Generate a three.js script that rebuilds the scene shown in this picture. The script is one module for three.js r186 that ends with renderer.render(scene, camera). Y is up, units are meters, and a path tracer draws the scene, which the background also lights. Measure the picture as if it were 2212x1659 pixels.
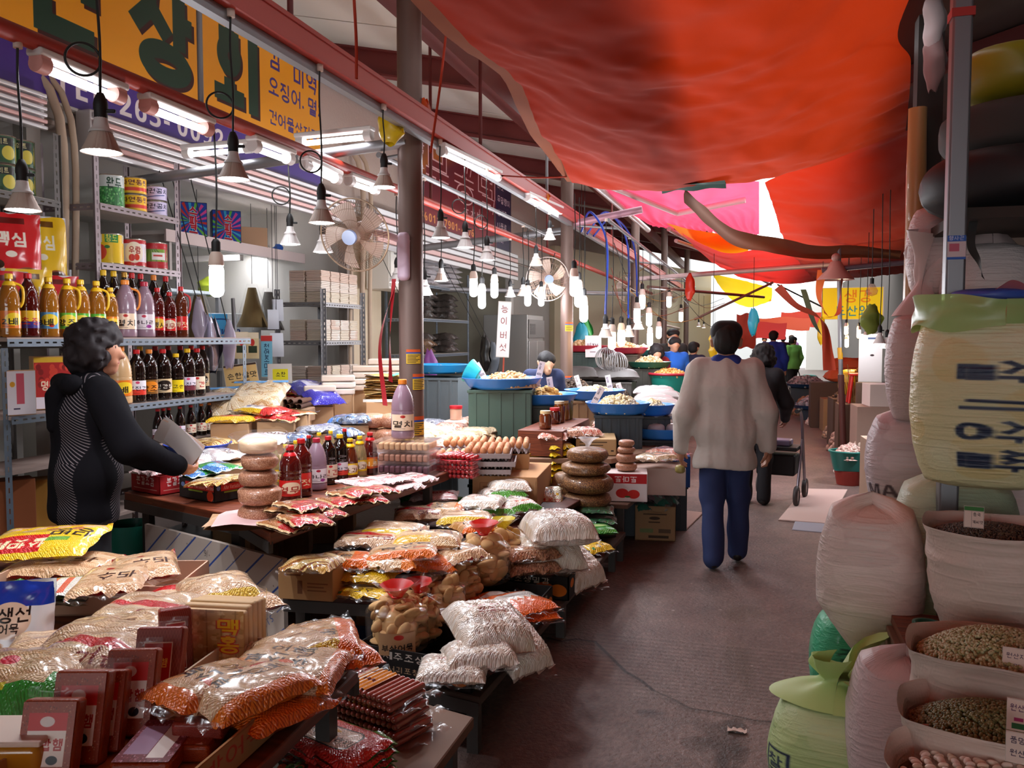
import*as THREE from 'three';
import {mergeGeometries,mergeVertices,toCreasedNormals} from 'three/addons/utils/BufferGeometryUtils.js';
import {RoundedBoxGeometry} from 'three/addons/geometries/RoundedBoxGeometry.js';
import {RectAreaLightUniformsLib} from 'three/addons/lights/RectAreaLightUniformsLib.js';
RectAreaLightUniformsLib.init();

// ---------- camera, sky, exposure ----------
const scene=new THREE.Scene();
const camera=new THREE.PerspectiveCamera(49.7,4/3,0.05,200);
camera.position.set(0,1.58,0);
camera.rotation.order='YXZ';
camera.rotation.set(-3.2117*Math.PI/180,16.5777*Math.PI/180,0);
scene.background=new THREE.Color(0.93,0.97,1.0).multiplyScalar(3.0);     // bright overcast sky
const renderer=new THREE.WebGLRenderer({antialias:true});
renderer.toneMapping=THREE.LinearToneMapping;
renderer.toneMappingExposure=1.2;
renderer.shadowMap.enabled=true;

// ---------- helpers ----------
const V=(x,y,z)=>new THREE.Vector3(x,y,z);
camera.updateMatrixWorld(true);
const FPX=1791,CX=1106,CY=829.5,EYE=camera.position.clone(),FWD=V(0,0,-1).applyQuaternion(camera.quaternion);
const ray=(px,py)=>V((px-CX)/FPX,(CY-py)/FPX,-1).applyQuaternion(camera.quaternion);  // photo pixel -> direction, depth 1
const hit=(px,py,k,v)=>{const d=ray(px,py);return EYE.clone().addScaledVector(d,(v-EYE[k])/d[k]);};
const onX=(px,py,x)=>hit(px,py,'x',x),onY=(px,py,y)=>hit(px,py,'y',y),onZ=(px,py,z)=>hit(px,py,'z',z);
const atD=(px,py,d)=>EYE.clone().addScaledVector(ray(px,py),d);
let seed=7;
const rnd=()=>{seed=(seed+0x6d2b79f5) | 0;let t=Math.imul(seed ^ (seed >>> 15),1 | seed);t=(t+Math.imul(t ^ (t >>> 7),61 | t)) ^ t;return ((t ^ (t >>> 14)) >>> 0)/4294967296;};
const rr=(a,b)=>a+(b-a)*rnd(),pick=(a)=>a[Math.floor(rnd()*a.length)];
const sgnPow=(v,p)=>Math.sign(v)*Math.pow(Math.abs(v),p);
const hash3=(x,y,z)=>{let n=Math.imul(x,374761393)+Math.imul(y,668265263)+Math.imul(z,2147483647 ^ 77777) | 0;n=Math.imul(n ^ (n >>> 13),1274126177);return ((n ^ (n >>> 16)) >>> 0)/4294967296;};
function noise(x,y,z=0){
  const X=Math.floor(x),Y=Math.floor(y),Z=Math.floor(z),s=(t)=>t*t*(3-2*t),u=s(x-X),v=s(y-Y),w=s(z-Z),L=THREE.MathUtils.lerp;
  const c=(i,j,k)=>hash3(X+i,Y+j,Z+k);
  return L(L(L(c(0,0,0),c(1,0,0),u),L(c(0,1,0),c(1,1,0),u),v),L(L(c(0,0,1),c(1,0,1),u),L(c(0,1,1),c(1,1,1),u),v),w)*2-1;
}
const fbm=(x,y,z=0)=>noise(x,y,z)*0.6+noise(x*2.1,y*2.1,z*2.1+5)*0.3+noise(x*4.3,y*4.3,z*4.3+9)*0.15;

// names: a repeat takes a three-digit number
const taken=new Map();
function numbered(n){const k=taken.get(n)??0;taken.set(n,k+1);return k?n+'_'+String(k).padStart(3,'0'):n;}
function mesh(name,geo,mat,parent){
  const m=new THREE.Mesh(geo,mat);m.castShadow=m.receiveShadow=true;m.name=parent?name:numbered(name);(parent??scene).add(m);return m;
}
function thing(name,label,category,pos,turn=0,group){
  const o=new THREE.Group();o.name=numbered(name);scene.add(o);if (pos) o.position.copy(pos);o.rotation.y=turn;
  o.userData={label,category};if (group) o.userData.group=group;return o;
}
function tag(o,label,category,group,kind){Object.assign(o.userData,{label,category});if (group) o.userData.group=group;if (kind) o.userData.kind=kind;return o;}
const struct=(name,geo,mat,label,category)=>{const m=mesh(name,geo,mat);m.userData={kind:'structure',label,category};return m;};
function dup(o,pos,turn=o.rotation.y,label){
  const c=o.clone();c.name=numbered(o.name.replace(/_\d{3}$/,''));c.userData={...o.userData};scene.add(c);if (pos) c.position.copy(pos);c.rotation.y=turn;if (label) c.userData.label=label;return c;
}
// lots of look-alikes: first call builds, later calls clone
const protos=new Map();
function make(key,build,pos,turn=0){let p=protos.get(key);if (!p){p=build();protos.set(key,p);p.position.copy(pos);p.rotation.y=turn;return p;} return dup(p,pos,turn);}

// materials
const mats=new Map();
function M(color,rough=0.7,o={}){
  const k=JSON.stringify([color,rough,o,o.map?.uuid,o.bumpMap?.uuid,o.alphaMap?.uuid].map((x)=>(x?.isTexture?x.uuid:x)),(kk,v)=>(v?.isTexture?v.uuid:v?.isColor?v.getHex():v));
  if (!mats.has(k)) mats.set(k,new THREE.MeshPhysicalMaterial({color,roughness:rough,side:THREE.DoubleSide,...o}));
  return mats.get(k);
}
const film=M(0xffffff,0.16,{transmission:1,thickness:0,ior:1.35,specularIntensity:1});
const glow=(c,k)=>M(c,0.5,{emissive:new THREE.Color(c),emissiveIntensity:k});

// geometries
const box=(w,h,d,x=0,y=0,z=0,r=0)=>(r?new RoundedBoxGeometry(w,h,d,2,r):new THREE.BoxGeometry(w,h,d)).translate(x,y,z);
const cyl=(r0,r1,h,x=0,y=0,z=0,n=20)=>new THREE.CylinderGeometry(r1,r0,h,n).translate(x,y+h/2,z);
const lathe=(pts,n=24)=>new THREE.LatheGeometry(pts.map((p)=>new THREE.Vector2(p[0],p[1])),n);
const tube=(pts,r,n=24,s=6)=>new THREE.TubeGeometry(new THREE.CatmullRomCurve3(pts),n,r,s);
function bar(a,b,r,n=10){const d=b.clone().sub(a),g=new THREE.CylinderGeometry(r,r,d.length(),n);g.applyQuaternion(new THREE.Quaternion().setFromUnitVectors(V(0,1,0),d.normalize()));return g.translate((a.x+b.x)/2,(a.y+b.y)/2,(a.z+b.z)/2);}
function beam(a,b,w,h){const d=b.clone().sub(a),g=new THREE.BoxGeometry(w,h,d.length());const m=new THREE.Matrix4().lookAt(a,b,V(0,1,0));g.applyMatrix4(m);return g.translate((a.x+b.x)/2,(a.y+b.y)/2,(a.z+b.z)/2);}
const joined=(list)=>mergeGeometries(list.map((g)=>{const h=g.index?g.toNonIndexed():g;for (const k of Object.keys(h.attributes)) if (!['position','normal','uv'].includes(k)) h.deleteAttribute(k);return h;}));
function uvWorld(g,s=1){// box-projected uv in metres
  const h=g.index?g.toNonIndexed():g,p=h.attributes.position,n=h.attributes.normal,uv=new Float32Array(p.count*2);
  for (let i=0;i<p.count;i+=3){
    const ax=Math.abs(n.getX(i)),ay=Math.abs(n.getY(i)),az=Math.abs(n.getZ(i));
    for (let k=i;k<i+3;k++){const x=p.getX(k),y=p.getY(k),z=p.getZ(k);uv[k*2]=(ax>ay&&ax>az?z:x)*s;uv[k*2+1]=(ay>=ax&&ay>=az?z:y)*s;}
 }
  h.setAttribute('uv',new THREE.BufferAttribute(uv,2));return h;
}
function sheet(nu,nv,f){// parametric sheet, f(u, v) -> Vector3
  const pos=[],uv=[],idx=[];
  for (let j=0;j<=nv;j++) for (let i=0;i<=nu;i++){const p=f(i/nu,j/nv);pos.push(p.x,p.y,p.z);uv.push(i/nu,j/nv);}
  for (let j=0;j<nv;j++) for (let i=0;i<nu;i++){const a=j*(nu+1)+i,b=a+1,c=a+nu+1,d=c+1;idx.push(a,b,d,a,d,c);}
  const g=new THREE.BufferGeometry();g.setAttribute('position',new THREE.Float32BufferAttribute(pos,3));g.setAttribute('uv',new THREE.Float32BufferAttribute(uv,2));g.setIndex(idx);g.computeVertexNormals();return g;
}
const cr=(a,b,c,d,t)=>0.5*(2*b+(c-a)*t+(2*a-5*b+4*c-d)*t*t+(3*b-a-3*c+d)*t*t*t);
function patch(rows,nu,nv,wob=0,fq=3){// smooth sheet through a grid of points
  const R=rows.length,C=rows[0].length,at=(j,i)=>rows[Math.min(R-1,Math.max(0,j))][Math.min(C-1,Math.max(0,i))];
  return sheet(nu,nv,(u,v)=>{
    const x=u*(C-1),y=v*(R-1),i=Math.min(C-2,Math.floor(x)),j=Math.min(R-2,Math.floor(y)),s=x-i,t=y-j,o=V(0,0,0);
    for (const k of ['x','y','z']){const q=[-1,0,1,2].map((dj)=>cr(at(j+dj,i-1)[k],at(j+dj,i)[k],at(j+dj,i+1)[k],at(j+dj,i+2)[k],s));o[k]=cr(...q,t);}
    if (wob) o.y+=wob*fbm(o.x*fq,o.z*fq,3);
    return o;
 });
}
function lerpPts(a,b,t){return a.clone().lerp(b,t);}

// canvas textures
function canvasTex(w,h,draw,srgb=true,repeat){
  const c=document.createElement('canvas');c.width=w;c.height=h;draw(c.getContext('2d'),w,h);
  const t=new THREE.CanvasTexture(c);if (srgb) t.colorSpace=THREE.SRGBColorSpace;t.wrapS=t.wrapT=THREE.RepeatWrapping;if (repeat) t.repeat.set(repeat,repeat);return t;
}
function noiseTex(n,f,srgb=false){// f(u, v) -> [r, g, b] 0..255, u v in 0..1
  const d=new Uint8Array(n*n*4);for (let j=0;j<n;j++) for (let i=0;i<n;i++){const c=f(i/n,j/n),o=(j*n+i)*4;d[o]=c[0];d[o+1]=c[1];d[o+2]=c[2];d[o+3]=255;}
  const t=new THREE.DataTexture(d,n,n);t.magFilter=THREE.LinearFilter;t.wrapS=t.wrapT=THREE.RepeatWrapping;if (srgb) t.colorSpace=THREE.SRGBColorSpace;t.needsUpdate=true;return t;
}
const g3=(v)=>{const c=Math.max(0,Math.min(255,v));return [c,c,c];};

// Hangul written with strokes
const CONS={'ㄱ':[[.1,.15,.88,.15,.78,.95]],'ㄴ':[[.15,.08,.15,.85,.92,.85]],'ㄷ':[[.88,.15,.15,.15,.15,.85,.92,.85]],'ㄹ':[[.1,.1,.86,.1,.86,.48,.14,.48,.14,.88,.92,.88]],'ㅁ':[[.12,.12,.88,.12,.88,.88,.12,.88,.12,.12]],
  'ㅂ':[[.14,.06,.14,.9,.86,.9,.86,.06],[.14,.48,.86,.48]],'ㅅ':[[.5,.08,.44,.5,.06,.92],[.47,.42,.94,.92]],'ㅇ':[['o',.5,.5,.4]],'ㅈ':[[.08,.14,.92,.14],[.5,.14,.42,.55,.06,.92],[.46,.5,.94,.92]],'ㅊ':[[.36,.02,.64,.02],[.08,.26,.92,.26],[.5,.26,.42,.6,.06,.95],[.46,.58,.94,.95]],
  'ㅋ':[[.1,.12,.88,.12,.78,.95],[.12,.5,.84,.5]],'ㅌ':[[.9,.1,.15,.1,.15,.88,.92,.88],[.15,.48,.86,.48]],'ㅍ':[[.06,.14,.94,.14],[.06,.88,.94,.88],[.32,.14,.34,.88],[.68,.14,.66,.88]],'ㅎ':[[.36,.04,.64,.04],[.08,.24,.92,.24],['o',.5,.66,.28]]};
const INI='ㄱ,ㄱㄱ,ㄴ,ㄷ,ㄷㄷ,ㄹ,ㅁ,ㅂ,ㅂㅂ,ㅅ,ㅅㅅ,ㅇ,ㅈ,ㅈㅈ,ㅊ,ㅋ,ㅌ,ㅍ,ㅎ'.split(','),FIN=',ㄱ,ㄱㄱ,ㄱㅅ,ㄴ,ㄴㅈ,ㄴㅎ,ㄷ,ㄹ,ㄹㄱ,ㄹㅁ,ㄹㅂ,ㄹㅅ,ㄹㅌ,ㄹㅍ,ㄹㅎ,ㅁ,ㅂ,ㅂㅅ,ㅅ,ㅅㅅ,ㅇ,ㅈ,ㅊ,ㅋ,ㅌ,ㅍ,ㅎ'.split(',');
const VV={'ㅏ':[[.35,0,.35,1],[.35,.5,.95,.5]],'ㅐ':[[.2,0,.2,1],[.75,0,.75,1],[.2,.5,.75,.5]],'ㅑ':[[.35,0,.35,1],[.35,.35,.95,.35],[.35,.65,.95,.65]],'ㅓ':[[.7,0,.7,1],[.1,.5,.7,.5]],'ㅔ':[[.45,0,.45,1],[.85,0,.85,1],[0,.5,.45,.5]],'ㅕ':[[.7,0,.7,1],[.1,.35,.7,.35],[.1,.65,.7,.65]],'ㅖ':[[.45,0,.45,1],[.85,0,.85,1],[0,.35,.45,.35],[0,.65,.45,.65]],'ㅣ':[[.5,0,.5,1]]};
const VH={'ㅗ':[[0,.75,1,.75],[.5,.15,.5,.75]],'ㅛ':[[0,.75,1,.75],[.34,.15,.34,.75],[.66,.15,.66,.75]],'ㅜ':[[0,.3,1,.3],[.5,.3,.5,.95]],'ㅠ':[[0,.3,1,.3],[.34,.3,.34,.95],[.66,.3,.66,.95]],'ㅡ':[[0,.5,1,.5]]};
const VOW='ㅏ,ㅐ,ㅑ,ㅒ,ㅓ,ㅔ,ㅕ,ㅖ,ㅗ,ㅗㅏ,ㅗㅐ,ㅗㅣ,ㅛ,ㅜ,ㅜㅓ,ㅜㅔ,ㅜㅣ,ㅠ,ㅡ,ㅡㅣ,ㅣ'.split(',');
function han(c,text,x,y,s,color,wt=0.1,vertical=false,gap=1.05){// x y = top left of the first character
  c.strokeStyle=c.fillStyle=color;c.lineWidth=s*wt;c.lineCap='butt';c.lineJoin='miter';
  const strokes=(list,bx,by,bw,bh)=>{for (const p of list){c.beginPath();if (p[0]==='o'){c.ellipse(bx+p[1]*bw,by+p[2]*bh,p[3]*bw,p[3]*bh,0,0,7);} else for (let i=0;i<p.length;i+=2) c[i?'lineTo':'moveTo'](bx+p[i]*bw,by+p[i+1]*bh);c.stroke();}};
  const cons=(j,bx,by,bw,bh)=>[...j].forEach((q,i)=>CONS[q]&&strokes(CONS[q],bx+(i*bw)/j.length,by,bw/j.length,bh));
  for (const ch of text){
    const k=ch.charCodeAt(0)-0xac00;
    if (k>=0&&k<11172){
      const ini=INI[Math.floor(k/588)],vo=VOW[Math.floor((k % 588)/28)],fin=FIN[k % 28],H=(fin?0.6:0.96)*s,hv=VH[vo[0]],vv=hv?(vo[1]?VV[vo[1]]:null):VV[vo];
      const W=vv?s*0.56:s*0.9,ox=x+s*0.04;
      if (hv){cons(ini,ox+W*.1,y,W*.8,H*0.56);strokes(hv,ox,y+H*0.6,W,H*0.36);} else cons(ini,ox,y+H*.05,W,H*0.88);
      if (vv) strokes(vv,x+s*0.62,y,s*0.34,H);
      if (fin) cons(fin,x+s*0.16,y+s*0.64,s*0.74,s*0.34);
   } else if (ch!==' '){c.font='bold '+s*0.98+'px sans-serif';c.textBaseline='top';c.fillText(ch,x,y-s*0.05);}
    const adv=s*(k>=0&&k<11172?gap:ch===' '?0.4:0.62);if (vertical) y+=s*gap;else x+=adv;
 }
}

// one shared sheet of prints (package fronts, labels, cards); print() gives back a uv rectangle
const ATLAS=2048,atlasCanvas=document.createElement('canvas');atlasCanvas.width=atlasCanvas.height=ATLAS;
const atlasCtx=atlasCanvas.getContext('2d');let ax=0,ay=0,ah=0;
const atlasTex=new THREE.CanvasTexture(atlasCanvas);atlasTex.colorSpace=THREE.SRGBColorSpace;
const prints=new Map();
function print(key,w,h,draw){
  if (prints.has(key)) return prints.get(key);
  if (ax+w>ATLAS){ax=0;ay+=ah;ah=0;}
  if (ay+h>ATLAS) throw new Error('print sheet full at '+key);
  atlasCtx.save();atlasCtx.translate(ax,ay);atlasCtx.beginPath();atlasCtx.rect(0,0,w,h);atlasCtx.clip();draw(atlasCtx,w,h);atlasCtx.restore();
  const r=[(ax+1)/ATLAS,1-(ay+h-1)/ATLAS,(ax+w-1)/ATLAS,1-(ay+1)/ATLAS];ax+=w;ah=Math.max(ah,h);prints.set(key,r);return r;
}
function uvTo(g,r,keep){const uv=g.attributes.uv;for (let i=0;i<uv.count;i++) uv.setXY(i,r[0]+(r[2]-r[0])*Math.min(1,Math.max(0,uv.getX(i))),r[1]+(r[3]-r[1])*Math.min(1,Math.max(0,uv.getY(i))));return g;}
const fill=(c,col,x,y,w,h)=>{c.fillStyle=col;c.fillRect(x,y,w,h);};
const disc=(c,col,x,y,rx,ry=rx)=>{c.fillStyle=col;c.beginPath();c.ellipse(x,y,rx,ry,0,0,7);c.fill();};
const speck=(c,w,h,cols,n,a,b)=>{for (let i=0;i<n;i++) disc(c,pick(cols),rnd()*w,rnd()*h,rr(a,b),rr(a,b));};
// fine crumple of plastic film, in its own uv set (metres)
const crumple=noiseTex(256,(u,v)=>{const P=6,t=(x,y,o)=>{const q=(i)=>Math.abs(Math.sin(x*Math.PI*2*P*(1+i)+4*Math.sin(y*Math.PI*2*(2+i)+o+i)+i*1.7));return 1-q(0)*q(1);};return g3(255*(0.5*t(u,v,1)+0.5*t(v,u,2.4)) ** 2);});
crumple.channel=1;
const fineBump=noiseTex(128,(u,v)=>g3(128+127*noise(u*64,v*64)));
const pGloss=M(0xffffff,0.22,{map:atlasTex,clearcoat:1,clearcoatRoughness:0.12,bumpMap:crumple,bumpScale:0.004});
const pPlastic=M(0xffffff,0.3,{map:atlasTex,clearcoat:0.4,clearcoatRoughness:0.2});
const pPaper=M(0xffffff,0.75,{map:atlasTex});

// ---------- the place: floor, walls, roofs ----------
const concreteBump=noiseTex(256,(u,v)=>g3(150+70*noise(u*40,v*40)+50*noise(u*128,v*128,4)));
const FX0=-2.6,FX1=3.4,FZ0=1,FZ1=-13;// floor area with its own crack and stains
const floorTex=canvasTex(1024,2048,(c,w,h)=>{
  const X=(x)=>((x-FX0)/(FX1-FX0))*w,Y=(z)=>((z-FZ0)/(FZ1-FZ0))*h,px=(a,b)=>{const p=onY(a,b,0);return [X(p.x),Y(p.z)];};
  const img=c.createImageData(w,h);
  for (let j=0;j<h;j++) for (let i=0;i<w;i++){
    const n=fbm(i/90,j/90),m=noise(i/2.2,j/2.2,8),k=noise(i/16,j/16,2),b=1+0.16*n+0.10*m+0.06*k,o=(j*w+i)*4;
    img.data[o]=110*b;img.data[o+1]=90*b;img.data[o+2]=83*b;img.data[o+3]=255;
 }
  c.putImageData(img,0,0);
  const line=(pts,col,lw)=>{c.strokeStyle=col;c.lineWidth=lw;c.lineJoin='round';c.beginPath();pts.forEach((p,i)=>c[i?'lineTo':'moveTo'](...px(...p)));c.stroke();};
  const crack=[[1180,1378],[1215,1385],[1245,1380],[1285,1386],[1310,1410],[1335,1435],[1350,1450],[1385,1470],[1412,1492],[1450,1508],[1490,1530],[1545,1538],[1580,1545],[1630,1556],[1680,1560],[1750,1552]];
  line(crack.map(([a,b])=>[a,b+4]),'rgba(80,64,56,.5)',6);line(crack,'rgba(48,36,30,.8)',1.6);line(crack.slice(0,9),'rgba(24,17,14,1)',2.6);
  const stain=(a,b,rx,ry,col)=>{const [x,y]=px(a,b);for (let i=0;i<26;i++) disc(c,col,x+rr(-rx,rx)*.7,y+rr(-ry,ry)*.7,rx*rr(.15,.5),ry*rr(.15,.5));};
  stain(1565,1590,24,22,'rgba(45,32,26,.16)');stain(1578,1640,12,26,'rgba(45,32,26,.16)');stain(1590,1430,16,60,'rgba(60,44,34,.07)');stain(1400,1540,12,8,'rgba(45,32,26,.1)');stain(1620,1330,26,30,'rgba(60,44,34,.06)');
  for (let i=0;i<34;i++){// ribbed broom marks across the slab
    const [x,y]=px(1430+i*3,1380+i*4.2);c.strokeStyle=i % 2?'rgba(64,48,42,.16)':'rgba(190,170,160,.10)';c.lineWidth=3;c.beginPath();c.moveTo(x-120+i*2,y-4);c.bezierCurveTo(x,y+3,x+80,y-2,x+260,y+3);c.stroke();
 }
  speck(c,w,h,['rgba(215,205,195,.5)','rgba(40,30,26,.5)','rgba(40,30,26,.4)'],500,.5,1.6);
});
floorTex.wrapS=floorTex.wrapT=THREE.ClampToEdgeWrapping;
const floorG=new THREE.BoxGeometry(FX1-FX0,0.1,FZ0-FZ1).translate((FX0+FX1)/2,-0.05,(FZ0+FZ1)/2);
{const p=floorG.attributes.position,uv=floorG.attributes.uv;for (let i=0;i<p.count;i++) uv.setXY(i,(p.getX(i)-FX0)/(FX1-FX0),1-(p.getZ(i)-FZ0)/(FZ1-FZ0));}
const fb=concreteBump.clone();fb.repeat.set(12,28);fb.needsUpdate=true;
struct('floor',floorG,M(0xffffff,0.62,{map:floorTex,bumpMap:fb,bumpScale:0.004}),'worn mauve grey concrete market floor with a long dark crack','floor');
const concMat=M(0x6b5c55,0.75,{bumpMap:concreteBump,bumpScale:0.004});
for (const [x0,x1,z0,z1] of [[-7.6,FX0,12,-46],[FX1,6,12,-46],[FX0,FX1,12,FZ0],[FX0,FX1,FZ1,-46]]) struct('floor',uvWorld(box(x1-x0,0.1,z0-z1,(x0+x1)/2,-0.05,(z0+z1)/2)),concMat,'plain grey concrete floor running on around the cracked slab','floor');
const plaster=M(0xb9a79c,0.85,{bumpMap:concreteBump,bumpScale:0.003}),plasterW=M(0xc9c4bd,0.8),darkWall=M(0x4c4440,0.85);
const wall=(n,w,h,d,x,y,z,m,l)=>struct(n,uvWorld(box(w,h,d,x,y,z)),m,l,'wall');
wall('wall_left',0.2,4.7,58,-7.7,2.35,-17,plasterW,'pale back wall of the left hand shops');
wall('wall_left',0.16,1.75,41,-4.32,3.78,-9,plaster,'beige wall band above the shop fronts carrying the signs');
for (const [z,l] of [[11.8,'far end partition beside the dried food shop'],[-2.7,'partition wall left of the coffee bag shelf'],[-8.1,'partition wall between the rice cake shop and the mushroom shop'],[-14.2,'partition wall past the steel refrigerator'],[-20,'partition wall deep in the shop row'],[-29.5,'end wall of the shop row']]) wall('wall_left',3.3,2.95,0.14,-5.95,1.47,z,z===-14.2?M(0xa9a391,0.85):plasterW,l);
wall('wall_right',0.2,4.2,58,3.9,2.1,-17,M(0x57504b,0.9),'dark wall behind the sacks and garlic stalls');
wall('wall_left',0.16,2.9,16,-4.32,1.45,-22.2,M(0x9a948c,0.85),'grey shop front wall beyond the lamps');
{const a=V(-4.2,0,-17),b=V(-1.5,0,-26),L=a.distanceTo(b),g=uvWorld(box(L,3.5,.16,0,1.75,0));g.rotateY(Math.atan2(-(b.z-a.z),b.x-a.x));g.translate((a.x+b.x)/2,0,(a.z+b.z)/2);struct('wall_left',g,M(0xb3a68c,.85),'cream wall where the far shops bend toward the lane','wall');}
struct('ceiling',uvWorld(box(3.5,0.1,41,-5.95,2.98,-9)),M(0xb8b3ac,0.8),'flat pale ceiling inside the shops','ceiling');
// roof of the left row: white panels on maroon rafters
const roofL=(x)=>4.62-(x+4.4)*0.212;// height of the panel underside
const slabX=(x0,x1,z0,z1,t,f)=>{const g=new THREE.BoxGeometry(x1-x0,t,z0-z1).translate((x0+x1)/2,0,(z0+z1)/2),p=g.attributes.position;for (let i=0;i<p.count;i++) p.setY(i,p.getY(i)+f(p.getX(i))+t/2);g.computeVertexNormals();return g;};
const panelMat=M(0xd8d2c6,0.6);
{const roof=struct('ceiling',joined([slabX(-4.6,-0.4,12,-9,0.03,(x)=>roofL(x)+0.03),slabX(-4.6,-1.95,-9,-14,0.03,(x)=>roofL(x)+0.03),slabX(-4.6,-1.05,-14,-27,0.03,(x)=>roofL(x)+0.03)]),M(0x8c8880,0.7),'metal roof over the left row of stalls','roof');
  for (let i=-6;i<33;i++) mesh('panel',slabX(-4.4,i>19?-1.07:i>14?-1.97:-0.42,6-i-0.012,5-i+0.012,0.025,roofL),panelMat,roof);}
const maroon=M(0x6b2420,0.55),redPaint=M(0xb3321f,0.45),steel=M(0x9a9692,0.4,{metalness:0.7}),galv=M(0x8f8e90,0.45,{metalness:0.6});
for (const z of [2.6,0,-2.75,-5.35,-7.83,-10.34,-13,-15.8,-18.5,-21.5,-24.5]){
  const o=tag(mesh('roof_rafter',joined([0,1,2].map((k)=>slabX(-4.3,z<-14?-1.1:z<-9?-2:-0.5,z+(k===1?.025:.07),z-(k===1?.025:.07),k===1?0.24:0.02,(x)=>roofL(x)-(k===0?0.26:k===1?0.25:0.02)))),maroon),'maroon steel rafter under the white roof panels','rafter','maroon roof rafters');
  o.userData.kind='structure';
}
for (const x of [-4.15,-2.3,-0.55]){const o=tag(mesh('roof_purlin',box(0.12,0.2,x>-1?14.8:32,x,roofL(x)-0.36,x>-1?-1.6:-10.5),maroon),x===-2.3?'maroon purlin running along the middle of the roof':x>-1?'maroon eave beam above the orange awning':'maroon beam along the wall above the yellow sign','beam');o.userData.kind='structure';}
// right side roof
struct('ceiling',slabX(0.62,4,12,-27,0.06,(x)=>3.3+(x-0.6)*0.3),M(0x5d5a58,0.8),'dark low roof above the grain sacks','roof');
for (const z of [-1.2,-3.6,-6.2,-9,-12]){const o=tag(mesh('roof_rafter',slabX(0.66,3.9,z+.05,z-.05,0.12,(x)=>3.17+(x-0.6)*0.3),maroon),'maroon rafter under the dark right hand roof','rafter','right hand rafters');o.userData.kind='structure';}
// far end: buildings in daylight
struct('wall_back',box(9,7,0.4,-4.6,3.5,-44,0),M(0xd6d8d6,0.9),'pale sunlit building at the end of the lane','building');
struct('wall_back',box(6,6,0.4,5.2,3,-43),M(0xd9d5cd,0.9),'white building front beyond the garlic stalls','building');

// ---------- signs ----------
const SZ0=-1.7,SZ1=-7.33,SY0=3.0,SY1=4.32;
const signTex=canvasTex(2048,512,(c,w,h)=>{
  const X=(z)=>((z-SZ0)/(SZ1-SZ0))*w,Y=(y)=>((SY1-y)/(SY1-SY0))*h,S=h/(SY1-SY0);
  fill(c,'#e79a1c',0,0,w,h);fill(c,'#4a2d86',0,Y(3.27),w,h);
  const big=(ch,z)=>{for (const [d,col] of [[10,'#3a1310'],[0,'#1c3a2a']]){c.save();c.translate(d,d);han(c,ch,X(z),Y(4.08),0.66*S,col,0.2);c.restore();}};
  big('신',-3.86);big('상',-4.76);big('회',-5.66);big('천',-2.9);
  han(c,'김',X(-6.44),Y(4.14),.2*S,'#40307c',.12);han(c,'미역',X(-6.85),Y(4.1),.2*S,'#40307c',.12);
  han(c,'오징어.멸치',X(-6.44),Y(3.86),.165*S,'#40307c',.12);han(c,'건어물산지직송',X(-6.44),Y(3.57),.128*S,'#40307c',.12);
  han(c,'TEL 263-0092',X(-4.12),Y(3.25),.22*S,'#f1e3e0',.1);
});
const signG=box(0.08,SY1-SY0,SZ0-SZ1,0,0,0);
{const o=thing('shop_sign','large yellow shop sign with big dark green letters and purple lower band','sign',V(-4.17,(SY0+SY1)/2,(SZ0+SZ1)/2));
  mesh('sign_frame',signG,M(0xd8d4cc,0.5),o);
  mesh('sign_face',new THREE.PlaneGeometry(SZ0-SZ1-.03,SY1-SY0-.03).rotateY(Math.PI/2).translate(0.045,0,0),M(0xffffff,0.4,{map:signTex}),o);
  // z runs backwards along the face, so u grows towards the far end
}
const sign2Tex=canvasTex(1024,512,(c,w,h)=>{
  fill(c,'#4b2148',0,0,w,h);const g=c.createLinearGradient(0,150,160,420);g.addColorStop(0,'#3b2352');g.addColorStop(.45,'#b5651d');g.addColorStop(.7,'#6d2030');g.addColorStop(1,'#7d1f2b');c.fillStyle=g;c.fillRect(0,130,w*.8,h);
  fill(c,'#e3c9d6',0,0,w,100);fill(c,'#8a1f2d',0,430,w,90);
  for (const [d,col] of [[0,'#f0c4c4'],[0,'#7c2028']]) han(c,'무공덕',130,120,210,col,col==='#f0c4c4'?.2:.13,false,1.15);
  han(c,'水木山',480,345,56,'#e9c8cc',.1);c.strokeStyle='#f0d0d0';c.lineWidth=5;
  for (const [x,s] of [[470,'M'],[540,'M'],[610,'M']]){c.beginPath();c.moveTo(x+22,330);c.lineTo(x+22,400);c.moveTo(x,360);c.lineTo(x+44,360);if (x<600){c.moveTo(x+22,360);c.lineTo(x+2,392);c.moveTo(x+22,360);c.lineTo(x+44,392);} else {c.moveTo(x,350);c.lineTo(x,396);c.lineTo(x+44,396);c.lineTo(x+44,350);} c.stroke();}
  fill(c,'#2c1a45',830,110,200,420);['버섯','무말랭이','산채류','나물류','기타'].forEach((t,i)=>han(c,t,842,130+i*74,40,'#ecd3da',.1));
  ['나박','수순','지'].forEach((t,i)=>han(c,t,14,150+i*90,56,'#ecd3da',.1));han(c,'90% 011-7901-4276',40,440,52,'#f0a04a',.1);
});
{const z0=-9.4,z1=-13.8,y0=3.0,y1=4.5,o=thing('shop_sign','dark purple and orange shop sign with white outlined letters','sign',V(-4.17,(y0+y1)/2,(z0+z1)/2));
  mesh('sign_frame',box(0.08,y1-y0,z0-z1),M(0xd8c4cc,0.5),o);mesh('sign_face',new THREE.PlaneGeometry(z0-z1,y1-y0).rotateY(Math.PI/2).translate(0.045,0,0),M(0xffffff,0.4,{map:sign2Tex}),o);}

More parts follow.
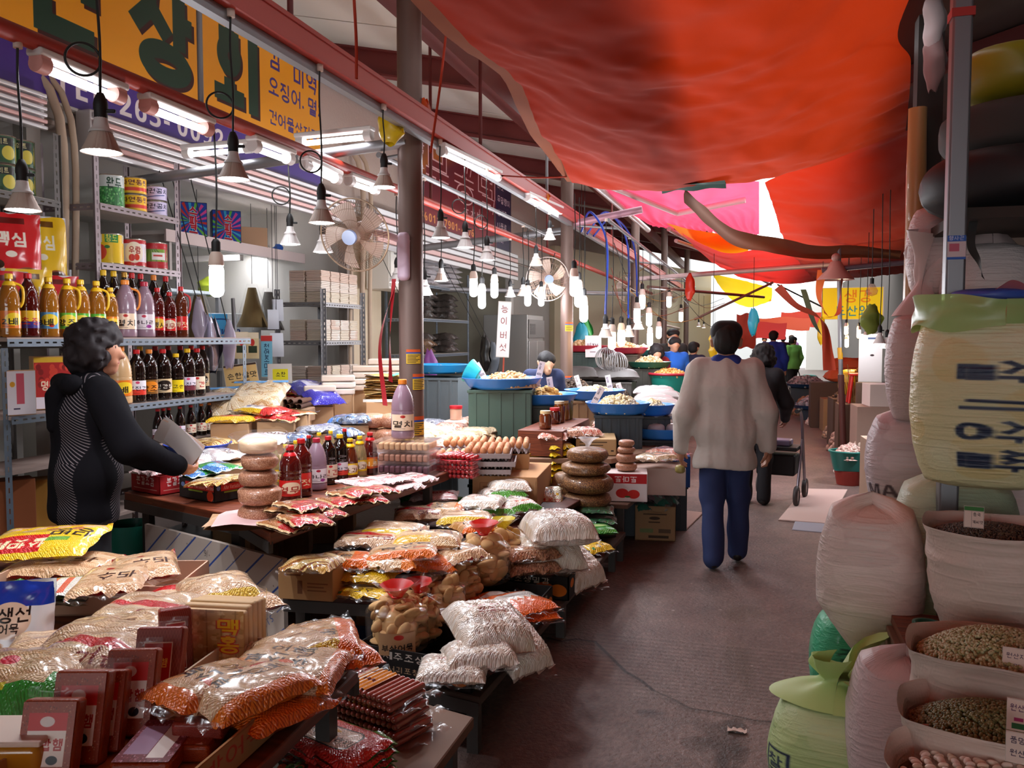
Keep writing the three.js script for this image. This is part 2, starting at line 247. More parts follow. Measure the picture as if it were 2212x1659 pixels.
// ---------- pillars, shutters, pipes ----------
const rust=M(0x77625a,0.5,{metalness:0.35});
function pole(px,x,z,r,top,label,bot=0){
  const o=thing('steel_pole',label,'pole',V(x,bot,z));mesh('shaft',cyl(r,r,top-bot,0,0,0,28),rust,o);mesh('collar',cyl(r*1.05,r*1.05,0.03,0,(top-bot)*0.72,0,28),rust,o);return o;
}
const pole1=pole(0,-2.13,-4.9,0.078,3.9,'rusty brown steel pole carrying the wall fan, stickers near its foot');
const pole2=pole(0,-2.07,-9.1,0.07,4.0,'grey steel pole behind the honey jars with an outlet box');
const pole3=pole(0,-2.0,-13.9,0.07,4.0,'grey steel pole behind the stacked plastic bags'),pole4=pole(0,-2.0,-18.3,0.07,4,'rusty pole beside the basin of yellow nuts'),pole5=pole(0,-1.95,-23.5,0.07,4,'far steel pole beside the small reflector lamps');
{const s=print('polesticker',60,90,(c,w,h)=>{fill(c,'#d9b12c',0,0,w,h);fill(c,'#d2571e',0,0,w,18);fill(c,'#2c4c9c',0,18,w,10);c.fillStyle='#222';for (let i=0;i<6;i++) fill(c,'#222',5,34+i*9,50-(i % 3)*8,4);});
  const band=(h,y,a0,al,r,uvr,p,n)=>mesh(n,uvTo(new THREE.CylinderGeometry(r,r,h,16,1,true,a0,al).translate(0,y,0),uvr),pPaper,p);
  band(.12,1.02,-.2,1.9,.0805,s,pole1,'sticker');band(.1,1.3,0.5,1.4,.0805,s,pole1,'sticker');band(.09,1.46,0,1.2,.0805,s,pole1,'sticker');band(.1,1.1,0,1.8,.0725,s,pole2,'sticker');band(.1,1.7,0,1.8,.0725,s,pole2,'sticker');band(.12,1.3,0,1.8,.0725,s,pole3,'sticker');band(.1,.9,0,1.8,.0725,s,pole4,'sticker');}
// long red beam with grey channel under it, carried by the poles
{const o=thing('light_beam','long red steel beam with a grey channel below, lamps hang from it','beam',V(-2,2.88,-10));mesh('beam',box(0.07,0.1,25,0,0.03,0),redPaint,o);mesh('lip',box(.085,.02,25,0,.085,0),redPaint,o);mesh('channel',box(0.045,0.045,25,-0.03,-0.045,0),galv,o);}
{const o=thing('light_batten','thin red pipe batten carrying fluorescent tubes along the shop fronts','pipe',V(-2.6,2.68,-10));mesh('pipe',bar(V(0,0,-11),V(0,0,11),0.035),redPaint,o);}
const pipeAcross=(a,b,r,m,l)=>{const o=tag(mesh('cross_pipe',bar(a,b,r),m),l,'pipe');return o;};
pipeAcross(V(-4.25,2.66,-4.85),V(-2.13,2.8,-4.85),0.035,galv,'grey pipe from the rusty pole to the shop front carrying two tubes');
pipeAcross(V(-4.25,2.6,-9.15),V(-2.07,2.78,-9.15),0.04,galv,'grey pipe from the second pole to the purple sign');
pipeAcross(V(-4.25,2.25,-10.8),V(-1.9,2.3,-13.9),0.035,galv,'thin grey pipe slanting behind the second fan');
pipeAcross(V(-2.05,2.85,-9.2),V(-1.25,2.98,-9.2),0.04,M(0xb98a98,.5,{metalness:.4}),'pinkish pipe crossing the lane under the pink roof');
pipeAcross(V(-2.0,2.55,-13.9),V(1.2,2.75,-14.2),0.04,M(0xb9a2a2,.5,{metalness:.4}),'grey pipe crossing the lane by the yellow awning');
{const o=thing('light_batten','thin grey pipe carrying the bulbs of the nut stalls','pipe',V(-1.5,2.78,-14.5));mesh('pipe',bar(V(0,0,-6),V(0,0,6),.02),galv,o);for (const z of [5.3,.6,-3.8]) mesh('bracket',bar(V(0,0,z),V(-.55,.06,z),.014),galv,o);}
{const o=thing('light_batten','short pipe carrying the bulbs near the mushroom board','pipe',V(-2.3,2.72,-7));mesh('pipe',bar(V(0,0,-2.2),V(0,0,2.2),.018),galv,o);mesh('bracket',bar(V(0,0,-2.1),V(.24,.02,-2.1),.012),galv,o);mesh('bracket',bar(V(0,0,2.1),V(.2,.02,2.1),.012),galv,o);}
// drop rods from rafters to beam
for (const [x,z,l] of [[-2,-3.3,0],[-2.62,-3.5,0],[-2,-5.9,0],[-2.6,-6.4,0],[-2,-7.9,0],[-2.6,-10.3,0],[-2,-11.6,0]]) tag(mesh('hanger_rod',bar(V(x,x<-2.5?2.7:2.9,z),V(x,roofL(x)+.005,z),0.014,8),z===-3.5||z===-7.9?galv:maroon),'thin steel hanger rod from the roof to the lamp beams','rod','hanger rods');
// shop front posts and conduits
for (const [z,w,m,l] of [[-3.98,.1,M(0x8b837b,.5,{metalness:.3}),'grey steel door post left of the can shelf'],[-7.95,.14,M(0x857a72,.6),'grey post beside the stacked rice cake shelf'],[-13.95,.16,M(0xb9b4ae,.5),'pale post beside the mushroom sign'],[-2.85,.12,M(0x57504c,.6),'dark post at the coffee bag shelf']]){const o=tag(mesh('door_post',box(.1,2.95,w,-4.2,1.475,z),m),l,'post');o.userData.kind='structure';}
for (const [z,x,r,y1] of [[-4.1,-4.1,.028,3.2],[-4.17,-4.08,.02,3.2],[-8.1,-4.1,.03,3.6],[-8.2,-4.06,.024,3.6],[-7.82,-4.1,.02,2.95]]) tag(mesh('conduit_pipe',tube([V(x,0,z),V(x+.01,y1*.5,z),V(x,y1-.2,z),V(x-.08,y1,z+.1)],r,20,8),M(0xb39c86,.7)),'beige conduit running up the post of the shop front','conduit','conduits on the shop front');
function shutter(z0,z1,y0,y1,label){
  const o=thing('roller_shutter',label,'shutter',V(-4.06,y0,(z0+z1)/2)),L=z0-z1,n=6;
  mesh('shutter_box',box(.12,y1-y0-.02,L,-.03,(y1-y0)/2+.02,0,.01),M(0xc9c2c0,.35,{metalness:.5}),o);
  for (let i=0;i<n;i++) mesh('slat',box(.03,(y1-y0)/n-.012,L-.02,.05,(i+.5)*(y1-y0)/n,0,.008),i % 3===1?M(0xd7a9a4,.3,{metalness:.35}):M(0xd9d5d6,.3,{metalness:.5}),o);
  return o;
}
shutter(-4.3,-7.8,2.72,3.0,'rolled up pinkish steel shutter above the first shop');
shutter(-8.3,-13.8,2.55,3.0,'rolled up grey steel shutter above the mushroom shop');
shutter(-2.3,-3.95,2.78,3.0,'short pink shutter box above the coffee shelf');

// ---------- awnings over the lane ----------
const tarpMat=(col,tr=0.5)=>M(col,1,{transmission:tr,thickness:0,specularIntensity:.25});
const weave=noiseTex(256,(u,v)=>g3(128+60*Math.sin(u*402)+60*Math.sin(v*402)));
const orange=tarpMat(0xc63812,.4),red2=tarpMat(0xcf3012,0.45);
const pts=(rows)=>rows.map((r)=>r.map((p)=>(p.isVector3?p:onY(p[0],p[1],p[2]))));
const nearRows=pts([
  [V(-1.1,2.95,9),V(-.5,2.85,9),V(.2,2.85,9),V(.95,3.1,9)],[V(-1.1,2.95,0),V(-.4,2.8,0),V(.2,2.8,0),V(.75,3.1,0)],
  [[918,0,2.92],[1280,0,2.76],[1640,0,2.78],[1965,0,3.08]],[[1108,168,2.96],[1330,165,2.77],[1650,150,2.8],[1968,120,3.1]],[[1178,300,2.92],[1390,295,2.73],[1680,275,2.81],[1964,212,3.11]],[[1236,394,2.86],[1455,409,2.74],[1700,373,2.84],[1956,282,3.12]]]);
tag(mesh('awning_tarp',patch(nearRows,120,120,.05,2.4),orange),'huge orange red awning sagging over the near end of the lane','awning');
tag(mesh('awning_tarp',patch(pts([[[1652,392,3.0],[1740,352,3.02],[1850,318,3.06],[1990,275,3.2]],[[1672,455,2.9],[1770,440,2.88],[1860,430,2.92],[1985,400,3.15]],[[1705,540,2.82],[1790,545,2.76],[1870,545,2.8],[1975,530,3.05]],[[1760,604,2.85],[1830,600,2.8],[1890,598,2.85],[1960,590,3.1]]]),50,50,0.05,2),red2),'second bright red awning hanging behind the brown strap','awning');
tag(mesh('awning_tarp',patch(pts([[[1470,500,3.05],[1560,545,2.85],[1650,540,2.85],[1720,545,2.9]],[[1530,560,3.0],[1600,580,2.85],[1680,580,2.85],[1740,580,2.9]],[[1600,600,3.0],[1680,612,2.9],[1720,612,2.9],[1765,606,2.95]]]),40,40,0.03,1.5),tarpMat(0xe0281e,.55)),'third red awning beneath the grey poles farther down the lane','awning');
tag(mesh('awning_tarp',patch(pts([[[1440,482,3.2],[1520,500,3.12],[1625,510,3.2]],[[1490,520,3.12],[1560,545,3.0],[1618,535,3.1]],[[1530,548,3.1],[1590,563,3.02],[1612,556,3.05]]]),24,24,0.02,2),tarpMat(0xf2c417,.5)),'yellow awning between the pink roof and the red awning','awning');
tag(mesh('awning_tarp',patch(pts([[[1538,592,3.3],[1600,604,3.2],[1668,622,3.2]],[[1560,625,3.1],[1610,632,3.0],[1668,638,3.1]],[[1585,652,2.9],[1620,664,2.75],[1666,650,2.9]]]),24,24,0.03,1.5),tarpMat(0xf0c91c,.5)),'bright yellow awning deep in the lane above the man with the cap','awning');
{const pk=patch(pts([[[1290,405,3.35],[1450,400,3.4],[1640,390,3.45]],[[1350,450,3.3],[1480,450,3.35],[1640,450,3.42]],[[1410,488,3.25],[1520,500,3.3],[1640,508,3.4]]]),120,20),p=pk.attributes.position;for (let i=0;i<p.count;i++) p.setY(i,p.getY(i)+0.018*Math.sin(p.getZ(i)*38));pk.computeVertexNormals();
  tag(mesh('corrugated_roof_sheet',pk,tarpMat(0xf2587c,.55)),'pink corrugated translucent roof sheet beyond the orange awning','roof sheet');}
tag(mesh('awning_liner',patch(pts([[V(-1.2,3.0,9),V(-.75,2.98,9),V(-.3,2.95,9)],[V(-1.2,3.0,0),V(-.75,2.95,0),V(-.3,2.92,0)],[[880,0,3.0],[1180,0,2.95],[1460,0,2.88]],[[1080,165,3.03],[1240,165,2.95],[1490,158,2.88]],[[1150,300,3.0],[1280,297,2.92],[1515,285,2.86]],[[1225,390,2.95],[1330,396,2.9],[1540,398,2.86]]]),40,40,.03,2.4),M(0x8a4a2a,.95)),'old brown canvas laid on top of the left half of the orange awning','tarp');
// brown strap of rolled tarp crossing the lane
{const s=[[1478,420,2.72],[1530,470,2.68],[1600,518,2.62],[1680,532,2.62],[1760,545,2.64],[1850,545,2.7],[1945,552,2.78]].map((p)=>onY(...p)),cv=new THREE.CatmullRomCurve3(s);
  tag(mesh('tarp_strap',sheet(60,8,(u,v)=>{const p=cv.getPoint(u),w=0.11+0.07*Math.sin(u*3);p.y+=(v-.5)*w+.01*noise(u*14,v*3);p.z+=.05*Math.sin(v*5+u*4);return p;}),M(0x7a4324,.9,{transmission:.12,thickness:0})),'dark brown rolled tarp strap sagging across the lane','strap');
  const k=onY(1482,405,2.74);tag(mesh('tarp_patch',sheet(16,8,(u,v)=>V(k.x-.2+u*.5,k.y+.005+.02*noise(u*4,v*4),k.z+(v-.5)*.3+.1*u)),M(0x2d4f48,.7)),'dark green patch on the edge of the orange awning','patch');}
const longPole=(a,b,r,m,l)=>tag(mesh('awning_pole',bar(a,b,r),m),l,'pole');
longPole(onY(1280,395,3.3),onY(1400,497,3.25),.04,M(0xcfc6c4,.4,{metalness:.4}),'pale pole along the edge of the pink roof sheet');
longPole(onY(1310,400,3.35),onY(1460,460,3.25),.035,M(0xd9b8bc,.4),'pinkish pole under the pink roof sheet');longPole(onY(1462,461,3.25),onY(1610,432,3.36),.04,M(0xe0b4b8,.4),'short pinkish pole across the pink roof sheet');
longPole(onY(1445,495,3.2),onY(1665,615,3.0),.035,M(0xa98a86,.45),'brownish pole under the third red awning');longPole(onY(1460,520,3.05),onY(1670,595,2.95),.03,M(0xb39a95,.45),'thin grey pole below the third red awning');longPole(onY(1610,556,3),onY(1750,578,2.95),.02,M(0xeae2e0,.4),'thin white pole above the third red awning');longPole(onY(1400,620,2.4),onY(1650,642,2.55),.03,M(0x6b4b40,.6),'brown wooden pole below the yellow awning');longPole(onY(1500,690,1.95),onY(1670,610,2.7),.025,M(0x6b4b40,.6),'slanting brown stick under the yellow awning');
longPole(onY(1680,615,2.8),onY(1830,690,2.1),.02,M(0x5a4640,.6),'dark stick slanting over the garlic stalls');longPole(onZ(1775,584,-10),onZ(1965,566,-10),.03,M(0x5b4a52,.5),'dark horizontal bar carrying the bell lamp');
// ties and twisted awning strips at the far right
const ribbon=(ps,w,m,n,l,c,ph=0)=>{const cv=new THREE.CatmullRomCurve3(ps);return tag(mesh(n,sheet(40,4,(u,v)=>{const p=cv.getPoint(u),a=u*2.2+ph;p.x+=Math.cos(a)*w*(v-.5);p.y+=Math.sin(a)*w*(v-.5)*.5;p.z+=Math.sin(a)*w*(v-.5);return p;}),m),l,c);};
ribbon([onZ(1776,583,-10),onZ(1770,640,-10),onZ(1785,680,-10)],.1,tarpMat(0xf07a40,.4),'awning_strip','pale orange strip of torn awning hanging by the bell lamp','strip');ribbon([onZ(1785,685,-10),onZ(1808,680,-10),onZ(1815,640,-10),onZ(1820,582,-10)],.09,M(0xc0431c,.8),'awning_strip','dark orange looped strip below the bell lamp','strip');
ribbon([atD(1680,620,11),atD(1720,660,11),atD(1775,690,11),atD(1788,760,11),atD(1792,800,11)],.16,M(0xa8391d,.8),'awning_strip','long rust red strip of awning draped down to the garlic stall','strip',1);
ribbon([atD(1735,625,12),atD(1760,700,12),atD(1780,730,12)],.08,M(0x3f4b34,.8),'awning_strip','dark green strip hanging in the bright gap','strip');

// ---------- lamps ----------
const WHITE=0xf4f7ff,black=M(0x17150f,0.5),blackRub=M(0x1b1a1a,0.6),cream=M(0xd9c3b4,0.45),whitePl=M(0xe6e0dc,0.4);
function finned(R,H){// ribbed reflector lamp housing
  const prof=[[.2,1],[.27,.97],[.31,.8],[.36,.66],[.46,.6],[.6,.45],[.8,.2],[.97,.03],[1,0]];
  const g=lathe(prof.map(([r,y])=>[r*R,y*H]),48),p=g.attributes.position;
  for (let i=0;i<p.count;i++){const x=p.getX(i),z=p.getZ(i),y=p.getY(i)/H;if (y<.62&&y>.02){const k=1-0.1*(0.5+0.5*Math.cos(Math.atan2(z,x)*24));p.setX(i,x*k);p.setZ(i,z*k);}}
  g.computeVertexNormals();return g;
}
const housingG=finned(.062,.115),neckG=lathe([[.0125,.118],[.019,.112],[.0215,.095],[.025,.078],[.034,.07],[.037,.064],[.034,.062]],28),lensG=lathe([[0,-.004],[.04,-.003],[.058,.002]],32),socketG=lathe([[0,.185],[.01,.185],[.019,.165],[.022,.15],[.022,.135],[.02,.132],[.02,.108],[.018,.1]],18),keyG=box(.03,.012,.012,.03,.13,0,.004);
const lensMat=M(0xffffff,.4,{emissive:new THREE.Color(0.95,0.97,1),emissiveIntensity:5});
const REFL=3.4,BULB=1.25,TUBE=42;
function reflLamp(p,topY,label,o={}){
  const s=o.s??1,g=thing('reflector_lamp',label,'lamp',p,o.turn??0.4,o.group);
  const body=(n,geo,m)=>{const q=mesh(n,geo,m,g);q.scale.setScalar(s);return q;};
  body('lens',lensG,lensMat);body('reflector',housingG,o.pale?whitePl:cream);mesh('switch_key',keyG,blackRub,body('socket',socketG,blackRub));body('neck',neckG,whitePl);
  const L=topY-p.y,c0=.185*s;
  mesh('cord',tube([V(0,c0,0),V(.004,c0+(L-c0)*.3,.004),V(-.004,c0+(L-c0)*.7,0),V(0,L,0)],.0045,12,6),black,g);
  mesh('cord_clip',cyl(.016,.016,.03,0,L-.03,0,12),cream,g);
  if (o.loop) mesh('cord_loop',new THREE.TorusGeometry(.05,.004,6,28).rotateY(.3).translate(-.045,c0+.1,.01),black,g);
  const l=new THREE.SpotLight(WHITE,REFL*(o.k??1),0,1.12,0.7,2);l.position.set(0,-.012,0);l.target.position.set(0,-1,0);l.shadow.radius=2;g.add(l,l.target);return g;
}
const A='finned reflector lamp on a cord ';
reflLamp(onX(220,330,-2),2.86,A+'in front of the yellow sign, cord looped beside it',{loop:1});
reflLamp(onX(505,388,-2),2.86,A+'below the grey pipe with a cord loop',{loop:1});
reflLamp(onX(695,482,-2),2.86,A+'just left of the large wall fan',{loop:1});
reflLamp(onX(830,405,-2),2.86,A+'close to the rusty pole above the fan');
reflLamp(onX(50,455,-2.6),2.66,A+'over the red and yellow coffee bags');
reflLamp(onX(627,528,-2.6),2.66,'small white reflector lamp beside the blue detergent box',{loop:1,pale:1,s:.95});
reflLamp(onX(698,545,-2.6),2.66,'white reflector lamp behind the cage of the large fan',{pale:1});
reflLamp(onX(952,514,-2),2.86,A+'right of the rusty pole before the purple sign',{pale:1});
reflLamp(onX(1005,535,-2),2.86,A+'below the last tube of the purple sign',{pale:1,loop:1});
reflLamp(onX(1052,562,-2),2.86,A+'between the purple sign and the mushroom board',{pale:1,loop:1});
reflLamp(onX(953,607,-2.6),2.66,'small reflector lamp in front of the stacked white sacks',{});
reflLamp(onX(858,610,-2.6),2.66,'white reflector lamp hiding behind the rusty pole',{pale:1});
reflLamp(onX(1187,517,-2),2.82,'white reflector lamp hanging from the glowing tube by the second pole',{pale:1});
reflLamp(onX(1158,573,-2),2.82,A+'in front of the second fan',{loop:1});
reflLamp(onX(1102,641,-2.6),2.66,'small white reflector lamp left of the second fan',{pale:1});
reflLamp(onX(1130,638,-2.3),2.72,'brownish reflector lamp above the steel refrigerator');
reflLamp(onX(917,637,-2.3),2.72,'tilted white reflector lamp clipped to the rusty pole',{pale:1});
const far={group:'far reflector lamps',k:.8};
for (const [px,py,x] of [[1308,728,-1.5],[1358,727,-1.5],[1379,711,-1.5]]) reflLamp(onX(px,py,x),2.78,'reflector lamp hanging at the end of a blue cord over the nut stall',{...far,s:1.25,group:'lamps on blue cords'});
for (const [px,py] of [[1509,705],[1520,708],[1531,704],[1544,710]]) reflLamp(onX(px,py,-1.5),2.78,'small far reflector lamp in the row beside the man with the cap',far);
for (const [px,py] of [[1900,742],[1916,752]]) reflLamp(onZ(px,py,-9),3.52,'white reflector lamp over the garlic stall behind the tall sack',{pale:1,group:'garlic stall lamps'});
// bare white bulbs
const bulbG=lathe([[0,0],[.012,.001],[.028,.012],[.034,.03],[.034,.13],[.03,.15]],20),bulbBase=lathe([[.034,.15],[.036,.16],[.03,.2],[.021,.215]],20),bulbSock=lathe([[.021,.215],[.021,.26],[.012,.275],[0,.275]],16);
const bulbMat=M(0xffffff,.4,{emissive:new THREE.Color(.93,.97,1),emissiveIntensity:6}),warmMat=M(0xfff0d8,.4,{emissive:new THREE.Color(1,.8,.5),emissiveIntensity:6});
function bulb(p,topY,label,o={}){
  const s=o.s??1,q=p.clone();q.y-=.08*s;const g=thing('bulb_lamp',label,'lamp',q,0,o.group),b=(n,geo,m)=>mesh(n,geo,m,g).scale.setScalar(s);
  b('bulb',bulbG,o.warm?warmMat:bulbMat);b('bulb_base',bulbBase,cream);b('socket',bulbSock,blackRub);
  mesh('cord',tube([V(0,.27*s,0),V(.01,(topY-q.y)*.6,0),V(0,topY-q.y,0)],.0045,8,6),black,g);
  const l=new THREE.PointLight(o.warm?0xffd9a0:WHITE,BULB*(o.k??1),0,2);l.position.set(0,.09*s,0);l.shadow.radius=2;g.add(l);return g;
}
bulb(onX(468,606,-2.6),2.66,'long glowing white bulb hanging in the doorway of the first shop',{s:1.05});
for (const [px,py,x,l] of [[1023,621,-2.3,'left of the mushroom board'],[1041,647,-2.3,'lowest beside the mushroom board'],[1068,625,-2.3,'right above the mushroom board'],[1140,645,-2.3,'before the steel refrigerator'],[1169,646,-2.3,'under the second fan']]) bulb(onX(px,py,x),2.72,'glowing white tube bulb '+l);
for (const [px,py] of [[1240,618],[1250,642],[1261,675],[1322,735],[1342,730],[1402,690],[1404,732],[1423,718],[1445,652],[1471,684],[1387,652],[1376,682]]) bulb(onX(px,py,-1.5),2.78,'glowing white bulb in the cluster above the far nut stalls',{group:'bulbs above the far stalls',s:px<1300?1.1:1.25,k:.85,warm:px===1322});
for (const [px,py] of [[1828,714],[1855,721],[1829,741]]) bulb(onZ(px,py,-12.5),3.55,'warm glowing bulb over the orange onion nets',{group:'warm bulbs at the garlic stall',warm:1,s:.8});
bulb(onZ(1870,733,-11),3.6,'small white bulb beside the warm bulbs of the garlic stall',{s:.7,k:.6});
// fluorescent tubes
const tubeMat=M(0xffffff,.4,{emissive:new THREE.Color(.92,.96,1),emissiveIntensity:5});
function tubeLamp(a,b,label,o={}){// tube from a to b, fitting above it
  const g=thing('fluorescent_lamp',label,'lamp',a.clone().add(b).multiplyScalar(.5),0,o.group),d=b.clone().sub(a),L=d.length(),dz=d.clone().normalize(),dx=V(0,1,0).cross(dz).normalize();g.quaternion.setFromRotationMatrix(new THREE.Matrix4().makeBasis(dx,dz.clone().cross(dx),dz));
  mesh('tube',new THREE.CylinderGeometry(.017,.017,L,16).rotateX(Math.PI/2),tubeMat,g);
  mesh('tray',box(.075,.03,L+.12,0,.05,0,.01),whitePl,g);
  for (const s of [-1,1]) mesh('end_cap',joined([new THREE.CylinderGeometry(.034,.034,.05,18).rotateX(Math.PI/2).translate(0,.01,s*(L/2+.025)),box(.06,.06,.045,0,.03,s*(L/2+.028))]),o.pink?M(0xdf9c92,.4):whitePl,g);
  const l=new THREE.RectAreaLight(WHITE,TUBE*(o.k??1),.034,L);l.position.set(0,-.024,0);l.rotation.x=-Math.PI/2;g.add(l);return g;
}
const T2=(p0,p1,lab,o)=>tubeLamp(onX(p0[0],p0[1],-2.6),onX(p1[0],p1[1],-2.6),lab,o);
T2([100,150],[243,208],'glowing tube lamp on the red pipe below the sign telephone number',{pink:1});T2([330,238],[438,280],'second glowing tube lamp along the red pipe',{pink:1});T2([556,322],[618,345],'short looking tube lamp behind the crossing grey pipe');T2([666,363],[722,388],'tube lamp next to the small turquoise tag near the sign corner');T2([760,396],[806,412],'last tube lamp of the red pipe above the fan');
{const a=onZ(412,334,-4.8),b=onZ(530,324,-4.8);tubeLamp(a,b,'tube lamp under the left half of the grey cross pipe');} {const a=onZ(658,310,-4.8),b=onZ(788,297,-4.8);tubeLamp(a,b,'tube lamp under the right half of the grey cross pipe');}
tubeLamp(onX(958,332,-2),onX(1072,384,-2),'tube lamp on the red beam right of the rusty pole');tubeLamp(onX(1140,430,-2),onX(1208,458,-2),'tube lamp partly wrapped by an orange bag near the second pole');
{const a=onX(425,522,-5.2),b=onX(620,556,-5.2);tubeLamp(a,b,'bright tube lamp under the high shelf inside the first shop',{k:1.3});const c=a.clone(),d=b.clone();c.x-=.12;d.x-=.12;tubeLamp(c,d,'rear tube of the pair under the high shelf');}
{const z=-10.6;tubeLamp(V(-5.6,2.87,z),V(-4.8,2.87,z),'tube lamp on the ceiling of the mushroom shop',{k:1.2});}
// yellow and orange plastic bags caught on the beam
function wisp(p,w,h,m,label,n='plastic_bag',tw=1){
  const g=tag(mesh(n,sheet(18,14,(u,v)=>{const a=u*6.283,r=(.5+.2*noise(u*5,v*4,tw))*Math.pow(Math.sin(Math.PI*(.08+.86*v)),.7);return V(Math.cos(a)*r*w,(v-.5)*h+.06*h*noise(u*6,v*5,tw),Math.sin(a)*r*w*.7);}),m),label,'bag');g.position.copy(p);return g;
}
function hung(p,w,h,m,label,top,n,tw){const g=wisp(p,w,h,m,label,n,tw);mesh('hook',bar(V(0,h*.3,0),top.clone().sub(p),.004,5),black,g);return g;}
wisp(onX(845,275,-2.1),.15,.2,M(0xe8c81c,.3,{transmission:.35,thickness:0}),'shiny yellow plastic bag caught on the beam behind the rusty pole');wisp(onX(915,250,-2.05),.12,.2,M(0xe8581c,.3,{transmission:.35,thickness:0}),'orange plastic bag stuffed on the beam beside the rusty pole','plastic_bag',3);wisp(onX(1175,425,-2),.1,.12,M(0xf09030,.3,{transmission:.45,thickness:0}),'orange plastic bag wrapped over the glowing tube','plastic_bag',5);
// blue cords arching from the beam
for (const [a,t,b,l] of [[[1256,500],[1275,458],[1308,690],0],[[1268,505],[1310,458],[1358,690],1],[[1282,510],[1322,470],[1378,680],2]]){const A0=onX(...a,-1.98),B=onX(...b,-1.5),Tm=onX(...t,-1.8);tag(mesh('blue_cable',tube([A0,Tm,onX((t[0]+b[0])/2+16,t[1]+50,-1.6),B],.012,40,8),M(0x2446b4,.4)),'thick blue cable arching from the beam to a lamp','cord','blue lamp cords');}
// tangle of thin wires along the far beams
for (let i=0;i<16;i++){const x=rr(-2.6,-1.4),z=rr(-10,-19),y=rr(2.3,2.9),x2=x+rr(-.8,1),z2=z-rr(1,4),y2=y+rr(-.5,.3);tag(mesh('wire',tube([V(x,y,z),V((x+x2)/2,Math.min(y,y2)-rr(.05,.25),(z+z2)/2),V(x2,y2,z2)],.006,16,5),pick([M(0xb9853e,.6),black,M(0x9b8a7a,.6),M(0x7c3a22,.6)])),'thin sagging wire strung among the far poles','wire','wires strung among the far poles');}
for (const [a,b,l] of [[[1060,128],[1175,290],'orange rope tying the awning corner to the roof'],[[968,30],[930,330],'red twisted rope hanging from the rafter beside the rusty pole'],[[1085,380],[1225,382],'taut orange string from the purple sign to the second pole'],[[765,0],[770,170],'dark red rope hanging by the yellow sign']]) tag(mesh('rope',tube([onX(...a,-1.6),onX((a[0]+b[0])/2+2,(a[1]+b[1])/2+3,-1.6),onX(...b,-1.6)],.007,16,6),M(0xc23b1c,.7)),l,'rope');

// ---------- wall fans ----------
function fan(p,R,face,label,o={}){
  const g=thing('wall_fan',label,'fan',p);g.quaternion.setFromUnitVectors(V(0,0,1),face.clone().normalize());
  const wire=M(o.wire??0x8a6a52,.4,{metalness:.4}),bl=M(o.blade??0xe6cfc0,.35,{transmission:.15,thickness:0});
  const cage=[];for (const [z,s] of [[.05,1],[-.05,.55]]){const n=o.far?40:84;for (let i=0;i<n;i++){const a=(i/n)*6.283,tw=.18;cage.push(tube([V(Math.cos(a)*R*.22,Math.sin(a)*R*.22,z+.02*s),V(Math.cos(a+tw)*R*.7,Math.sin(a+tw)*R*.7,z),V(Math.cos(a+tw*1.3)*R,Math.sin(a+tw*1.3)*R,0)],.0011*(o.far?1.4:1),5,3));} for (const k of [.45,.75]) cage.push(new THREE.TorusGeometry(R*k,.0013,4,48).translate(0,0,z));}
  mesh('cage',joined(cage),wire,g);mesh('rim',new THREE.TorusGeometry(R,.005,8,64),M(o.rim??0xa08468,.4),g);
  for (let i=0;i<5;i++){const b=mesh('blade',sheet(10,8,(u,v)=>{const r=R*(.2+.7*v),a=(u-.5)*(.75-.1*v)+.3*v;return V(Math.cos(a)*r,Math.sin(a)*r,(u-.5)*.05);}),bl,g);b.rotation.z=i*1.2566+(o.ph??0);}
  const hub=mesh('hub',lathe([[0,.0],[R*.2,0],[R*.22,.03],[R*.17,.05],[0,.055]],28).rotateX(Math.PI/2).translate(0,0,.01),M(0xdcc7ba,.4),g);mesh('badge',new THREE.CylinderGeometry(R*.2,R*.21,.02,28).rotateX(Math.PI/2).translate(0,0,.075),M(o.badge??0x8f9ec4,.3),hub);
  mesh('motor',lathe([[0,0],[R*.28,0],[R*.3,.06],[R*.22,.13],[0,.14]],24).rotateX(-Math.PI/2).translate(0,0,-.06),M(0xdcc0b6,.4),g);
  return g;
}
{const p=onX(766,508,-2.3),pl=V(-2.13,p.y-.1,-4.9),f=fan(p,.215,EYE.clone().sub(p).normalize().add(V(-.42,-.18,.1)),'large wall fan with pale translucent blades fixed to the rusty pole',{ph:.4});
  const inv=f.quaternion.clone().invert(),L=(v)=>v.clone().sub(p).applyQuaternion(inv),brk=V(-2.1,p.y-.02,-4.81);
  mesh('arm',tube([V(0,0,-.12),L(V(-2.22,p.y+.03,-4.75)),L(brk)],.022,12,10),M(0xd8b8c0,.4),f);
  const bk=mesh('bracket',new RoundedBoxGeometry(.08,.3,.06,4,.03),M(0xcdb2c4,.35),f);bk.position.copy(L(V(-2.13,p.y-.1,-4.79)));bk.quaternion.copy(inv);}
const toEye=(p,dx,dy=0)=>EYE.clone().sub(p).normalize().add(V(dx,dy,0));
